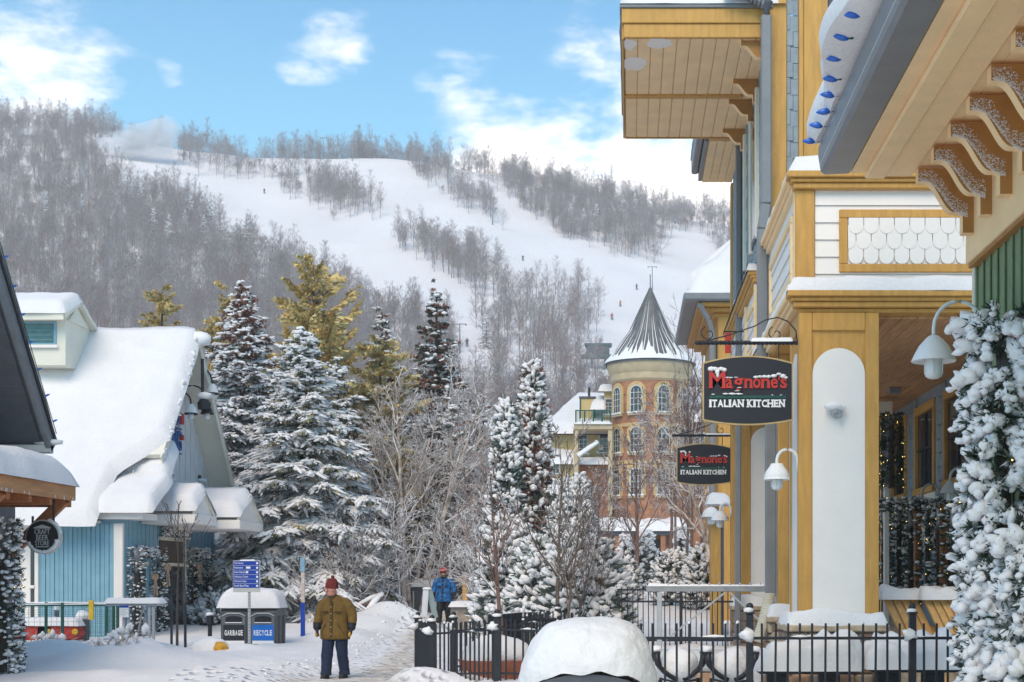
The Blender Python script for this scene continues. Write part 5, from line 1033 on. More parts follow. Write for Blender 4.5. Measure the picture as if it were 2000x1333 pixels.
for i, (px, Y, top, rad, n, lb) in enumerate(((1140, 32.5, 1060, .95, 560, 'round shrub piled with fat snow clumps beside the back railing'), (1060, 33.5, 1060, .7, 380, 'round snowy shrub under the cedars in the ring fence'), (990, 34.5, 1020, .7, 420, 'shrub white with snow at the foot of the narrower cedar'), (1175, 31.8, 1120, .6, 260, 'low snowy shrub nearest the galvanised frame'), (1255, 60, 1060, .7, 260, 'snowy shrub in front of the tower entrance'), (1310, 50, 1085, .6, 260, 'low snowy hedge shrub behind the back railing'), (1370, 48, 1075, .6, 260, 'low snowy shrub beside the hip-roofed building'), (1215, 52, 1095, .6, 260, 'low snowy shrub between the cedars and the tower'), (430, 41.5, 1170, .9, 260, 'snowy shrub between the shop entrance and the bins'))):
    cedar('snowy_shrub', lb, XX(px, Y), Y, max(.6, ZZ(top, Y) - gz1(XX(px, Y), Y)), rad, 20 + i, n, dome, .24 if i < 4 else .2, .85)

# snowy undergrowth behind the bins and the walker
twig_snow = mat('snowy_twig', (.34, .28, .26), .9, .2, 4, snow=(-.15, .4, 3))
for i, (px, Y, h) in enumerate(((575, 42.5, 2.2), (625, 43, 2.6), (668, 42.8, 2.0), (705, 43.4, 2.9), (745, 43.8, 2.5), (782, 44.4, 3.2), (850, 46, 3.0), (885, 47.5, 3.4), (925, 46, 3.0), (945, 42, 2.2), (905, 52, 4.2), (960, 49, 4.4))):
    bare_thing('snowy_bush', 'twiggy snow-dusted bush ' + ['behind the blue directory sign', 'straight behind the tall marker post', 'behind the walker in brown', 'behind the stacked snowy logs', 'beneath the arching birch stem', 'at the foot of the upright birch', 'behind the leaning birch trunk', 'behind the wooden post', 'under the dusted spruce by the cedars', 'beside the narrower cedar', 'deep behind the leaning birch', 'between the dark spruce and the red shed'][i], px, Y, h, .04, 200 + i, twig_snow, (.1 * (-1) ** i, 0), ((12, .02, .95, .75, 40, .15), (7, .2, 1, .5, 36, .0), (6, .2, 1, .5, 34, -.1)), 'snowy bushes of the undergrowth', minr=.009)
conifer_thing('spruce_tree', 'snow-dusted dark spruce behind the snowy cedars', XX(945, 60), 60, [needle, needle_rust], dict(seed=17, h=8.2, rad=2.6, whorls=28, per=8, fr_n=13, mats_frac=mixn(lambda z: .4 + 0 * z), droop=.35, snowf=.55, shape=.8, sw=.09))
conifer_thing('spruce_tree', 'low snowy spruce just behind the wooden panel fence', XX(520, 48.5), 48.5, [needle, needle_olive], dict(seed=18, h=5.0, rad=2.6, whorls=20, per=8, fr_n=16, mats_frac=mixn(lambda z: .2 + 0 * z), droop=.4, snowf=.85, shape=.8, sw=.17))

for i, (px, Y, h, ln, lb) in enumerate(((705, 48, 6.2, -.12, 'frosted bare tree in front of the olive-gold pine'), (748, 49, 7.4, .06, 'frosted bare tree just behind the bowed birch stem'), (838, 52, 8.2, .10, 'tall frosted bare tree crossing the dark spruce'), (880, 51, 7.0, .16, 'frosted bare tree leaning over the wooden post'), (915, 50, 6.0, -.05, 'frosted bare tree between the dark spruce and the narrow cedar'), (690, 46, 4.4, .1, 'low frosted bare tree behind the snowy logs'))):
    bare_thing('frosted_tree', lb, px, Y, h, .07, 230 + i, mat('frosted_bark', (.48, .42, .40), .85, .25, 4, snow=(.0, .4, 3)), (ln, 0), BL, minr=.010)
# ---------------------------------------------------------------- brick tower hotel at the end of the street
brick_m = mat('orange_brick', (.37, .17, .095), .9, .28, 2.2, .5, 14); buff_m = mat('buff_brick', (.56, .38, .18), .85, .15, 3); roof_metal = mat('weathered_roof_metal', (.13, .13, .135), .5, .25, 2)
hotel_yellow = mat('hotel_yellow', (.56, .42, .19), .7, .08, 2); stone_trim = mat('pale_stone_trim', (.50, .39, .25), .8, .1, 2)
YT = 88.0; pm_ = YT / F; zt = lambda py: ZZ(py, YT); xt = lambda px: XX(px, YT)
tw = thing('brick_tower', 'round orange brick tower with a conical metal roof and tall arched windows', 'tower', (xt(1271), YT + 2.5, 2.2))
TC = np.array((xt(1271), YT + 2.4)); TR = 2.42
MB().lathe([(TR, -.2), (TR, zt(770)), (TR + .06, zt(768)), (TR + .06, zt(762)), (TR, zt(760)), (TR, zt(735))], (*TC, 0), 40).build('wall', brick_m, tw, smooth=40)
MB().lathe([(TR, zt(742)), (TR + .12, zt(738)), (TR + .12, zt(726)), (TR + .22, zt(722)), (TR + .3, zt(712)), (TR + .34, zt(706)), (TR + .34, zt(703))], (*TC, 0), 40).build('cornice', stone_trim, tw, smooth=30)
ct = MB().lathe([(TR + .42, zt(706)), (TR + .40, zt(700)), (1.35, zt(638)), (.05, zt(547)), (0, zt(545))], (*TC, 0), 24).build('cone_roof', roof_metal, tw, smooth=None)
for k in range(24):
    a = 2 * math.pi * k / 24; rb_ = []; 
    for (r_, z_) in ((TR + .42, zt(701)), (1.36, zt(637)), (.06, zt(548))): rb_.append((TC[0] + r_ * math.cos(a), TC[1] + r_ * math.sin(a), z_ + .03))
    MB().tube(rb_, [.03, .022, .008], 5).build('roof_rib', grey_metal, ct, smooth=180)
rg = np.random.default_rng(3); mb = MB(); kk = 96; Pn = []
for q in range(kk):
    a = 2 * math.pi * q / kk; zz_ = zt(694 + 5 * mnoise.noise(Vector((math.cos(a) * 6, math.sin(a) * 6, 1))) - (34 * rg.random() ** 3))
    row = []
    for s in np.linspace(0, 1, 6):
        z_ = zt(703) + (zz_ - zt(703)) * s; rr_ = np.interp(z_, [zt(700), zt(638), zt(547)], [TR + .42, 1.35, .05]) + .07 * (1 - s) ** .5 + .01; row.append((TC[0] + rr_ * math.cos(a), TC[1] + rr_ * math.sin(a), z_ + .05))
    Pn.append(row)
mb.add(np.array(Pn).reshape(-1, 3), np.array([(i * 6 + j, ((i + 1) % kk) * 6 + j, ((i + 1) % kk) * 6 + j + 1, i * 6 + j + 1) for i in range(kk) for j in range(5)]))
mb.build('roof_snow', snow_soft, tw, smooth=180)
for k in range(30):                     # streaks of snow lying between the ribs
    a = math.pi + math.pi * (k + rg.uniform(-.45, .45)) / 30; s0 = .0; s1 = rg.uniform(.3, .95); pts = []
    for s in np.linspace(s0, s1, 6): r_ = (TR + .42) * (1 - s) ** 1.0 * .985 + .02; z_ = np.interp(r_, [.05, 1.35, TR + .42], [zt(547), zt(638), zt(700)]) + .015; pts.append((TC[0] + r_ * math.cos(a), TC[1] + r_ * math.sin(a), z_))
    MB().tube(pts, [.045, .035, .03, .026, .018, .006], 5).build('snow_streak', snow_soft, ct, smooth=180)
MB().tube([(*TC, zt(547)), (*TC, zt(520))], .03, 6).build('finial', iron, tw)
def arch(w, h, n=10): return [(-w / 2, 0), (w / 2, 0)] + [(w / 2 * math.cos(a), h - w / 2 + w / 2 * math.sin(a)) for a in np.linspace(0, math.pi, n)]
def window_on(par, c, nrm, w, h, arched=True, surround=True, frame_m=mat('aged_white_frame', (.56, .54, .50), .6)):
    """a framed sash window: c = middle of the sill, nrm = outward direction in plan"""
    nrm = np.array((nrm[0], nrm[1], 0.)); nrm /= np.linalg.norm(nrm); tx = np.array((-nrm[1], nrm[0], 0)); c = np.asarray(c, float)
    def pr(out, d0, d1, m_, name, pp):
        o2 = np.array(out); n = len(o2); V = [c + tx * u + np.array((0, 0, v)) + nrm * d for d in (d0, d1) for u, v in o2]
        return MB().add(V, [tuple(range(n))[::-1], tuple(range(n, 2 * n))] + [(i, (i + 1) % n, n + (i + 1) % n, n + i) for i in range(n)]).build(name, m_, pp, smooth=None)
    of = (lambda w_, h_: arch(w_, h_)) if arched else (lambda w_, h_: [(-w_ / 2, 0), (w_ / 2, 0), (w_ / 2, h_), (-w_ / 2, h_)])
    fr = pr(of(w, h), -.05, .06, frame_m, 'window', par)
    if surround:
        so = [(u * 1.0, v) for u, v in of(w + .42, h + .22)]; pr(so, -.06, .045, buff_m, 'arch_surround', fr)
    pn = pr([(u, v + .07) for u, v in of(w - .16, h - .15)], .061, .068, glass, 'pane', fr)
    for u in (-w / 6, w / 6): pr([(u - .018, .07), (u + .018, .07), (u + .018, h - .25), (u - .018, h - .25)], .0685, .085, frame_m, 'glazing_bar', fr)
    for v in (h * .3, h * .52, h * .72): pr([(-w / 2 + .08, v - .02), (w / 2 - .08, v - .02), (w / 2 - .08, v + .02), (-w / 2 + .08, v + .02)], .0855, .095, frame_m, 'glazing_bar', fr)
    pr([(-w / 2 - .12, -.14), (w / 2 + .12, -.14), (w / 2 + .12, -.0), (-w / 2 - .12, -.0)], -.05, .16, stone_trim, 'sill', fr)
    pr([(-w / 2 - .14, .0), (w / 2 + .14, .0), (w / 2 + .06, .10), (-w / 2 - .06, .08)], .096, .2, snow_soft, 'sill_snow', fr)
def tower_win(px, py_sill, w, h, arched=True):
    sx = np.clip((xt(px) - TC[0]) / TR, -.98, .98); a = math.asin(sx); n = (math.sin(a), -math.cos(a)); window_on(tw, (TC[0] + TR * n[0], TC[1] + TR * n[1], zt(py_sill)), n, w, h, arched)
for px in (1206, 1243, 1296, 1335): tower_win(px, 806, .85, 1.75); tower_win(px, 884, .85, 1.65, True)
for px in (1205, 1243, 1295): tower_win(px, 968, .85, 1.7, False)
for z_ in (zt(832), zt(905)): MB().lathe([(TR - .02, z_), (TR + .06, z_), (TR + .06, z_ + .22), (TR - .02, z_ + .22)], (*TC, 0), 40).build('string_course', buff_m, tw, smooth=30)
# lower brick wing and its snowy roof
wg = thing('brick_wing', 'brick wing with a snowy roof and balcony windows adjoining the round tower', 'building', (xt(1380), YT + 6, 2))
bxw = lambda n, p, m_, x0, x1, y0, y1, z0, z1: MB().box(x0, x1, y0, y1, z0, z1, .02).build(n, m_, p)
bxw('wall', wg, brick_m, xt(1335), xt(1480), YT + 2.4, YT + 9, 0, zt(818)); bxw('corner_pier', wg, hotel_yellow, xt(1392), xt(1420), YT + 2.2, YT + 2.39, 0, zt(825))
MB().snow((xt(1318), YT + 1.9, zt(818)), (xt(1500), YT + 1.9, zt(818)), (xt(1500), YT + 7, zt(735)), (xt(1340), YT + 7, zt(735)), .45, (24, 12), .12, 4, .3).build('roof_snow', snow, wg, smooth=180)
MB().add([(xt(1320), YT + 2.0, zt(819)), (xt(1500), YT + 2.0, zt(819)), (xt(1500), YT + 7, zt(736)), (xt(1340), YT + 7, zt(736))], [(0, 1, 2, 3)]).build('roof', dark_grey, wg, smooth=None)
for px in (1367, 1400): window_on(wg, (xt(px), YT + 2.19 if px == 1400 else YT + 2.39, zt(872)), (0, -1), .9, 1.1, False, False)
for px in (1358, 1400): window_on(wg, (xt(px), YT + 2.19 if px == 1400 else YT + 2.39, zt(965)), (0, -1), .9, 1.5, False, False)
# yellow house against the tower
yh = thing('yellow_house', 'yellow boarded house with snowy roofs and a green-railed balcony beside the tower', 'house', (xt(1120), YT + 5, 2.3))
bxw('wall', yh, hotel_yellow, xt(1073), xt(1195), YT + 3, YT + 10, 0, zt(832)); bxw('upper_wall', yh, hotel_yellow, xt(1178), xt(1200), YT + 3.2, YT + 8, zt(835), zt(752)); bxw('side_wing', yh, hotel_yellow, xt(1060), xt(1130), YT + 1, YT + 2.98, 0, zt(905))
bxw('lower_brick', yh, brick_m, xt(1125), xt(1196), YT + 1.5, YT + 2.96, 0, zt(905))
MB().snow((xt(1048), YT + 2.2, zt(840)), (xt(1196), YT + 2.2, zt(840)), (xt(1196), YT + 9, zt(742)), (xt(1120), YT + 9, zt(740)), .5, (26, 16), .1, 8, .35).build('roof_snow', snow, yh, smooth=180)
MB().add([(xt(1050), YT + 2.3, zt(842)), (xt(1196), YT + 2.3, zt(842)), (xt(1196), YT + 9, zt(744)), (xt(1122), YT + 9, zt(742))], [(0, 1, 2, 3)]).build('roof', dark_grey, yh, smooth=None)
ch = bxw('chimney', yh, hotel_yellow, xt(1129), xt(1159), YT + 3.6, YT + 4.6, zt(812), zt(764)); bxw('chimney_cap', ch, dark_grey, xt(1127), xt(1161), YT + 3.5, YT + 4.7, zt(764), zt(760)); MB().tube([(xt(1147), YT + 4, zt(760)), (xt(1147), YT + 4, zt(740))], .08, 8).build('flue', iron, ch)
for px in (1128, 1157): bxw('chimney_corner', ch, green_metal, xt(px), xt(px + 3), YT + 3.55, YT + 3.6, zt(812), zt(766))
MB().snow((xt(1150), YT + 2.6, zt(790)), (xt(1182), YT + 2.6, zt(790)), (xt(1182), YT + 4.6, zt(765)), (xt(1160), YT + 4.6, zt(765)), .4, (10, 8), .1, 3, .2).snow((xt(1166), YT + 2.9, zt(752)), (xt(1202), YT + 2.9, zt(752)), (xt(1202), YT + 6, zt(735)), (xt(1170), YT + 6, zt(735)), .35, (10, 8), .1, 3, .2).build('dormer_snow', snow, yh, smooth=180)
window_on(yh, (xt(1190), YT + 3.19, zt(800)), (0, -1), .7, 1.1, False, False)
for px, py_ in ((1080, 885), (1133, 880), (1180, 878)): window_on(yh, (xt(px), YT + (2.99 if px > 1130 else .99) if py_ != 885 else YT + .99, zt(py_ + 40 if py_ == 885 else py_)), (0, -1), .8, 1.3, False, False)
bl = MB().box(xt(1121), xt(1196), YT + .2, YT + 2.9, zt(838), zt(828), .02).build('balcony_floor', stone_trim, yh)
for px in (1124, 1191): bxw('balcony_post', yh, stone_trim, xt(px) - .12, xt(px) + .16, YT + .3, YT + .6, 1.5, zt(838))
for i in range(5): bxw('rail_post', bl, green_metal, xt(1123 + i * 17), xt(1126 + i * 17), YT + .25, YT + .35, zt(828), zt(800))
for py_ in (826, 802): bxw('rail', bl, green_metal, xt(1123), xt(1194), YT + .27, YT + .33, zt(py_), zt(py_ - 2))
for i in range(24): bxw('baluster', bl, green_metal, xt(1125 + i * 2.9), xt(1126 + i * 2.9), YT + .285, YT + .315, zt(825), zt(802))
MB().snow((xt(1121), YT + .1, zt(828)), (xt(1196), YT + .1, zt(828)), (xt(1196), YT + 1.2, zt(828)), (xt(1121), YT + 1.2, zt(828)), .22, (16, 5), .2, 3, .15).build('balcony_snow', snow, yh, smooth=180)
MB().snow((xt(1060), YT + .6, zt(905)), (xt(1135), YT + .6, zt(905)), (xt(1135), YT + 3, zt(880)), (xt(1080), YT + 3, zt(875)), .35, (14, 8), .2, 3, .3).snow((xt(1124), YT + .9, zt(905)), (xt(1198), YT + .9, zt(905)), (xt(1198), YT + 2.9, zt(898)), (xt(1124), YT + 2.9, zt(898)), .4, (14, 8), .2, 5, .3).build('lower_snow', snow, yh, smooth=180)
bs = MB().bar((xt(1128), YT + .2, zt(890)), (xt(1168), YT + .2, zt(862)), .5, .25, .05).build('stair_roof_snow', snow_soft, yh)
bxw('porch_roof', yh, dark_grey, xt(1140), xt(1340), YT - .6, YT + .2, zt(1046), zt(1038)); MB().snow((xt(1138), YT - .8, zt(1038)), (xt(1342), YT - .8, zt(1038)), (xt(1342), YT + .3, zt(1025)), (xt(1138), YT + .3, zt(1025)), .5, (24, 6), .3, 3, .2).build('porch_snow', snow, yh, smooth=180)
for px in (1160, 1200, 1240, 1290, 1330): bxw('porch_post', yh, brick_m, xt(px), xt(px + 10), YT - .5, YT - .2, 1.6, zt(1046))
bxw('doorway', yh, black, xt(1225), xt(1300), YT - .05, YT + .05, 2, zt(1055))
rr_ = thing('red_shed', 'low red-roofed shed showing between the dark spruce and the snowy cedar', 'shed', (XX(940, 92), 93, 2.5))
bxw('wall', rr_, mat('red_boards', (.36, .06, .04), .7), XX(905, 92), XX(985, 92), 92, 96, 1.5, ZZ(850, 92)); MB().snow((XX(900, 92), 91.6, ZZ(850, 92)), (XX(990, 92), 91.6, ZZ(850, 92)), (XX(990, 92), 96, ZZ(800, 92)), (XX(900, 92), 96, ZZ(800, 92)), .3, (14, 8), .1, 3, .2).build('roof_snow', snow, rr_, smooth=180)

# ---------------------------------------------------------------- hanging oval signs of the restaurant
PXM = 18.75 / F
def fm2(ch, off):
    cu = bpy.data.curves.new('tmp', 'FONT'); cu.body = ch; cu.extrude = .02; cu.size = 1; cu.resolution_u = 3; cu.offset = off
    o = bpy.data.objects.new('tmp', cu); COL.objects.link(o); bpy.context.view_layer.update(); me = bpy.data.meshes.new_from_object(o.evaluated_get(bpy.context.evaluated_depsgraph_get()))
    V = np.array([v.co[:] for v in me.vertices]); Fc = [tuple(p.vertices) for p in me.polygons]; bpy.data.objects.remove(o); bpy.data.curves.remove(cu); bpy.data.meshes.remove(me); return V, Fc
def hang_sign(Y, pxc, pyc, label, cap):
    c = np.array((XX(pxc, Y), Y, ZZ(pyc, Y))); t = thing('hanging_sign', label, 'sign', c, 'oval signs hung from the restaurant columns')
    U = lambda cx_: c[0] + (cx_ - 835) / 8.33 * PXM; Vv = lambda cy2: c[2] + (690 - cy2) / 8.33 * PXM
    def outline(g):
        xl, xr = U(118) - g, U(1552) + g; pts = []
        for s in np.linspace(-1, 1, 17): pts.append((c[0] + s * (xr - xl) / 2, Vv(1165 + 75 * (1 - abs(s) ** 2.0)) - g))
        for s in np.linspace(1, -1, 17): pts.append((c[0] + s * (xr - xl) / 2, Vv(262 - 112 * (1 - abs(s) ** 2.0)) + g))
        return pts
    MB().prism(outline(.014), 'y', Y - .035, Y + .035).build('rim', sign_gold, t, smooth=25); fc = MB().prism(outline(-.004), 'y', Y - .040, Y - .034).build('face', sign_black, t, smooth=25)
    MB().prism(outline(-.004), 'y', Y + .034, Y + .04).build('face', sign_black, t, smooth=25)
    yf = Y - .052
    spec = [('M', 205, 468, 395, 662), ('a', 478, 582, 500, 664), ('g', 602, 760, 500, 735), ('n', 778, 905, 505, 662), ('o', 915, 1040, 500, 664), ('n', 1050, 1190, 505, 662), ('e', 1205, 1318, 500, 664), ("'", 1330, 1352, 455, 535), ('s', 1362, 1468, 500, 664)]
    for ch, x0, x1, y0, y1 in spec:
        V, Fc = fm2(ch, .02); mn, mx_ = V.min(0), V.max(0); W2 = np.stack((U(x0) + (V[:, 0] - mn[0]) / (mx_[0] - mn[0]) * (U(x1) - U(x0)), yf - V[:, 2] * .4, Vv(y1) + (V[:, 1] - mn[1]) / (mx_[1] - mn[1]) * (Vv(y0) - Vv(y1))), 1)
        mb = MB().add(W2, Fc); w = 34
        def serif(xa, xb, yy, hgt=16): mb.box(U(xa), U(xb), yf - .0095, yf + .006, Vv(yy), Vv(yy - hgt), .001)
        if ch == 'M': [serif(*q) for q in ((190, 268, 664), (392, 486, 664), (195, 262, 408), (410, 480, 408))]
        if ch == 'n': [serif(*q) for q in ((x0 - 12, x0 + 46, 664), (x1 - 46, x1 + 12, 664), (x0 - 14, x0 + 24, 520))]
        if ch == 'a': serif(x1 - 30, x1 + 14, 666)
        if ch == 'g': serif(x1 - 30, x1 + 20, 522)
        mb.build('letter', sign_red, t, smooth=None)
    MB().box(U(215), U(1455), Y - .05, Y - .041, Vv(826), Vv(780), .002).build('green_line', sign_green, t)
    x = 208; wid = dict(I=42, T=92, A=104, L=80, N=108, K=104, C=92, H=108, E=84)
    txt = 'ITALIAN KITCHEN'; tot = sum(wid.get(q, 42) + 10 for q in txt); sc = (1440 - 205) / tot
    for ch in txt:
        if ch == ' ': x += 52 * sc; continue
        w = wid[ch] * sc; V, Fc = fm2(ch, .035); mn, mx_ = V.min(0), V.max(0); W2 = np.stack((U(x) + (V[:, 0] - mn[0]) / (mx_[0] - mn[0]) * (U(x + w) - U(x)), Y - .046 - V[:, 2] * .3, Vv(970) + (V[:, 1] - mn[1]) / (mx_[1] - mn[1]) * (Vv(848) - Vv(970))), 1)
        mb = MB().add(W2, Fc)
        if ch in 'ITKHN':
            cs_ = {'I': [x + w / 2], 'T': [x + w / 2], 'K': [x + 12, x + w - 12], 'H': [x + 12, x + w - 12], 'N': [x + 12]}[ch]
            for cc in cs_: mb.box(U(cc - 24), U(cc + 24), Y - .0535, Y - .041, Vv(972), Vv(956), .001)
            for cc in ([x + 12, x + w - 12] if ch in 'KHN' else cs_ if ch == 'I' else []): mb.box(U(cc - 24), U(cc + 24), Y - .0535, Y - .041, Vv(862), Vv(846), .001)
        mb.build('letter', print_white, t, smooth=None); x += w + 10 * sc
    rg = np.random.default_rng(cap); mb = MB()
    def lump(cx_, cy2, rx, rz): mb.blob((U(cx_), yf - .012, Vv(cy2)), (rx / 8.33 * PXM, .022, rz / 8.33 * PXM), rg, .25, 1)
    for q in ((240, 355, 60, 42), (300, 352, 60, 38), (340, 395, 46, 58), (342, 450, 26, 48), (400, 350, 60, 36), (455, 365, 46, 36), (500, 492, 36, 14), (560, 494, 40, 12), (640, 490, 40, 10), (700, 655, 45, 8), (660, 708, 50, 8), (960, 484, 56, 20), (1030, 478, 52, 22), (1100, 475, 60, 24), (1170, 478, 50, 26), (1250, 462, 60, 34), (1335, 435, 46, 26), (1400, 468, 50, 34), (1450, 490, 36, 24)):
        if cap == 1 or rg.random() < .7: lump(q[0], q[1], q[2] * (1 if cap == 1 else .8), q[3] * (1 if cap == 1 else .7))
    for q in ((270, 765, 40, 12), (470, 755, 60, 16), (580, 755, 70, 18), (680, 757, 80, 15), (1230, 775, 20, 8), (1370, 776, 26, 7)): lump(*q)
    mb.build('snow_cap', snow_soft, t, smooth=180)
    # twisted bar, stay rod and scrolls that carry the sign
    zb = c[2] + 93 * PXM; xl, xr = c[0] - 97 * PXM, c[0] + 97 * PXM
    s = np.linspace(0, 1, 120); P1 = np.stack((xl + (xr - xl) * s, Y + .012 * np.cos(s * 75), zb + .012 * np.sin(s * 75)), 1); P2 = np.stack((xl + (xr - xl) * s, Y - .012 * np.cos(s * 75), zb - .012 * np.sin(s * 75)), 1)
    MB().tube(P1, .02, 6).tube(P2, .02, 6).build('bracket_bar', iron, t, smooth=180); MB().blob((xl - .01, Y, zb), (.04, .035, .035), rg, .05, 1).build('bar_end', iron, t, smooth=180)
    st = [(xl + .1, Y, zb + .02), (xl + .4, Y, zb + .10), (xl + .75, Y, zb + .22), (xr - .42, Y, zb + .30), (xr - .26, Y, zb + .335), (xr - .12, Y, zb + .28), (xr - .02, Y, zb + .16), (xr, Y, zb + .02)]; MB().tube(st, .009, 6).build('stay_rod', iron, t, smooth=180)
    for x0 in (xl + .14, xr - .28):
        sp = [(x0 + (.11 - .012 * q) * math.cos(q * .9 + 2), Y, zb + .12 + (.10 - .010 * q) * math.sin(q * .9 + 2)) for q in np.linspace(0, 7.5, 26)]; MB().tube(sp, .008, 5).build('scroll', iron, t, smooth=180)
    for x0 in (U(330), U(1340)): MB().tube([(x0, Y, zb), (x0, Y, Vv(200))], .008, 5).build('hanger', iron, t)
    MB().snow((xr - .62, Y - .03, zb + .025), (xr - .05, Y - .03, zb + .025), (xr - .05, Y + .03, zb + .025), (xr - .62, Y + .03, zb + .025), .035, (20, 4), .5, cap, .02, .0).build('bar_snow', snow_soft, t, smooth=180)
    return t
hang_sign(18.75, 1460.2, 762.8, 'black oval restaurant sign with red lettering on the big column, the larger in view', 1)
hang_sign(31.1, 1374.5, 907, 'black oval restaurant sign hung further up the street near the brick tower', 2)
gooseneck('wall_lamp', 'large white gooseneck lamp on the corner of the green-sided building', (4.0, 16.1, 4.62), .56, .37, .255, lamp_white, snowc=False, side=(-1, 0), group='gooseneck lamps along the restaurant front')
gooseneck('wall_lamp', 'white gooseneck lamp on the street side of the big ochre column', (2.24, 18.95, 3.36), .28, .25, .18, lamp_white, snowc=True, side=(-1, 0), group='gooseneck lamps along the restaurant front')
gooseneck('wall_lamp', 'white gooseneck lamp below the far oval sign', (2.2, 30.9, 3.3), .24, .24, .2, lamp_white, snowc=True, side=(-1, 0), group='gooseneck lamps along the restaurant front')
gooseneck('wall_lamp', 'small grey gooseneck lamp under the first porch window', (5.48, 25.2, 3.3), .3, .24, .17, lamp_steel, snowc=False, side=(-1, 0), group='gooseneck lamps along the restaurant front')
gooseneck('wall_lamp', 'small grey gooseneck lamp on the porch wall closest to the snowy evergreen', (5.48, 23.0, 3.42), .3, .24, .17, lamp_steel, snowc=False, side=(-1, 0), group='gooseneck lamps along the restaurant front')
gooseneck('wall_lamp', 'small pale lamp with a snow hat on the column beyond the far oval sign', (XX(1412, 36.8), 36.9, 3.7), .3, .3, .25, lamp_white, snowc=True, side=(-1, 0), group='gooseneck lamps along the restaurant front')
fg = thing('porch_flag', 'small red and white flag hanging in the upper bay behind the big oval sign', 'flag', (2.0, 27, 7)); MB().box(XX(1416, 27), XX(1428, 27), 27, 27.02, ZZ(690, 27), ZZ(650, 27), .004).build('cloth', sign_red, fg); MB().tube([(2.2, 27.01, ZZ(648, 27)), (XX(1414, 27), 27.01, ZZ(648, 27))], .012, 6).build('staff', iron, fg)

# ---------------------------------------------------------------- greenery with lights: columns and garlands
def garland(name, label, c, h, rx, ry, n, seed, clump, sf, lights, taper=.0, cat='garland', group=None, ang=(0, 6.283), twigs=5, sw=1.0, spur=1.0):
    rng = np.random.default_rng(seed); c = np.asarray(c, float); t = thing(name, label, cat, c, group); nd = MB(); sb = MB(); lt_ = MB(); tr = MB()
    tr.tube([(0, 0, 0), (0, 0, h * .97)], min(rx, ry) * .3, 8); u = rng.random(n); a = rng.uniform(*ang, n); k = (1 - taper * u) * (.55 + .45 * rng.random(n) ** .5)
    p = np.stack((rx * k * np.cos(a), ry * k * np.sin(a), u * h), 1); D = np.stack((np.cos(a), np.sin(a), rng.uniform(-.6 if clump > .15 else -.35, .3 if clump > .15 else .45, n)), 1) + rng.normal(0, .28, (n, 3)); D /= np.linalg.norm(D, axis=1, keepdims=True); ln = clump * rng.uniform(.7, 1.45, n) * spur
    m = twigs; pp = np.repeat(p, m, 0) + np.repeat(D * ln[:, None], m, 0) * rng.random((n * m, 1)) * .8; DD = np.repeat(D, m, 0) + rng.normal(0, .75, (n * m, 3)); f = frames(DD, roll=rng.random(n * m) * 6.28)
    f[:, 0] *= (clump * rng.uniform(.35, .8, n * m))[:, None]; f[:, 1] *= clump * .13; nd.inst(DIAMOND[0], DIAMOND[1], pp, f, rng.integers(0, 2, n * m).repeat(1))
    ks = rng.random(n) < sf; q = p[ks] + D[ks] * (ln[ks] * .55)[:, None]; q[:, 2] += clump * .12 * sw; ff = frames(D[ks] * (1, 1, .4)); w = rng.uniform(.6, 1.3, ks.sum()) * clump * sw; big_ = clump > .15; ff[:, 0] *= (ln[ks] * (.42 if big_ else .6))[:, None]; ff[:, 1] *= (w * .40)[:, None]; ff[:, 2] *= (w * (.34 if big_ else .30))[:, None]
    bV, bF = ICO[2 if clump > .12 else 1]
    if len(q):
        nv = 5 if clump > .12 else 1
        for kv in range(nv):
            dv = bV * (1 + (.55 if nv > 1 else .16) * np.array([mnoise.noise(Vector(v * 1.7 + kv * 7.3)) for v in bV]))[:, None]; sel = np.arange(len(q)) % nv == kv; sb.inst(dv, bF, q[sel], ff[sel])
            if nv > 1:
                for sh, al, dz in ((.80, .55, -.16), (.62, 1.0, -.42), (.7, -.55, .05), (.36, .2, .22), (.34, -.2, -.25)):
                    q2 = q[sel] + D[ks][sel] * (ln[ks][sel] * al * .62)[:, None] + rng.normal(0, clump * (.10 if sh > .5 else .16), (sel.sum(), 3)); q2[:, 2] += dz * clump; sb.inst(dv, bF, q2, frames(D[ks][sel] + rng.normal(0, .5, (sel.sum(), 3))) * np.linalg.norm(ff[sel], axis=2, keepdims=True) * sh * rng.uniform(.7, 1.25, (sel.sum(), 1, 1)))
    for i in range(lights):
        j = rng.integers(n); pos = p[j] + D[j] * ln[j] * .8; lt_.add(ICO[1][0] * .0065 * (clump / .1) ** .4 + pos, ICO[1][1])
    for mb, nm, mm, sm in ((tr, 'stem', bark_dark, 180), (nd, 'foliage', [mat('garland_dark', (.022, .042, .026), .8, .3, 4) if clump < .15 else needle, mat('garland_green', (.03, .06, .032), .8, .3, 4)], None), (sb, 'snow_load', snow_soft, 180), (lt_, 'fairy_lights', warm_bulb, 180)):
        if not mb.nv: continue
        o = bpy.data.objects.new(nm, mb.mesh(nm, mm, sm)); COL.objects.link(o); o.parent = t; ORG[o.name] = tuple(c)
        if nm in ('fairy_lights', 'foliage', 'snow_load'): o['kind'] = 'stuff'
    return t
garland('snowy_evergreen', 'tall evergreen column heavy with snow clumps and fairy lights against the green boards', (3.84, 14.6, 0), 4.5, .26, .36, 430, 1, .21, .78, 46, .25, cat='evergreen', ang=(2.2, 5.9), twigs=60, sw=.95)
garland('snowy_evergreen', 'fat lower snow-laden evergreen at the edge of the patio railing', (4.02, 13.9, 0), 2.2, .26, .34, 170, 2, .22, .82, 12, .2, cat='evergreen', ang=(2.2, 5.9), twigs=60, sw=1.0)
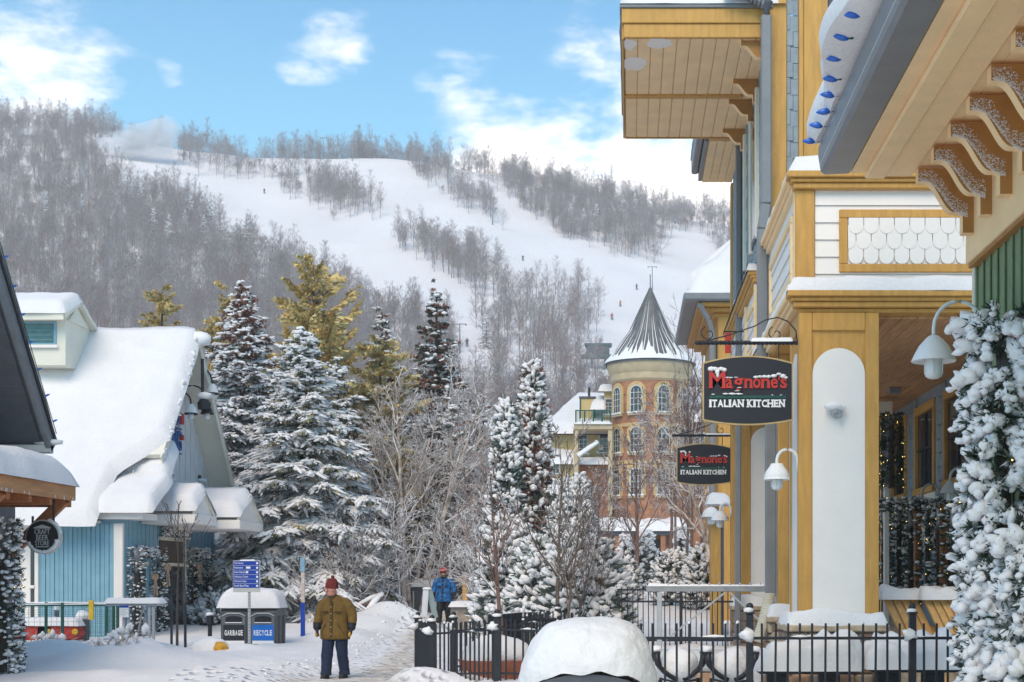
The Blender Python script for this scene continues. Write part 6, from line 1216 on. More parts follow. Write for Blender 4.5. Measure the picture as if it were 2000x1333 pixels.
garland('garland_column', 'dark evergreen garland column with snow flecks under the timber awning', (XX(4, 24.3), 24.3, .2), 2.6, .29, .32, 900, 3, .11, .5, 24, .2, twigs=14)
for i, (y, h, lb) in enumerate(((36.5, 2.5, 'snowy lit garland hanging at the corner of the blue house'), (38.25, 2.5, 'snowy garland between the narrow window and the shop door'), (41.15, 2.6, 'snowy garland on the far side of the shop door'), (42.7, 2.4, 'garland at the far end of the blue shop front'))): garland('door_garland', lb, (XG2 + .16, y, .1), h, .16, .3, 420, 10 + i, .085, .55, 14, twigs=14, group='garlands round the shop entrance')
for i, (y, z, ry) in enumerate(((37.3, 2.35, .5), (39.7, 2.95, .95), (41.9, 2.4, .5))): garland('door_garland', ['garland swag over the narrow shop window', 'snow-topped garland arch over the shop door', 'garland swag over the far shop window'][i], (XG2 + .18, y, z), .28, .18, ry, 260, 20 + i, .085, .7, 10, twigs=12, group='garlands round the shop entrance')
for i, (y, z) in enumerate(((37.35, 1.5), (38.35, 1.75), (41.2, 1.8), (42.6, 1.6))):
    bw_ = thing('burlap_bow', ['burlap bow beside the narrow shop window', 'burlap bow beside the shop door, near jamb', 'burlap bow beside the shop door, far jamb', 'burlap bow at the end of the blue shop front'][i], 'bow', (XG2 + .3, y, z), 'burlap bows on the shop garlands'); bur = mat('burlap', (.42, .29, .20), .9, .2, 9)
    for s in (-1, 1): MB().blob((XG2 + .36, y + s * .13, z + .35), (.05, .13, .09), np.random.default_rng(i), .1).bar((XG2 + .36, y + s * .02, z + .33), (XG2 + .38, y + s * .12, z - .15), .03, .09).build('loop', bur, bw_, smooth=40)
for i, (px, Y, h, zb) in enumerate(((1728, 25.0, 1.75, 1.45), (1756, 25.2, 1.75, 1.4), (1779, 24.8, 1.75, 1.35), (1812, 23.9, 1.7, 1.35), (1834, 23.5, 1.65, 1.35), (1862, 22.7, 1.6, 1.35))): garland('porch_garland', 'lit garland wound on the ' + ['first', 'second', 'third', 'fourth', 'fifth', 'last'][i] + ' post of the porch rail counted from the big column', (XX(px, Y), Y, zb), h, .15, .15, 320, 40 + i, .085, .12, 18, twigs=16, group='garlands on the porch rail')
garland('porch_garland', 'thin lit garland running along the top of the porch rail', (XX(1795, 24.2), 24.2, 2.95), .2, .62, .3, 420, 50, .085, .4, 18, twigs=14, group='garlands on the porch rail')
garland('hanging_garland', 'long lit garland hanging beside the porch window near the big column', (XX(1741, 24.5), 24.5, 3.35), 1.3, .17, .17, 460, 51, .08, .0, 34, .15, twigs=16)
for i, (px, Y) in enumerate(((1793, 24.3), (1843, 23.4))): pr_ = thing('porch_post', ['brown porch rail post between the third and fourth garlands', 'brown porch rail post before the last garland'][i], 'post', (XX(px, Y), Y, 1.0), 'brown posts of the porch rail'); MB().box(XX(px, Y) - .06, XX(px, Y) + .06, Y - .06, Y + .06, 1.0, 2.95).build('shaft', timber, pr_); MB().box(XX(px, Y) - .08, XX(px, Y) + .08, Y - .08, Y + .08, 2.952, 3.0).build('cap', timber, pr_)
for px0, pxn, nm in ((1232, 1, 'x'),):
    for i, (px, Y, h) in enumerate(((1222, 70, 2.3), (1262, 70, 2.5), (1330, 66, 2.6))): garland('entrance_shrub', ['narrow snowy shrub at the tower doorway', 'narrow snowy shrub in the middle of the tower entrance', 'narrow snowy shrub before the brick wing'][i], (XX(px, Y), Y, gz1(XX(px, Y), Y)), h, .3, .3, 200, 60 + i, .2, .85, 0, .5, cat='shrub')

# ---------------------------------------------------------------- railings
def link(name, me, parent, loc): o = bpy.data.objects.new(name, me); COL.objects.link(o); o.parent = parent; org = ORG[parent.name]; o.location = np.asarray(loc) - np.asarray(org); ORG[o.name] = tuple(loc); return o
def railing(name, label, pts, top, rails, gap, pw, posts=None, post_w=.075, ball=True, seed=0, lean=0., m_=iron, snowy=.5, group=None, base=None, over=.13):
    """a run of iron railing along pts [(x,y)...]; top = picket top above ground"""
    r = random.Random(seed); p0 = pts[0]; g0 = gz1(*p0) if base is None else base; t = thing(name, label, 'railing', (p0[0], p0[1], g0), group)
    pk = MB().box(-pw / 2, pw / 2, -pw / 2, pw / 2, 0, top, .003).mesh('picket', m_, None); cap = MB().blob((0, 0, 0), (.022, .022, .02), np.random.default_rng(1), .2, 1).mesh('snow_cap', snow_soft, 180)
    for (a, b) in zip(pts[:-1], pts[1:]):
        a = np.array(a, float); b = np.array(b, float); L_ = np.linalg.norm(b - a); n = max(1, int(L_ / gap)); 
        ga = gz1(*a) if base is None else base; gb_ = gz1(*b) if base is None else base
        for h in rails: MB().bar((*a, ga + h), (*b, gb_ + h), pw * 1.1, .035).build('rail', m_, t)
        for i in range(1, n):
            q = a + (b - a) * i / n; gz_ = ga + (gb_ - ga) * i / n; o = link('picket', pk, t, (q[0], q[1], gz_ + .03)); o.rotation_euler = (r.gauss(0, .006), r.gauss(0, .006) + lean, 0)
            if r.random() < snowy * .4: c_ = link('snow_cap', cap, t, (q[0], q[1], gz_ + top + .035)); c_.scale = (1, 1, r.uniform(.7, 1.5))
        if snowy > .3:
            for _ in range(int(snowy * 2)):
                s0 = r.random() * .8; q0 = a + (b - a) * s0; q1 = a + (b - a) * min(1, s0 + r.uniform(.08, .3)); h = rails[-1] + .012
                MB().tube([(*q0, ga + (gb_ - ga) * s0 + h), (*((q0 + q1) / 2), ga + (gb_ - ga) * s0 + h + .012), (*q1, ga + (gb_ - ga) * s0 + h)], [.008, .022, .008], 6).build('rail_snow', snow_soft, t, smooth=180)
    for (x, y) in (pts if posts is None else posts):
        g = gz1(x, y) if base is None else base; h = top + over; w = post_w
        p_ = MB().box(x - w / 2, x + w / 2, y - w / 2, y + w / 2, g, g + h, .006).box(x - w * .66, x + w * .66, y - w * .66, y + w * .66, g + h + .002, g + h + .028, .006).build('post', m_, t)
        if ball: MB().tube([(x, y, g + h + .028), (x, y, g + h + .05)], .02, 8).blob((x, y, g + h + .092), (.048, .048, .048), np.random.default_rng(1), 0., 2).build('ball_cap', m_, p_, smooth=180)
        if snowy > .2: MB().blob((x - .01, y - w * .3, g + h + .045), (w * .75, w * .6, .035), np.random.default_rng(int(x * 99) % 1000), .3, 1).build('snow_cap', snow_soft, p_, smooth=180)
        if snowy > .4: MB().blob((x - w * .5, y - w * .5, g + rails[-1] + .05), (.09, .05, .07), np.random.default_rng(int(y * 99) % 1000), .5, 2).build('snow_clump', snow_soft, p_, smooth=180)
    return t
YF2 = 17.2
fx = lambda px: XX(px, YF2)
railing('patio_railing', 'black iron patio railing across the front of the stone plinth', [(fx(1180), YF2), (fx(1464), YF2 - .02), (fx(1782), YF2), (fx(1875), YF2 + .02)], 1.22, (.25, 1.07), .142, .026, [(fx(1464), YF2 - .02), (fx(1782), YF2)], .085, seed=2, snowy=.5, base=.0, over=.14)
railing('garden_railing', 'black railing with ball-capped posts at the corner of the walkway', [(-4.02, 27.0), (-3.42, 24.6), (-2.13, 22.9), (-.6, 22.7)], .98, (.14, .84), .135, .03, [(-4.02, 27.0), (-3.42, 24.6), (-3.27, 26.4), (-2.13, 22.9)], .12, seed=3, snowy=.8, over=.05)
railing('garden_railing', 'inner run of black railing with snow-topped pickets round the planting bed', [(-3.27, 26.4), (-2.2, 27.6), (-1.45, 28.6)], .92, (.14, .8), .15, .028, [(-1.45, 28.6)], .09, seed=4, snowy=.9, over=.04)
railing('garden_railing', 'curved dark railing in front of the cedars', [(-2.9, 29.0), (-2.3, 30.5), (-1.6, 31.2), (-1.1, 31.3)], .85, (.14, .72), .08, .05, [(-1.1, 31.3)], .09, seed=5, snowy=.9, over=.04)
railing('back_railing', 'thin black railing behind the galvanised frame at the far patio side', [(XX(1205, 27.5), 27.5), (XX(1432, 27.5), 27.5)], 1.15, (.15, .9, 1.13), .098, .018, [(XX(1330, 27.5), 27.5)], .06, ball=False, seed=6, snowy=.6, base=.45, over=.0)
gf = thing('galvanised_frame', 'galvanised bar frame with diagonal braces and snow on its top rail', 'frame', (XX(1285, 23), 23, 0))
Yg = 23.0
MB().box(XX(1262, Yg), XX(1497, Yg), Yg - .04, Yg + .04, ZZ(1156, Yg), ZZ(1144, Yg)).build('top_rail', mat('dull_steel', (.30, .305, .32), .5, .15, 8), gf); MB().box(XX(1283, Yg), XX(1293, Yg), Yg - .05, Yg + .03, -.05, ZZ(1157, Yg)).build('upright', galv, gf)
MB().bar((XX(1300, Yg), Yg - .06, ZZ(1250, Yg)), (XX(1415, Yg), Yg - .06, ZZ(1158, Yg)), .03).bar((XX(1425, Yg), Yg - .06, ZZ(1158, Yg)), (XX(1500, Yg), Yg - .06, ZZ(1228, Yg)), .03).build('brace', galv, gf)
MB().snow((XX(1264, Yg), Yg - .05, ZZ(1144, Yg)), (XX(1495, Yg), Yg - .05, ZZ(1144, Yg)), (XX(1495, Yg), Yg + .05, ZZ(1144, Yg)), (XX(1264, Yg), Yg + .05, ZZ(1144, Yg)), .022, (60, 4), 1.6, 3, .03, .0).build('rail_snow', snow_soft, gf, smooth=180)
for i in range(10): MB().blob((XX(1305 + i * 20, Yg), Yg - .02, ZZ(1141, Yg)), (.022, .022, .03), np.random.default_rng(i), .1, 1).build('rail_knob', galv, gf, smooth=180)
mg = thing('mesh_fence', 'low green wire mesh fence round the play cars by the blue wall', 'fence', (XX(45, 33), 33, .3))
def mesh_panel(a, b, z0, z1):
    a = np.array(a, float); b = np.array(b, float); L_ = np.linalg.norm(b - a); mb = MB(); n = int(L_ / .11)
    for i in range(n + 1): q = a + (b - a) * i / n; mb.tube([(*q, z0), (*q, z1)], .0035, 3, cap=False)
    for k in range(int((z1 - z0) / .11) + 1): mb.tube([(*a, z0 + k * .11), (*b, z0 + k * .11)], .0035, 3, cap=False)
    o = mb.build('wire_mesh', green_metal, mg, smooth=180); o['kind'] = 'stuff'; MB().bar((*a, z1), (*b, z1), .035).build('top_rail', green_metal, mg); MB().tube([(*a, z1 + .025), (*((a + b) / 2), z1 + .035), (*b, z1 + .025)], .02, 6).build('rail_snow', snow_soft, mg, smooth=180)
A1, B1, C1, D1 = (XX(45, 32.3), 32.3), (XX(122, 32.6), 32.6), (XX(230, 32.9), 32.9), (XX(208, 34.8), 34.8)
E1 = (XX(30, 34.8), 34.8)
for a, b in ((A1, B1), (B1, C1), (C1, D1), (E1, D1)): mesh_panel(a, b, .15, 1.18)
for q in (A1, B1, C1, D1, (XX(90, 33), 33.0), (XX(222, 33.2), 33.2)): MB().box(q[0] - .03, q[0] + .03, q[1] - .03, q[1] + .03, -.1, 1.25).build('post', green_metal, mg)
MB().box(XX(174, 32.7), XX(183, 32.7), 32.66, 32.72, .85, 1.3).build('yellow_tag', mat('yellow_plastic', (.75, .48, .03), .5), mg)

# ---------------------------------------------------------------- street furniture
bn = thing('waste_bins', 'charcoal double GARBAGE and RECYCLE bin under a thick cushion of snow', 'bin', (XX(490, 34.2), 34.2, .1))
YB3 = 33.9; x0, x1 = XX(432, YB3), XX(541, YB3); z0, z1 = .06, ZZ(1187, YB3)
pr_ = [(YB3, z0), (YB3 + .82, z0), (YB3 + .86, z1 - .1), (YB3 + .8, z1), (YB3 + .02, z1), (YB3 - .05, z1 - .12)]
MB().prism(pr_, 'x', x0, x1).build('body', char, bn, smooth=20)
for i in range(2):
    a = x0 + .05 + i * ((x1 - x0) / 2 + .03); b = a + (x1 - x0) / 2 - .12; c = (a + b) / 2
    dr = MB().prism([(a, z0 + .12), (b, z0 + .12), (b, z1 - .18), (b - .12, z1 - .12), (a + .12, z1 - .12), (a, z1 - .18)], 'y', YB3 - .075, YB3 - .02).build('door', mat('bin_door_grey', (.14, .15, .165), .55), bn, smooth=None)
    MB().prism([(c - .2, z1 - .35), (c + .2, z1 - .35), (c + .2, z1 - .25)] + [(c + .2 * math.cos(q), z1 - .25 + .05 * math.sin(q)) for q in np.linspace(.2, 2.9, 7)] + [(c - .2, z1 - .25)], 'y', YB3 - .082, YB3 - .076).build('slot', black, dr, smooth=None)
    MB().tube([(c - .28, YB3 - .09, z1 - .20), (c - .15, YB3 - .1, z1 - .135), (c + .15, YB3 - .1, z1 - .135), (c + .28, YB3 - .09, z1 - .20)], .016, 6).build('hood', lamp_steel, dr, smooth=180); MB().tube([(c - .2, YB3 - .09, z1 - .357), (c + .2, YB3 - .09, z1 - .357)], .012, 6).build('slot_snow', snow_soft, dr)
    MB().box(a + .02, b - .02, YB3 - .083, YB3 - .076, z0 + .265, z1 - .41, .002).build('panel', [sign_black, recycle_blue][i], dr); MB().box(a + .02, b - .02, YB3 - .083, YB3 - .076, z0 + .185, z0 + .262, .002).build('lower_panel', print_white, dr)
    wd_ = ['GARBAGE', 'RECYCLE'][i]; st_ = (b - a - .10) / len(wd_)
    for q, ch in enumerate(wd_):
        V, Fc = fm2(ch, .03); mn, mx_ = V.min(0), V.max(0); MB().add(np.stack((a + .055 + st_ * (q + (V[:, 0] - mn[0]) / (mx_[0] - mn[0]) * .82), YB3 - .0855 - V[:, 2] * .08, z0 + .385 + (V[:, 1] - mn[1]) / (mx_[1] - mn[1]) * .13), 1), Fc).build('letter', print_white, dr, smooth=None)
    V, Fc = text_line('BMV', c - .05, z0 + .26, .1, .035, .001, YB3 - .0855)
for q in (0, 1): MB().tube([(x1 + .01, YB3 + .2 + q * .4, z0 + .1), (x1 + .01, YB3 + .2 + q * .4, z1 - .2)], .03, 6).build('side_rib', char, bn)
MB().snow((x0 - .02, YB3 - .07, z1), (x1 + .04, YB3 - .07, z1), (x1 + .04, YB3 + .88, z1), (x0 - .02, YB3 + .88, z1), .47, (26, 16), .08, 3, .30, .05).build('snow_cushion', snow, bn, smooth=180)
ds = thing('direction_sign', 'blue directory signboard of six white-lettered rows on a drilled steel post', 'sign', (XX(485, 32.5), 32.5, .1))
YD = 32.5; x0, x1 = XX(455, YD), XX(508, YD); zt_, zb_ = ZZ(1095, YD), ZZ(1157, YD)
MB().box(x0, x1, YD, YD + .02, zb_, zt_, .003).build('board', print_grey, ds); rows = ['Main Street', 'Restrooms', 'Event Rentals', 'Adventure Centre', 'Welcome Centre', 'South Base Plaza']; h = (ZZ(1096, YD) - ZZ(1149, YD)) / 6
for i, tx in enumerate(rows):
    zr_ = ZZ(1096, YD) - h * (i + 1); rp = MB().box(x0 + .01, x1 - .015, YD - .006, YD - .001, zr_ + .006, zr_ + h - .006, .002).build('row_panel', sign_blue, ds); wl = [.21, .20, .26, .32, .28, .33][i]
    V, Fc = text_line(tx, x0 + .03, zr_ + .032, wl, .05, .001, YD - .008); MB().add(V, Fc).build('lettering', print_white, rp, smooth=None)
    MB().lathe([(0, 0), (.026, 0), (.026, .004), (0, .004)], (x1 - .065, YD - .007, zr_ + h / 2), 12, axis='y').build('arrow_disc', print_white, rp)
    if i in (1, 2): MB().box(x0 + .30, x0 + .35 + .05 * (i == 1), YD - .009, YD - .007, zr_ + .03, zr_ + .08, .001).build('pictogram', print_white, rp)
bxs = MB().box(XX(483.5, YD), XX(488.5, YD), YD + .021, YD + .06, gz1(XX(485, YD), YD) - .1, zt_ - .05).build('post', galv, ds)
for i in range(18): MB().lathe([(0, 0), (.011, 0), (.011, .003), (0, .003)], (XX(486, YD), YD + .022, .25 + i * .072), 8, axis='y').build('hole', black, bxs)
MB().snow((x0 + .15, YD - .01, zt_), (x1 - .1, YD - .01, zt_), (x1 - .1, YD + .03, zt_), (x0 + .15, YD + .03, zt_), .03, (12, 3), .5, 2, .02, 0).build('snow_cap', snow_soft, ds, smooth=180)
bp = thing('marker_post', 'tall narrow post, blue at the foot with a pale weathered upper half', 'post', (XX(591, 36), 36, 0)); xa, xb = XX(587.5, 36), XX(595.5, 36)
MB().box(xa, xb, 35.96, 36.05, gz1(-8.3, 36) - .1, ZZ(1178, 36), .01).build('lower_section', sign_blue, bp); MB().box(xa + .01, xb - .005, 35.97, 36.04, ZZ(1177.5, 36), ZZ(1118, 36), .01).build('upper_section', mat('peeling_paint', (.66, .60, .56), .8, .2, 14, var2=(.36, .24, .18)), bp); MB().box(xa - .01, xb, 35.965, 36.045, ZZ(1117.5, 36), ZZ(1090, 36), .01).build('top_section', mat('faded_blue', (.22, .38, .50), .6), bp)
bo = thing('bollard', 'short black bollard with a snow cap next to the bins', 'bollard', (XX(410, 34), 34, .1)); MB().tube([(XX(410, 34), 34, .0), (XX(410, 34), 34, .78)], .05, 10).tube([(XX(410, 34), 34, .72), (XX(410, 34), 34, .92)], .085, 10).build('body', iron, bo, smooth=40); MB().blob((XX(410, 34), 34, .94), (.10, .1, .05), np.random.default_rng(4)).build('snow_cap', snow_soft, bo, smooth=180)
yl = thing('buried_hydrant', 'yellow lump of a hydrant poking out of a snow heap in front of the bins', 'hydrant', (XX(430, 32.2), 32.2, .1)); MB().blob((XX(432, 32), 32.0, ZZ(1266, 32)), (.17, .12, .12), np.random.default_rng(4), .3).build('bonnet', mat('hydrant_yellow', (.66, .33, .03), .6, .3, 9), yl, smooth=180); MB().blob((XX(408, 32.2), 32.25, ZZ(1268, 32)), (.44, .3, .26), np.random.default_rng(5), .15, 3).build('snow_heap', snow, yl, smooth=180)
ist = thing('info_stand', 'snow-topped galvanised stand with a small notice and crossed braces', 'stand', (XX(265, 31), 31, 0)); Yi = 31.0
MB().box(XX(206, Yi), XX(308, Yi), Yi, Yi + .55, ZZ(1184, Yi), ZZ(1178, Yi)).build('top_plate', galv, ist); MB().snow((XX(204, Yi), Yi - .02, ZZ(1178, Yi)), (XX(310, Yi), Yi - .02, ZZ(1178, Yi)), (XX(310, Yi), Yi + .57, ZZ(1178, Yi)), (XX(204, Yi), Yi + .57, ZZ(1178, Yi)), .11, (16, 8), .2, 3, .1, .02).build('snow_cap', snow, ist, smooth=180)
for px in (238, 247, 288, 296): MB().box(XX(px, Yi), XX(px + 5, Yi), Yi + .02, Yi + .08, -.1, ZZ(1185, Yi)).build('leg', galv, ist)
MB().bar((XX(256, Yi), Yi + .3, .35), (XX(270, Yi), Yi + .3, ZZ(1186, Yi)), .03).bar((XX(284, Yi), Yi + .3, .35), (XX(271, Yi), Yi + .31, ZZ(1186, Yi)), .03).build('brace', galv, ist)
nt_ = MB().box(XX(234, Yi), XX(252, Yi), Yi - .03, Yi - .01, ZZ(1206, Yi), ZZ(1183, Yi), .003).build('notice', print_white, ist); MB().box(XX(234, Yi), XX(252, Yi), Yi - .036, Yi - .031, ZZ(1187, Yi), ZZ(1183, Yi), .001).build('header', sign_blue, nt_)
for i in range(4): MB().box(XX(236, Yi), XX(250 - (i % 2) * 3, Yi), Yi - .034, Yi - .031, ZZ(1191 + i * 3.5, Yi), ZZ(1190 + i * 3.5, Yi), .0005).build('print_line', print_grey, nt_)
# toddlers' play cars behind the mesh fence
for i, (px, w, lb) in enumerate(((62, 1.0, 'red play car behind the green mesh fence, closest to its corner post'), (112, 1.05, 'red play car with a yellow lamp beside the grey stool'))):
    pc_ = thing('play_car', lb, 'toy car', (XX(px, 33.7), 33.7, .25), 'play cars in the mesh enclosure'); xa = XX(px, 33.7) - w / 2 * .75
    MB().prism([(xa, .35), (xa + w * .85, .35), (xa + w * .95, .5), (xa + w * .9, .66), (xa + w * .6, .7), (xa + w * .05, .72)], 'y', 33.45, 33.95).build('body', sign_red, pc_, smooth=None)
    MB().box(xa + w * .02, xa + w * .9, 33.44, 33.96, .28, .348).build('bumper', white, pc_)
    for s in (.2, .75): MB().lathe([(0, -.05), (.12, -.05), (.12, .05), (0, .05)], (xa + w * s, 33.46, .26), 14, axis='y').build('wheel', black, pc_)
    MB().lathe([(0, 0), (.07, 0), (.07, .04), (0, .05)], (xa + w * .88, 33.43, .55), 12, axis='y').build('headlight', mat('yellow_plastic', (.75, .48, .03)), pc_)
    MB().snow((xa - .02, 33.42, .71), (xa + w * .92, 33.42, .69), (xa + w * .92, 33.98, .69), (xa - .02, 33.98, .71), .18, (12, 8), .2, i, .16).build('snow_cap', snow, pc_, smooth=180)
gs = thing('play_stool', 'grey toy barrel with a snow hat by the blue wall', 'barrel', (XX(160, 34), 34, .2)); MB().lathe([(.0, 0), (.13, 0), (.16, .3), (.15, .62), (0, .63)], (XX(162, 34), 34, .2), 14).build('body', char, gs); MB().blob((XX(162, 34), 34, .9), (.17, .17, .13), np.random.default_rng(4)).build('snow_cap', snow_soft, gs, smooth=180)
ps = thing('play_post', 'thin dark play post capped with snow behind the play cars', 'post', (XX(110, 34.2), 34.2, .2)); MB().box(XX(107, 34.2), XX(113, 34.2), 34.2, 34.27, .2, 1.05).build('shaft', char, ps); MB().blob((XX(110, 34.2), 34.23, 1.1), (.07, .06, .09), np.random.default_rng(4)).build('snow_cap', snow_soft, ps, smooth=180)
for i, (px, Y, h) in enumerate(((346, 33.5, 3.4), (362, 33.8, 3.0))):
    bare_thing('young_tree', ['young bare tree with forked top in front of the shop door', 'slighter young bare tree beside the shop door'][i], px, Y, h, .035, 120 + i, bark_dark, (.01, 0), ((5, .6, .95, .3, 24, .1), (4, .3, 1, .5, 25, .1)), minr=.006)
for i, (px, Y) in enumerate(((335, 33.2), (362, 33.0))): st_ = thing('tree_stake', ['dark stake tied beside the young tree, nearer the notice', 'dark stake tied beside the young tree, nearer the bins'][i], 'stake', (XX(px, Y), Y, 0)); MB().box(XX(px, Y) - .025, XX(px, Y) + .025, Y - .025, Y + .025, -.1, 1.25).build('shaft', iron, st_)
rg = np.random.default_rng(44)
for i, (px, Y, w, h, lb) in enumerate(((215, 29.3, .8, .42, 'dry ornamental grass bent under the snow before the info stand'), (95, 31.5, .45, .65, 'small twiggy snow-flecked bush by the mesh fence'))):
    gt_ = thing('dry_grass_clump', lb, 'plant', (XX(px, Y), Y, gz1(XX(px, Y), Y))); mb = MB(); n = 110; b = np.stack((XX(px, Y) + rg.normal(0, w * .35, n), Y + rg.normal(0, .25, n)), 1)
    d = rg.normal(0, 1, (n, 3)); d[:, 2] = np.abs(d[:, 2]) + .8; d /= np.linalg.norm(d, axis=1, keepdims=True); s = np.linspace(0, 1, 5); zb_ = gz(b[:, 0], b[:, 1]); P = np.concatenate((b, zb_[:, None]), 1)[:, None] + d[:, None] * (h * rg.uniform(.5, 1.2, n))[:, None, None] * s[None, :, None]; P[:, :, 2] -= .25 * s[None] ** 2 * h
    V, Fq = tubes(P, np.full((n, 5), .007) * np.linspace(1, .4, 5), 3); mb.add(V, Fq); o = mb.build('stems', mat('dry_straw', (.42, .30, .20), .9, .3, 5, snow=(.5, .4, 3)), gt_, smooth=180); o['kind'] = 'stuff'
    mb = MB(); [mb.blob((b[q, 0], b[q, 1], zb_[q] + h * rg.uniform(.3, .6)), rg.uniform(.04, .1, 3), rg, .3, 1) for q in range(0, n, 5)]; o = mb.build('snow_flecks', snow_soft, gt_, smooth=180); o['kind'] = 'stuff'
# dark bin capped with a dome of snow, close to the camera
bb = thing('snow_dome_bin', 'dark arched-top bin under a huge smooth dome of snow in front of the railing', 'bin', (XX(1145, 12.6), 12.6, 0)); Ym = 12.3; xc = XX(1147, Ym); w = XX(1285, Ym) - XX(1007, Ym)
arc = [(xc + w * .46 * math.cos(a), .69 + .25 * math.sin(a)) for a in np.linspace(0, math.pi, 21)]
MB().prism([(xc - w * .46, 0), (xc + w * .46, 0)] + arc, 'y', Ym - .05, Ym + .9).build('body', char, bb, smooth=30); MB().prism([(xc + (w * .47) * math.cos(a), .70 + .265 * math.sin(a)) for a in np.linspace(0, math.pi, 21)] + [(xc - w * .46, .68), (xc + w * .46, .68)][::1], 'y', Ym - .1, Ym - .052).build('hood', dark_grey, bb, smooth=30)
def dome_snow():
    n, k = 110, 48; V = []
    for j in range(k + 1):
        for i in range(n):
            a = 2 * math.pi * i / n; s = j / k; th = s * math.pi / 2 * 1.0; ca, sa = math.cos(a), math.sin(a); q = 2.25; sup = (abs(ca) ** q + abs(sa) ** q) ** (-1 / q)
            rx = w * .50 * max(math.cos(th), 0) ** .88 * sup; ry = .56 * max(math.cos(th), 0) ** .88 * sup; zz_ = .86 + .64 * math.sin(th) ** 1.05; x = xc + rx * ca; y = Ym + .42 + ry * sa
            base = .74 + .27 * math.sqrt(max(0, 1 - ((x - xc) / (w * .5)) ** 2)); zz_ = base + (1.45 - base) * math.sin(th) ** 1.02 if j else base - .03 * (1 + mnoise.noise(Vector((x * 6, y * 6, 1))))
            d = .035 * mnoise.noise(Vector((x * 2, y * 2, zz_ * 2))) + .018 * mnoise.noise(Vector((x * 5, y * 5, zz_ * 5))) + .007 * mnoise.noise(Vector((x * 16, y * 16, zz_ * 11))); V.append((x + d * ca, y + d * sa, zz_ + d * .6))
    return V, [(j * n + i, j * n + (i + 1) % n, (j + 1) * n + (i + 1) % n, (j + 1) * n + i) for j in range(k) for i in range(n)]
V, Fc = dome_snow(); MB().add(V, Fc).build('snow_dome', snow, bb, smooth=180)
# terracotta planter inside the garden railing
tp = thing('terracotta_planter', 'wide terracotta bowl heaped with snow behind the garden railing', 'planter', (-2.2, 24.2, 0)); MB().lathe([(.42, .0), (.55, .12), (.66, .34), (.68, .42), (.62, .42), (.60, .36)], (-2.25, 24.3, .0), 30).build('bowl', terracotta, tp, smooth=40); MB().blob((-2.25, 24.3, .42), (.64, .64, .40), np.random.default_rng(4), .08, 3, flat=-.05).build('snow_heap', snow, tp, smooth=180)
# patio furniture under snow
def patio_table(name, label, xa, xb, Y, zt_, seed, group):
    t = thing(name, label, 'table', ((xa + xb) / 2, Y, 0), group); MB().box(xa, xb, Y - .35, Y + .35, zt_ - .05, zt_, .01).build('table_top', iron, t)
    for x in (xa + .25, xb - .30): MB().box(x - .13, x + .13, Y - .1, Y + .1, 0, zt_ - .052, .01).build('leg', iron, t)
    rg = np.random.default_rng(seed); m = MB().snow((xa - .03, Y - .38, zt_), (xb + .03, Y - .38, zt_), (xb + .03, Y + .38, zt_), (xa - .03, Y + .38, zt_), .34, (44, 18), .85, seed, .22, .05, fr=2.3); m.build('snow_layer', snow, t, smooth=180); return t
patio_table('patio_table', 'dark patio table under lumpy snow in front of the stone plinth', XX(1478, 17.9), XX(1665, 17.9), 17.9, .66, 5, 'snowed-in patio tables')
patio_table('patio_table', 'dark patio table under lumpy snow before the upended picnic benches', XX(1695, 17.9), XX(1868, 17.9), 17.9, .68, 9, 'snowed-in patio tables')
def iron_chair(name, label, x, Y, seed):
    t = thing(name, label, 'chair', (x, Y, 0), 'wrought iron chairs buried in snow'); rg = np.random.default_rng(seed)
    for s in (-1, 1):
        pts = [(x + s * (.30 - .26 * q ** 1.6), Y - .1 + .04 * q, .84 - .34 * q ** .6) for q in np.linspace(0, 1, 10)]; MB().tube(pts, [.045] * 3 + [.032] * 7, 8).build('arm', iron, t, smooth=180); MB().tube([(x + s * .26, Y - .1, .5), (x + s * .28, Y - .12, 0)], .022, 6).build('leg', iron, t)
        MB().tube([(x + s * .24, Y + .3, .5), (x + s * .26, Y + .32, 0)], .022, 6).build('leg', iron, t); MB().box(x + s * .3 - .05, x + s * .3 + .05, Y - .14, Y + .02, .83, .865, .01).build('armrest', iron, t); MB().blob((x + s * .3, Y - .06, .89), (.075, .1, .045), rg, .2).build('snow_cap', snow_soft, t, smooth=180)
    for k in range(3): MB().tube([(x - .26, Y - .12, .52 - .05 * k), (x, Y - .16, .46 - .05 * k), (x + .26, Y - .12, .52 - .05 * k)], .016, 6).build('seat_band', iron, t, smooth=180)
    MB().blob((x + .0, Y + .15, .66), (.26, .26, .24), rg, .12, 3).build('snow_heap', snow, t, smooth=180)
iron_chair('iron_chair', 'black iron armchair with curled arms heaped with snow beside the dome bin', XX(1328, 18.2), 18.2, 3); iron_chair('iron_chair', 'black iron armchair with curled arms between the first chair and the tables', XX(1428, 18.1), 18.1, 4)
lo = thing('grey_bench_slab', 'pale grey rounded bench slab lying behind the iron chairs', 'bench', (XX(1380, 20.5), 20.5, 0)); MB().tube([(XX(1290, 20.5), 20.5, .62), (XX(1410, 20.5), 20.5, .60), (XX(1445, 20.5), 20.6, .54)], [.16, .17, .2], 12).build('slab', mat('pale_stone_slab', (.52, .53, .53), .8), lo, smooth=180); MB().box(XX(1320, 20.5), XX(1425, 20.5), 20.4, 20.7, 0, .44).build('base', stone_ms[0], lo)
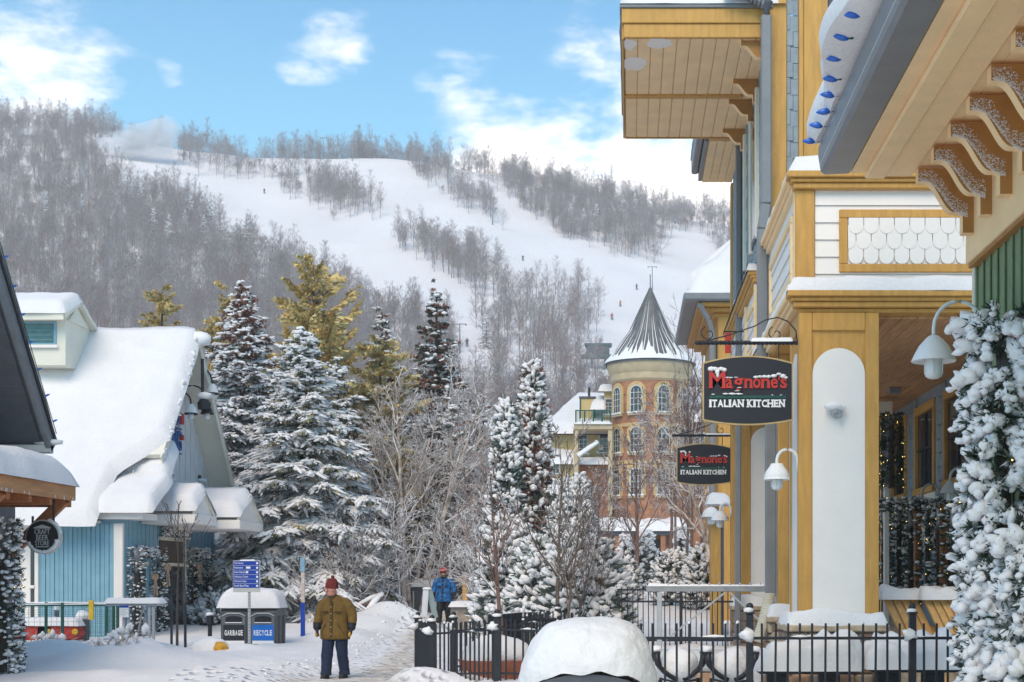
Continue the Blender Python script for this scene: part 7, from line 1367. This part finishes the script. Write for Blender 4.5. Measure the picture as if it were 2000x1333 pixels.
def slat_table(label, xa, xb, Y, seed):
    t = thing('picnic_bench', label, 'bench', ((xa + xb) / 2, Y, .2), 'upended picnic benches'); n = 4; w = (xb - xa) / n
    for i in range(n): MB().bar((xa + w * (i + .5), Y + .0, 1.52), (xa + w * (i + .5) + .42, Y - .55 - .02 * (i % 2), .42), w * .86, .045, .006, up=(.3, -1, .4)).build('slat', wood_raw, t)
    MB().bar((xa + .28, Y - .25, 1.0), (xb + .3, Y - .25, 1.0), .09, .05).build('batten', wood_raw, t); MB().bar((xa + .2, Y - .5, .02), (xa + .35, Y - .2, 1.1), .09, .05).bar((xb + .4, Y - .6, .02), (xb + .2, Y - .2, 1.1), .09, .05).build('leg', wood_raw, t)
    MB().snow((xa - .02, Y - .14, 1.50), (xb + .05, Y - .14, 1.5), (xb + .05, Y + .2, 1.5), (xa - .02, Y + .2, 1.5), .16, (22, 8), .5, seed, .09, .03, fr=3).build('snow_cap', snow, t, smooth=180)
    MB().blob((xb + .2, Y - .7, .78), (.3, .18, .12), np.random.default_rng(seed), .3, 2).build('snow_lump', snow, t, smooth=180)
slat_table('upended pine picnic bench leaning next to the column plinth', XX(1722, 20.6), XX(1790, 20.6), 20.6, 3); slat_table('upended pine picnic bench leaning nearest the snowy evergreen', XX(1800, 20.4), XX(1862, 20.4), 20.4, 6)
# odds and ends along the path
lg = [((700, 1186), (748, 1163), 42.4, .085), ((716, 1200), (746, 1164), 41.6, .11), ((722, 1200), (758, 1184), 41.4, .08), ((655, 1200), (695, 1182), 42.0, .09)]
for i, (a, b, Y, r_) in enumerate(lg): l_ = thing('fallen_log', ['snowy log lying up towards the heap beside the path', 'thick snowy log crossing the others beside the path', 'short log half under the snow heap', 'log behind the walking man'][i], 'log', V3(*a, Y), 'snowy logs beside the path'); MB().tube([V3(*a, Y), V3((a[0] + b[0]) / 2, (a[1] + b[1]) / 2 - 1, Y + .2), V3(*b, Y + .5)], [r_, r_, r_ * .9], 9).build('trunk', bark, l_, smooth=60); MB().tube([V3(a[0], a[1] - 4, Y), V3((a[0] + b[0]) / 2, (a[1] + b[1]) / 2 - 6, Y + .2), V3(b[0], b[1] - 4, Y + .5)], [r_ * .8, r_ * .95, r_ * .6], 8).build('snow_cap', snow_soft, l_, smooth=180)
sb_ = thing('path_bin', 'charcoal bin with a snow cap just behind the person in the blue jacket', 'bin', (XX(824, 47), 47, .5)); Yq = 47.0; MB().prism([(XX(803, Yq), .3), (XX(846, Yq), .3), (XX(847, Yq), ZZ(1150, Yq)), (XX(840, Yq), ZZ(1142, Yq)), (XX(810, Yq), ZZ(1142, Yq)), (XX(803, Yq), ZZ(1150, Yq))], 'y', Yq, Yq + .7).build('body', char, sb_, smooth=None); MB().snow((XX(802, Yq), Yq - .05, ZZ(1146, Yq)), (XX(848, Yq), Yq - .05, ZZ(1146, Yq)), (XX(848, Yq), Yq + .75, ZZ(1146, Yq)), (XX(802, Yq), Yq + .75, ZZ(1146, Yq)), .26, (14, 10), .1, 3, .2).build('snow_cap', snow, sb_, smooth=180); MB().box(XX(806, Yq), XX(809, Yq), Yq - .03, Yq - .002, .6, ZZ(1155, Yq)).build('side_strip', lamp_steel, sb_)
af = thing('sandwich_board', 'weathered wooden sandwich board beside the person in the blue jacket', 'sign', (XX(833, 40), 40, .2)); MB().bar((XX(828, 40), 40.05, ZZ(1205, 40)), (XX(832, 40), 40.0, ZZ(1151, 40)), .16, .05, up=(0, 1, 0)).build('board', grey_wood, af); MB().bar((XX(848, 40), 40.25, ZZ(1207, 40)), (XX(838, 40), 40.02, ZZ(1151, 40)), .16, .05, up=(0, 1, 0)).build('board', mat('grey_teal_board', (.3, .38, .38), .8), af); MB().blob((XX(834, 40), 40, ZZ(1150, 40)), (.14, .08, .04), np.random.default_rng(3)).build('snow_cap', snow_soft, af, smooth=180)
wp = thing('wooden_post', 'light wooden post in the snow behind the person in the blue jacket', 'post', (XX(907, 46), 46, .5)); MB().box(XX(903, 46), XX(912, 46), 46, 46.15, .4, ZZ(1122, 46)).build('shaft', wood_raw, wp); MB().blob((XX(907, 46), 46.05, ZZ(1121, 46)), (.09, .09, .05), np.random.default_rng(3)).build('snow_cap', snow_soft, wp, smooth=180)
sw_ = thing('low_stone_wall', 'low flat-topped wall buried in snow behind the garden railing', 'wall', (XX(905, 38), 38, .3)); MB().box(XX(880, 38), XX(945, 38), 38, 38.6, .1, ZZ(1186, 38)).build('coping', stone_ms[2], sw_); MB().snow((XX(878, 38), 37.9, ZZ(1185, 38)), (XX(948, 38), 37.9, ZZ(1185, 38)), (XX(948, 38), 38.7, ZZ(1185, 38)), (XX(878, 38), 38.7, ZZ(1185, 38)), .14, (14, 8), .2, 3, .1).build('snow_cap', snow, sw_, smooth=180)
yb_ = thing('yellow_banner', 'yellow fabric banner hanging between the trees behind the bins', 'banner', (XX(545, 45), 45, 0)); MB().prism([(XX(536, 45), ZZ(1158, 45)), (XX(546, 45), ZZ(1160, 45)), (XX(557, 45), ZZ(1152, 45)), (XX(556, 45), ZZ(1132, 45)), (XX(548, 45), ZZ(1128, 45)), (XX(542, 45), ZZ(1110, 45)), (XX(536, 45), ZZ(1106, 45))], 'y', 45, 45.03).build('cloth', mat('banner_yellow', (.62, .46, .03), .7), yb_, smooth=None); MB().tube([(XX(536, 45), 45.05, .2), (XX(536, 45), 45.05, ZZ(1104, 45))], .025, 6).build('pole', galv, yb_)
pnl = thing('wood_panel_fence', 'weathered brown panel fence with snow behind the bins', 'fence', (XX(520, 46), 46, .4))
for i in range(9): MB().box(XX(414 + i * 14, 46), XX(426 + i * 14, 46), 46, 46.06, .3, ZZ(1128 + (i % 3) * 4, 46)).build('board', bark_dark if i % 2 else timber, pnl)
MB().box(XX(412, 46), XX(542, 46), 46.07, 46.12, ZZ(1140, 46), ZZ(1136, 46)).build('rail', timber, pnl)
cn2 = thing('grey_bin', 'grey round bin with a snow cap before the tower entrance', 'bin', (XX(1249, 62), 62, 1.3)); MB().lathe([(0, 0), (.4, 0), (.45, .75), (.43, .8), (0, .8)], (XX(1249, 62), 62, ZZ(1128, 62)), 16).build('body', char, cn2); MB().blob((XX(1249, 62), 62, ZZ(1098, 62)), (.46, .4, .26), np.random.default_rng(3)).build('snow_cap', snow, cn2, smooth=180)
for i, (px, Y, h, ln, lb) in enumerate(((980, 27.6, 3.6, -.05, 'slender tree with reddish twigs inside the garden railing'), (1088, 30.2, 4.4, .02, 'bare grey sapling rising beside the cedar bush'), (1104, 29.6, 3.0, .12, 'forked bare sapling right behind the snow dome'), (1120, 31.0, 2.6, .2, 'low leaning sapling among the snowy shrubs'))):
    bare_thing('sapling', lb, px, Y, h, .055 if i < 2 else .04, 140 + i, twig_red if i == 0 else bark, (ln, 0), ((12, .25, .98, .45, 32, .15), (7, .2, 1, .5, 34, .1), (5, .2, 1, .5, 34, .1)), minr=.006)

# ---------------------------------------------------------------- people
def skin_mesh(verts, edges, radii, name, m_, sub=2):
    me = bpy.data.meshes.new('tmp'); me.from_pydata(verts, edges, []); o = bpy.data.objects.new('tmp', me); COL.objects.link(o); md = o.modifiers.new('s', 'SKIN'); md.use_smooth_shade = True
    for i, r_ in enumerate(radii): me.skin_vertices[0].data[i].radius = (r_, r_) if np.isscalar(r_) else r_
    me.skin_vertices[0].data[0].use_root = True; s_ = o.modifiers.new('u', 'SUBSURF'); s_.levels = sub; s_.render_levels = sub; bpy.context.view_layer.update()
    m2 = bpy.data.meshes.new_from_object(o.evaluated_get(bpy.context.evaluated_depsgraph_get())); bpy.data.objects.remove(o); m2.materials.clear(); m2.materials.append(m_); m2.polygons.foreach_set('use_smooth', [True] * len(m2.polygons)); m2.name = name; return m2
def loft(secs, n=22, seed=0, fold=.0, cap=True):
    """secs: (x, y, z, rx, ry) rings from bottom to top"""
    V = []; k = len(secs)
    for (x, y, z, rx, ry) in secs:
        for i in range(n):
            a = 2 * math.pi * i / n; f = 1 + fold * mnoise.noise(Vector((math.cos(a) * 2 + seed, math.sin(a) * 2, z * 9))); V.append((x + rx * f * math.cos(a), y + ry * f * math.sin(a), z))
    fs = [(i * n + j, i * n + (j + 1) % n, (i + 1) * n + (j + 1) % n, (i + 1) * n + j) for i in range(k - 1) for j in range(n)]
    if cap: fs += [tuple(range(n))[::-1], tuple((k - 1) * n + j for j in range(n))]
    return V, fs
def limb(pts, rad, n=14, seed=0, fold=.0, k=16):
    P = np.array(pts, float); s = np.linspace(0, len(P) - 1, k); Q = np.stack([np.interp(s, range(len(P)), P[:, c]) for c in range(3)], 1); Q[1:-1] = (Q[:-2] + 2 * Q[1:-1] + Q[2:]) / 4; r_ = np.interp(s, range(len(P)), rad)
    V, Fq = tubes(Q[None], r_[None], n); c = np.repeat(Q, n, 0); f = np.array([1 + fold * mnoise.noise(Vector((v[0] * 14 + seed, v[1] * 14, v[2] * 11))) for v in V]); V = c + (V - c) * f[:, None]
    return V, [tuple(q) for q in Fq] + [tuple(range(n)), tuple((k - 1) * n + j for j in range(n))[::-1]]
def person(name, label, x, y, rz, jacket, trousers, glove, palm, boots, hat, hsc, turn, kind):
    z = gz1(x, y) + .012; t = thing(name, label, 'person', (0, 0, 0)); hx, hy = -.05 * turn, -.085; fa = turn * .75    # face turned by fa
    fd = np.array((-math.sin(fa), -math.cos(fa))); sd = np.array((math.cos(fa), -math.sin(fa)))
    def hp(f, s, zz): return (hx + fd[0] * f + sd[0] * s, hy + fd[1] * f + sd[1] * s, zz)
    v = [(0, 0, .90), (0, 0, 1.12), (0, 0, 1.34), (hx * .3, hy * .3, 1.47), hp(.022, 0, 1.515), hp(.012, 0, 1.60), hp(-.005, 0, 1.68), hp(.09, 0, 1.50), hp(.124, 0, 1.548), hp(.0, .1, 1.565), hp(.0, -.1, 1.565)]
    e = [(0, 1), (1, 2), (2, 3), (3, 4), (4, 5), (5, 6), (4, 7), (5, 8), (5, 9), (5, 10)]; r_ = [(.15, .11), (.15, .11), (.14, .10), .06, .076, .096, .08, .034, .026, .021, .021]
    hands = []
    for s in (-1, 1):
        b = len(v); v += [(s * .16, 0, 1.34), (s * .30, .03, 1.13), (s * .315, -.05, .93), (s * .318, -.065, .86)]; e += [(2, b), (b, b + 1), (b + 1, b + 2), (b + 2, b + 3)]; r_ += [.06, .045, .03, (.036, .024)]; hands.append((s, b + 3))
        for q in range(4):
            fb = len(v); o_ = -.028 + .019 * q; L_ = [.062, .074, .07, .055][q]; v += [(s * (.318 - .01), -.062 + o_, .82), (s * (.318 - .016), -.066 + o_, .82 - L_ * .55), (s * (.318 - .034), -.066 + o_, .82 - L_)]; e += [(b + 3, fb), (fb, fb + 1), (fb + 1, fb + 2)]; r_ += [.0095, .009, .008]
        fb = len(v); v += [(s * .298, -.105, .85), (s * .285, -.125, .81)]; e += [(b + 3, fb), (fb, fb + 1)]; r_ += [.011, .009]
        b = len(v); v += [(s * .10, 0, .86), (s * .115, -.015 + .05 * s, .47), (s * .12, .02 + .1 * s, .09), (s * .125, -.12 + .1 * s, .04)]; e += [(0, b), (b, b + 1), (b + 1, b + 2), (b + 2, b + 3)]; r_ += [.09, .058, .042, .035]
    me = skin_mesh(v, e, r_, 'body', skin_m); ob = bpy.data.objects.new('body', me); COL.objects.link(ob); ob.parent = t; ORG[ob.name] = (0, 0, 0)
    J = [(0, .0, .70, .262, .165), (0, 0, .73, .282, .178), (0, 0, .86, .272, .175), (0, .0, .95, .240, .162), (0, 0, 1.02, .232, .160), (0, 0, 1.16, .245, .165), (0, 0, 1.29, .246, .158), (0, 0, 1.37, .215, .145), (hx * .15, hy * .2, 1.43, .158, .122), (hx * .3, hy * .4, 1.47, .105, .105), (hx * .4, hy * .35, 1.485, .094, .096)]
    mb = MB(); V, Fc = loft(J, 28, 3, .06); mb.add(V, Fc)
    for s in (-1, 1): V, Fc = limb([(s * .09, .0, 1.385), (s * .19, .0, 1.355), (s * .262, .015, 1.27), (s * .315, .03, 1.11), (s * .330, -.03, .965)], [.065, .090, .096, .086, .074], 16, s + 4, .10); mb.add(V, Fc)
    jk = mb.build('jacket', jacket, t, smooth=180)
    dkj = mat(jacket.name + '_seam', tuple(np.array({'olive_canvas': (.075, .042, .010)}.get(jacket.name, (.01, .02, .05)))), .9)
    MB().box(-.026, .020, -.188, -.172, .73, 1.40, .003).build('placket', dkj, jk); MB().tube([(hx * .4 - .075, hy * .4 - .072, 1.50), (hx * .3 - .03, hy * .4 - .115, 1.455), (-.002, -.13, 1.40), (hx * .3 + .045, hy * .4 - .11, 1.455), (hx * .4 + .08, hy * .4 - .07, 1.50)], .016, 6).build('collar_edge', dkj, jk, smooth=180)
    MB().blob((hx * .5, hy * .7 - .045, 1.462), (.062, .05, .03), np.random.default_rng(1), .05).build('scarf', mat('dark_scarf', (.03, .045, .03), .9), t, smooth=180)
    for s in (-1, 1): MB().tube([(s * .21, -.115, .80), (s * .12, -.172, .98)], .008, 5).build('pocket_seam', dkj, jk)
    for zz in (.80, .92, 1.04, 1.16, 1.28): MB().lathe([(0, 0), (.009, 0), (.009, .006), (0, .006)], (-.002, -.187, zz), 8, axis='y').build('button', galv, jk)
    for s in (-1, 1): MB().box(s * .13 - .065, s * .13 + .065, -.182, -.155, 1.175, 1.205, .004).build('pocket_flap', dkj, jk)
    mb = MB(); V, Fc = loft([(0, 0, .70, .20, .145), (0, 0, .80, .23, .155), (0, 0, .92, .21, .15)], 20, 1, .04); mb.add(V, Fc)
    for s in (-1, 1): fwd = .10 * s; V, Fc = limb([(s * .105, 0, .86), (s * .118, -.03 + fwd * .5, .47), (s * .128, fwd, .16), (s * .13, fwd - .01, .07)], [.122, .100, .090, .100], 16, s + 9, .14, 26); mb.add(V, Fc)
    mb.build('trousers', trousers, t, smooth=180)
    for s in (-1, 1):
        mb = MB(); V, Fc = limb([(s * .325, -.028, .985), (s * .326, -.05, .90), (s * .326, -.06, .865)], [.082, .070, .045], 14, 2, .05); mb.add(V, Fc)
        for q in range(4): o_ = -.030 + .020 * q; L_ = [.072, .086, .08, .064][q]; V, Fc = limb([(s * .32, -.064 + o_, .86), (s * .316, -.066 + o_, .80), (s * .296, -.068 + o_, .80 - L_ * .6)], [.020, .017, .013], 8, 1, .0, 8); mb.add(V, Fc)
        V, Fc = limb([(s * .312, -.09, .87), (s * .298, -.118, .835), (s * .285, -.128, .80)], [.022, .018, .013], 8, 1, 0, 8); mb.add(V, Fc); gl = mb.build('glove', glove, t, smooth=180)
        if palm is not None: MB().blob((s * .312, -.098, .80), (.026, .036, .062), np.random.default_rng(2), .05).build('palm_patch', palm, gl, smooth=180)
        V, Fc = loft([(s * .13, .10 * s - .05, .0, .066, .135), (s * .13, .10 * s - .05, .045, .066, .135), (s * .13, .10 * s - .03, .09, .062, .10), (s * .13, .10 * s, .14, .06, .065), (s * .13, .10 * s, .19, .064, .066)], 16); MB().add(V, Fc).build('boot', boots, t, smooth=50)
    if kind == 'beanie':
        V, Fc = loft([(*hp(-.012, 0, 1.60)[:2], 1.60, .111, .117), (*hp(-.01, 0, 1.67)[:2], 1.67, .113, .119), (*hp(-.012, 0, 1.705)[:2], 1.705, .106, .111), (*hp(-.018, 0, 1.745)[:2], 1.745, .086, .09), (*hp(-.024, 0, 1.775)[:2], 1.775, .058, .062), (*hp(-.026, 0, 1.785)[:2], 1.785, .012, .014)], 20, 2, .03); ht = MB().add(V, Fc).build('knitted_hat', hat, t, smooth=180)
        V, Fc = loft([(*hp(-.012, 0, 1.618)[:2], 1.600, .115, .121), (*hp(-.012, 0, 1.635)[:2], 1.635, .119, .124), (*hp(-.012, 0, 1.656)[:2], 1.656, .112, .117)], 20); MB().add(V, Fc).build('brim', hat, ht, smooth=50)
        MB().blob(hp(-.03, 0, 1.80), (.034, .034, .026), np.random.default_rng(3), .5).build('tuft', hat, ht, smooth=180)
        gl_ = MB()
        for s in (-1, 1): gl_.tube([hp(.108, s * .035 + .030 * math.cos(q), 1.567 + .02 * math.sin(q)) for q in np.linspace(0, 6.283, 13)], .0055, 5)
        gl_.build('spectacles', iron, t, smooth=180)
        for s in (-1, 1): MB().blob(hp(.098, s * .034, 1.567), (.012, .012, .010), np.random.default_rng(1), 0, 1).build('eye', black, t, smooth=180)
        MB().blob(hp(.104, 0, 1.497), (.030, .014, .008), np.random.default_rng(1), 0, 1).build('mouth', mat('lip', (.42, .12, .10), .5), t, smooth=180)
    else:
        V, Fc = loft([(*hp(-.01, 0, 1.60)[:2], 1.60, .108, .116), (*hp(-.01, 0, 1.66)[:2], 1.66, .115, .124), (*hp(-.012, 0, 1.72)[:2], 1.72, .106, .115), (*hp(-.014, 0, 1.765)[:2], 1.765, .075, .085), (*hp(-.016, 0, 1.785)[:2], 1.785, .03, .035)], 20); MB().add(V, Fc).build('helmet', hat, t, smooth=180)
        MB().blob(hp(.066, 0, 1.625), (.085, .06, .042), np.random.default_rng(1), 0).build('goggles', black, t, smooth=180); V, Fc = loft([(*hp(.02, 0, 1.47)[:2], 1.47, .10, .10), (*hp(.02, 0, 1.54)[:2], 1.54, .092, .098), (*hp(.02, 0, 1.595)[:2], 1.595, .09, .096)], 18); MB().add(V, Fc).build('neck_warmer', mat('olive_fleece', (.10, .09, .06), .9), t, smooth=180)
    t.location = (x, y, z); t.rotation_euler.z = rz; t.scale = (hsc,) * 3; return t
person('person', 'person in olive brown jacket, dark red knitted hat and navy trousers walking on the path', XX(655, 25.2), 25.2, R(-12), mat('olive_canvas', (.155, .088, .018), .85, .2, 14, .3, 60), mat('navy_denim', (.012, .022, .058), .85, .25, 12, .2, 60), mat('black_leather', (.016, .015, .02), .6, .2, 20), mat('tan_leather', (.55, .30, .03), .6, .2, 20), mat('black_boot', (.012, .012, .014), .6, .2, 20), mat('maroon_knit', (.16, .022, .022), .95, .2, 30, .5, 90), 1.0, .8, 'beanie')
bj = mat('blue_pattern_shell', (.012, .16, .46), .6, .1, 11, var2=(.008, .03, .07))
person('person', 'person in patterned blue jacket, black trousers and red helmet behind the railing', XX(867, 42.6), 42.6, R(-6), bj, mat('black_shell', (.010, .010, .012), .7), mat('black_leather', (.016, .015, .02)), None, mat('black_boot', (.012, .012, .014)), mat('red_helmet', (.40, .02, .02), .35), .95, -.2, 'helmet')
def skier(label, px, py, cols, sz=1.0, rz=0, group='skiers on the slopes'):
    x, Yt, z = where_on_hill(px, py); t = thing('person', label, 'person', (0, 0, 0), group); V, Fc = loft([(0, 0, .75, .17, .13), (0, -.05, 1.0, .19, .14), (0, -.12, 1.3, .22, .14), (0, -.14, 1.42, .10, .09)], 10); mb = MB().add(V, Fc)
    for s in (-1, 1): V, Fc = limb([(s * .2, -.12, 1.35), (s * .34, -.2, 1.1), (s * .3, -.42, .98)], [.08, .07, .06], 6, 0, 0, 6); mb.add(V, Fc)
    mb.build('jacket', cols[0], t, smooth=180); mb = MB()
    for s in (-1, 1): V, Fc = limb([(s * .1, 0, .85), (s * .16, -.16, .48), (s * .16, .02, .08)], [.12, .1, .09], 8, 0, 0, 6); mb.add(V, Fc)
    mb.build('trousers', cols[1], t, smooth=180); MB().blob((0, -.2, 1.58), (.12, .13, .14), np.random.default_rng(1), 0, 1).build('helmet', cols[2], t, smooth=180)
    for s in (-1, 1): MB().box(s * .16 - .05, s * .16 + .05, -.95, .85, .0, .03, .005).build('ski', black, t); MB().tube([(s * .32, -.42, 1.0), (s * .45, .2, .1)], .012, 4).build('pole', galv, t)
    t.location = (x, Yt, z); t.rotation_euler.z = rz; t.scale = (sz,) * 3
dk = mat('dark_shell', (.03, .03, .045), .7); rd = mat('red_shell', (.5, .03, .02), .7); og = mat('orange_shell', (.5, .16, .03), .7)
for q in (('lone skier high on the main ski run', 516, 378, (dk, dk, black), 1.25, .5), ('skier above the sparse stand on the wide ski run', 1021, 510, (dk, dk, black), 1.2, .3), ('dark skier uppermost of the three beside the cone roof', 1243, 567, (dk, dk, black), 1.25, .6), ('skier in orange between two others beside the cone roof', 1211, 600, (og, dk, dk), 1.25, .6), ('skier in red lowest beside the cone roof', 1195, 624, (rd, dk, rd), 1.25, .2), ('skier beside the lift pylon at the bottom of the main run', 912, 678, (dk, dk, black), 1.3, .2)): skier(*q)
# ski lift
def pylon(label, px, py, h, head=True):
    x, Yt, z = where_on_hill(px, py); t = thing('lift_pylon', label, 'lift pylon', (x, Yt, z), 'pylons of the ski lifts'); MB().tube([(x, Yt, z - .5), (x, Yt, z + h)], [.22, .14], 8).build('mast', grey_metal, t, smooth=180); MB().box(x - 1.6, x + 1.6, Yt - .12, Yt + .12, z + h, z + h + .22, .02).build('cross_arm', grey_metal, t)
    for s in (-1, 1): MB().box(x + s * 1.5 - .12, x + s * 1.5 + .12, Yt - .6, Yt + .6, z + h - .22, z + h - .003, .02).build('wheel_train', iron, t)
pylon('lift pylon standing on the bare summit snow', 688, 314, 8.5); pylon('thin lift pylon behind the summit trees', 632, 312, 9.5); pylon('lift pylon behind the tip of the cone roof', 1274, 566, 8.0); pylon('lift pylon at the bottom of the main run', 898, 690, 7.0); pylon('lift pylon in the gap between the two upper runs', 962, 440, 6.5)
x, Yt, z = where_on_hill(1168, 722); ls = thing('chairlift_station', 'teal chairlift station with a dark roof at the foot of the slope', 'lift station', (x, Yt, z)); teal = mat('teal_paint', (.05, .14, .135), .6); k = Yt / F
MB().box(x - 22 * k, x + 22 * k, Yt, Yt + 4, z + 30 * k, z + 48 * k, .1).build('cabin', dark_grey, ls); MB().box(x - 34 * k, x + 38 * k, Yt - .3, Yt + 4.3, z + 26 * k, z + 30 * k, .05).build('deck', teal, ls); MB().box(x - 26 * k, x + 26 * k, Yt - .2, Yt + 4.2, z + 48.2 * k, z + 52 * k, .05).build('roof', teal, ls)
for s in (-1, 1): MB().bar((x + s * 10 * k, Yt + 2, z - .3), (x + s * 14 * k, Yt + 2, z + 26 * k), .5).build('leg', teal, ls)
for i in range(8): a = x - 34 * k + i * 9 * k; MB().bar((a, Yt - .35, z + 30 * k), (a + 9 * k, Yt - .35, z + (40 if i % 2 else 22) * k), .12).build('truss_member', teal, ls)
MB().snow((x - 27 * k, Yt - .3, z + 52 * k), (x + 27 * k, Yt - .3, z + 52 * k), (x + 27 * k, Yt + 4.3, z + 52 * k), (x - 27 * k, Yt + 4.3, z + 52 * k), .3, (10, 6), .1, 1, .3).build('snow_cap', snow, ls, smooth=180)
lh = thing('lift_hut', 'small wooden lift hut with a snowy roof below the trees', 'hut', where_on_hill(1105, 715)); x, Yt, z = ORG[lh.name]; k = Yt / F; MB().box(x - 12 * k, x + 12 * k, Yt, Yt + 2.5, z - .3, z + 20 * k).build('wall', mat('hut_boards', (.34, .22, .15), .8), lh); MB().snow((x - 15 * k, Yt - .3, z + 20 * k), (x + 15 * k, Yt - .3, z + 20 * k), (x + 15 * k, Yt + 2.8, z + 26 * k), (x - 15 * k, Yt + 2.8, z + 26 * k), .5, (8, 6), .1, 1, .3).build('roof_snow', snow, lh, smooth=180)
# plume of the snow gun
def plume():
    m = bpy.data.materials.new('snow_mist'); m.use_nodes = True; nt = m.node_tree; nt.nodes.clear(); o = nt.nodes.new('ShaderNodeOutputMaterial'); v = nt.nodes.new('ShaderNodeVolumePrincipled'); v.inputs['Color'].default_value = (.95, .95, .97, 1); v.inputs['Density'].default_value = .16; nt.links.new(v.outputs[0], o.inputs['Volume'])
    rg = np.random.default_rng(8); x, Yt, z = where_on_hill(190, 300)
    for i, (dx, dz, r1, r2) in enumerate(((8, 3, 7, 2.6), (15, 5, 8, 4.2), (22, 7, 9, 6), (29, 8, 6, 8), (22, 2, 12, 5), (12, 0, 9, 3))):
        mb = MB().blob((x + dx, Yt - 4 + i * .7, z + dz), (r1, 5, r2), rg, .25, 3); ob = mb.build('snow_mist', m, smooth=180, kind='stuff')
    gn = thing('snow_gun', 'snow gun blowing a white plume on the wooded shoulder of the hill', 'snow gun', (x, Yt, z)); MB().tube([(x, Yt - 4, z - .3), (x, Yt - 4, z + 2.2)], .15, 6).build('mast', iron, gn); MB().tube([(x - .6, Yt - 4, z + 2.2), (x + .9, Yt - 4, z + 2.6)], [.35, .45], 10).build('barrel', galv, gn)
plume()

# icicles along the eaves
def icicles(par, p0, p1, n, seed, lo=.04, hi=.16):
    rg = np.random.default_rng(seed); mb = MB(); p0 = np.array(p0); p1 = np.array(p1)
    for i in range(n): q = p0 + (p1 - p0) * rg.random(); L_ = lo + (hi - lo) * rg.random() ** 2.5; mb.tube([q + (0, 0, .02), q - (0, 0, L_ * .5), q - (0, 0, L_)], [.012, .008, .001], 5)
    o = mb.build('icicles', mat('ice', (.74, .79, .84), .12, .05, spec=.6), par, smooth=180); o['kind'] = 'stuff'
icicles(bh, (-20, 35.42, 3.14), (-13.5, 35.42, 3.14), 60, 1); icicles(aw, (XA + .05, 20.6, 3.22), (XA + .05, YA, 3.22), 16, 2, .02, .08); icicles(rb, (2.1, Y1 - .13, 5.58), (6, Y1 - .13, 5.58), 26, 3, .015, .06); icicles(cn, (-11.3, 37.3, 3.26), (-11.3, 39.0, 3.26), 14, 4)
# ---------------------------------------------------------------- air between here and the hill
def haze(density):
    m = bpy.data.materials.new('haze'); m.use_nodes = True; nt = m.node_tree; nt.nodes.clear(); o = nt.nodes.new('ShaderNodeOutputMaterial'); v = nt.nodes.new('ShaderNodeVolumePrincipled')
    v.inputs['Color'].default_value = (.96, .95, .97, 1); v.inputs['Density'].default_value = density; v.inputs['Anisotropy'].default_value = .0; nt.links.new(v.outputs[0], o.inputs['Volume'])
    mb = MB(); x0, x1, y0, y1, z0, z1 = -905, 705, -65, 1405, -120, 228
    V = [(x, y, z) for x in (x0, x1) for y in (y0, y1) for z in (z0, z1)]; mb.add(V, [(0, 1, 3, 2), (4, 6, 7, 5), (0, 4, 5, 1), (2, 3, 7, 6), (0, 2, 6, 4), (1, 5, 7, 3)])
    mb.build('haze', m, smooth=None, kind='stuff')
haze(.00042)
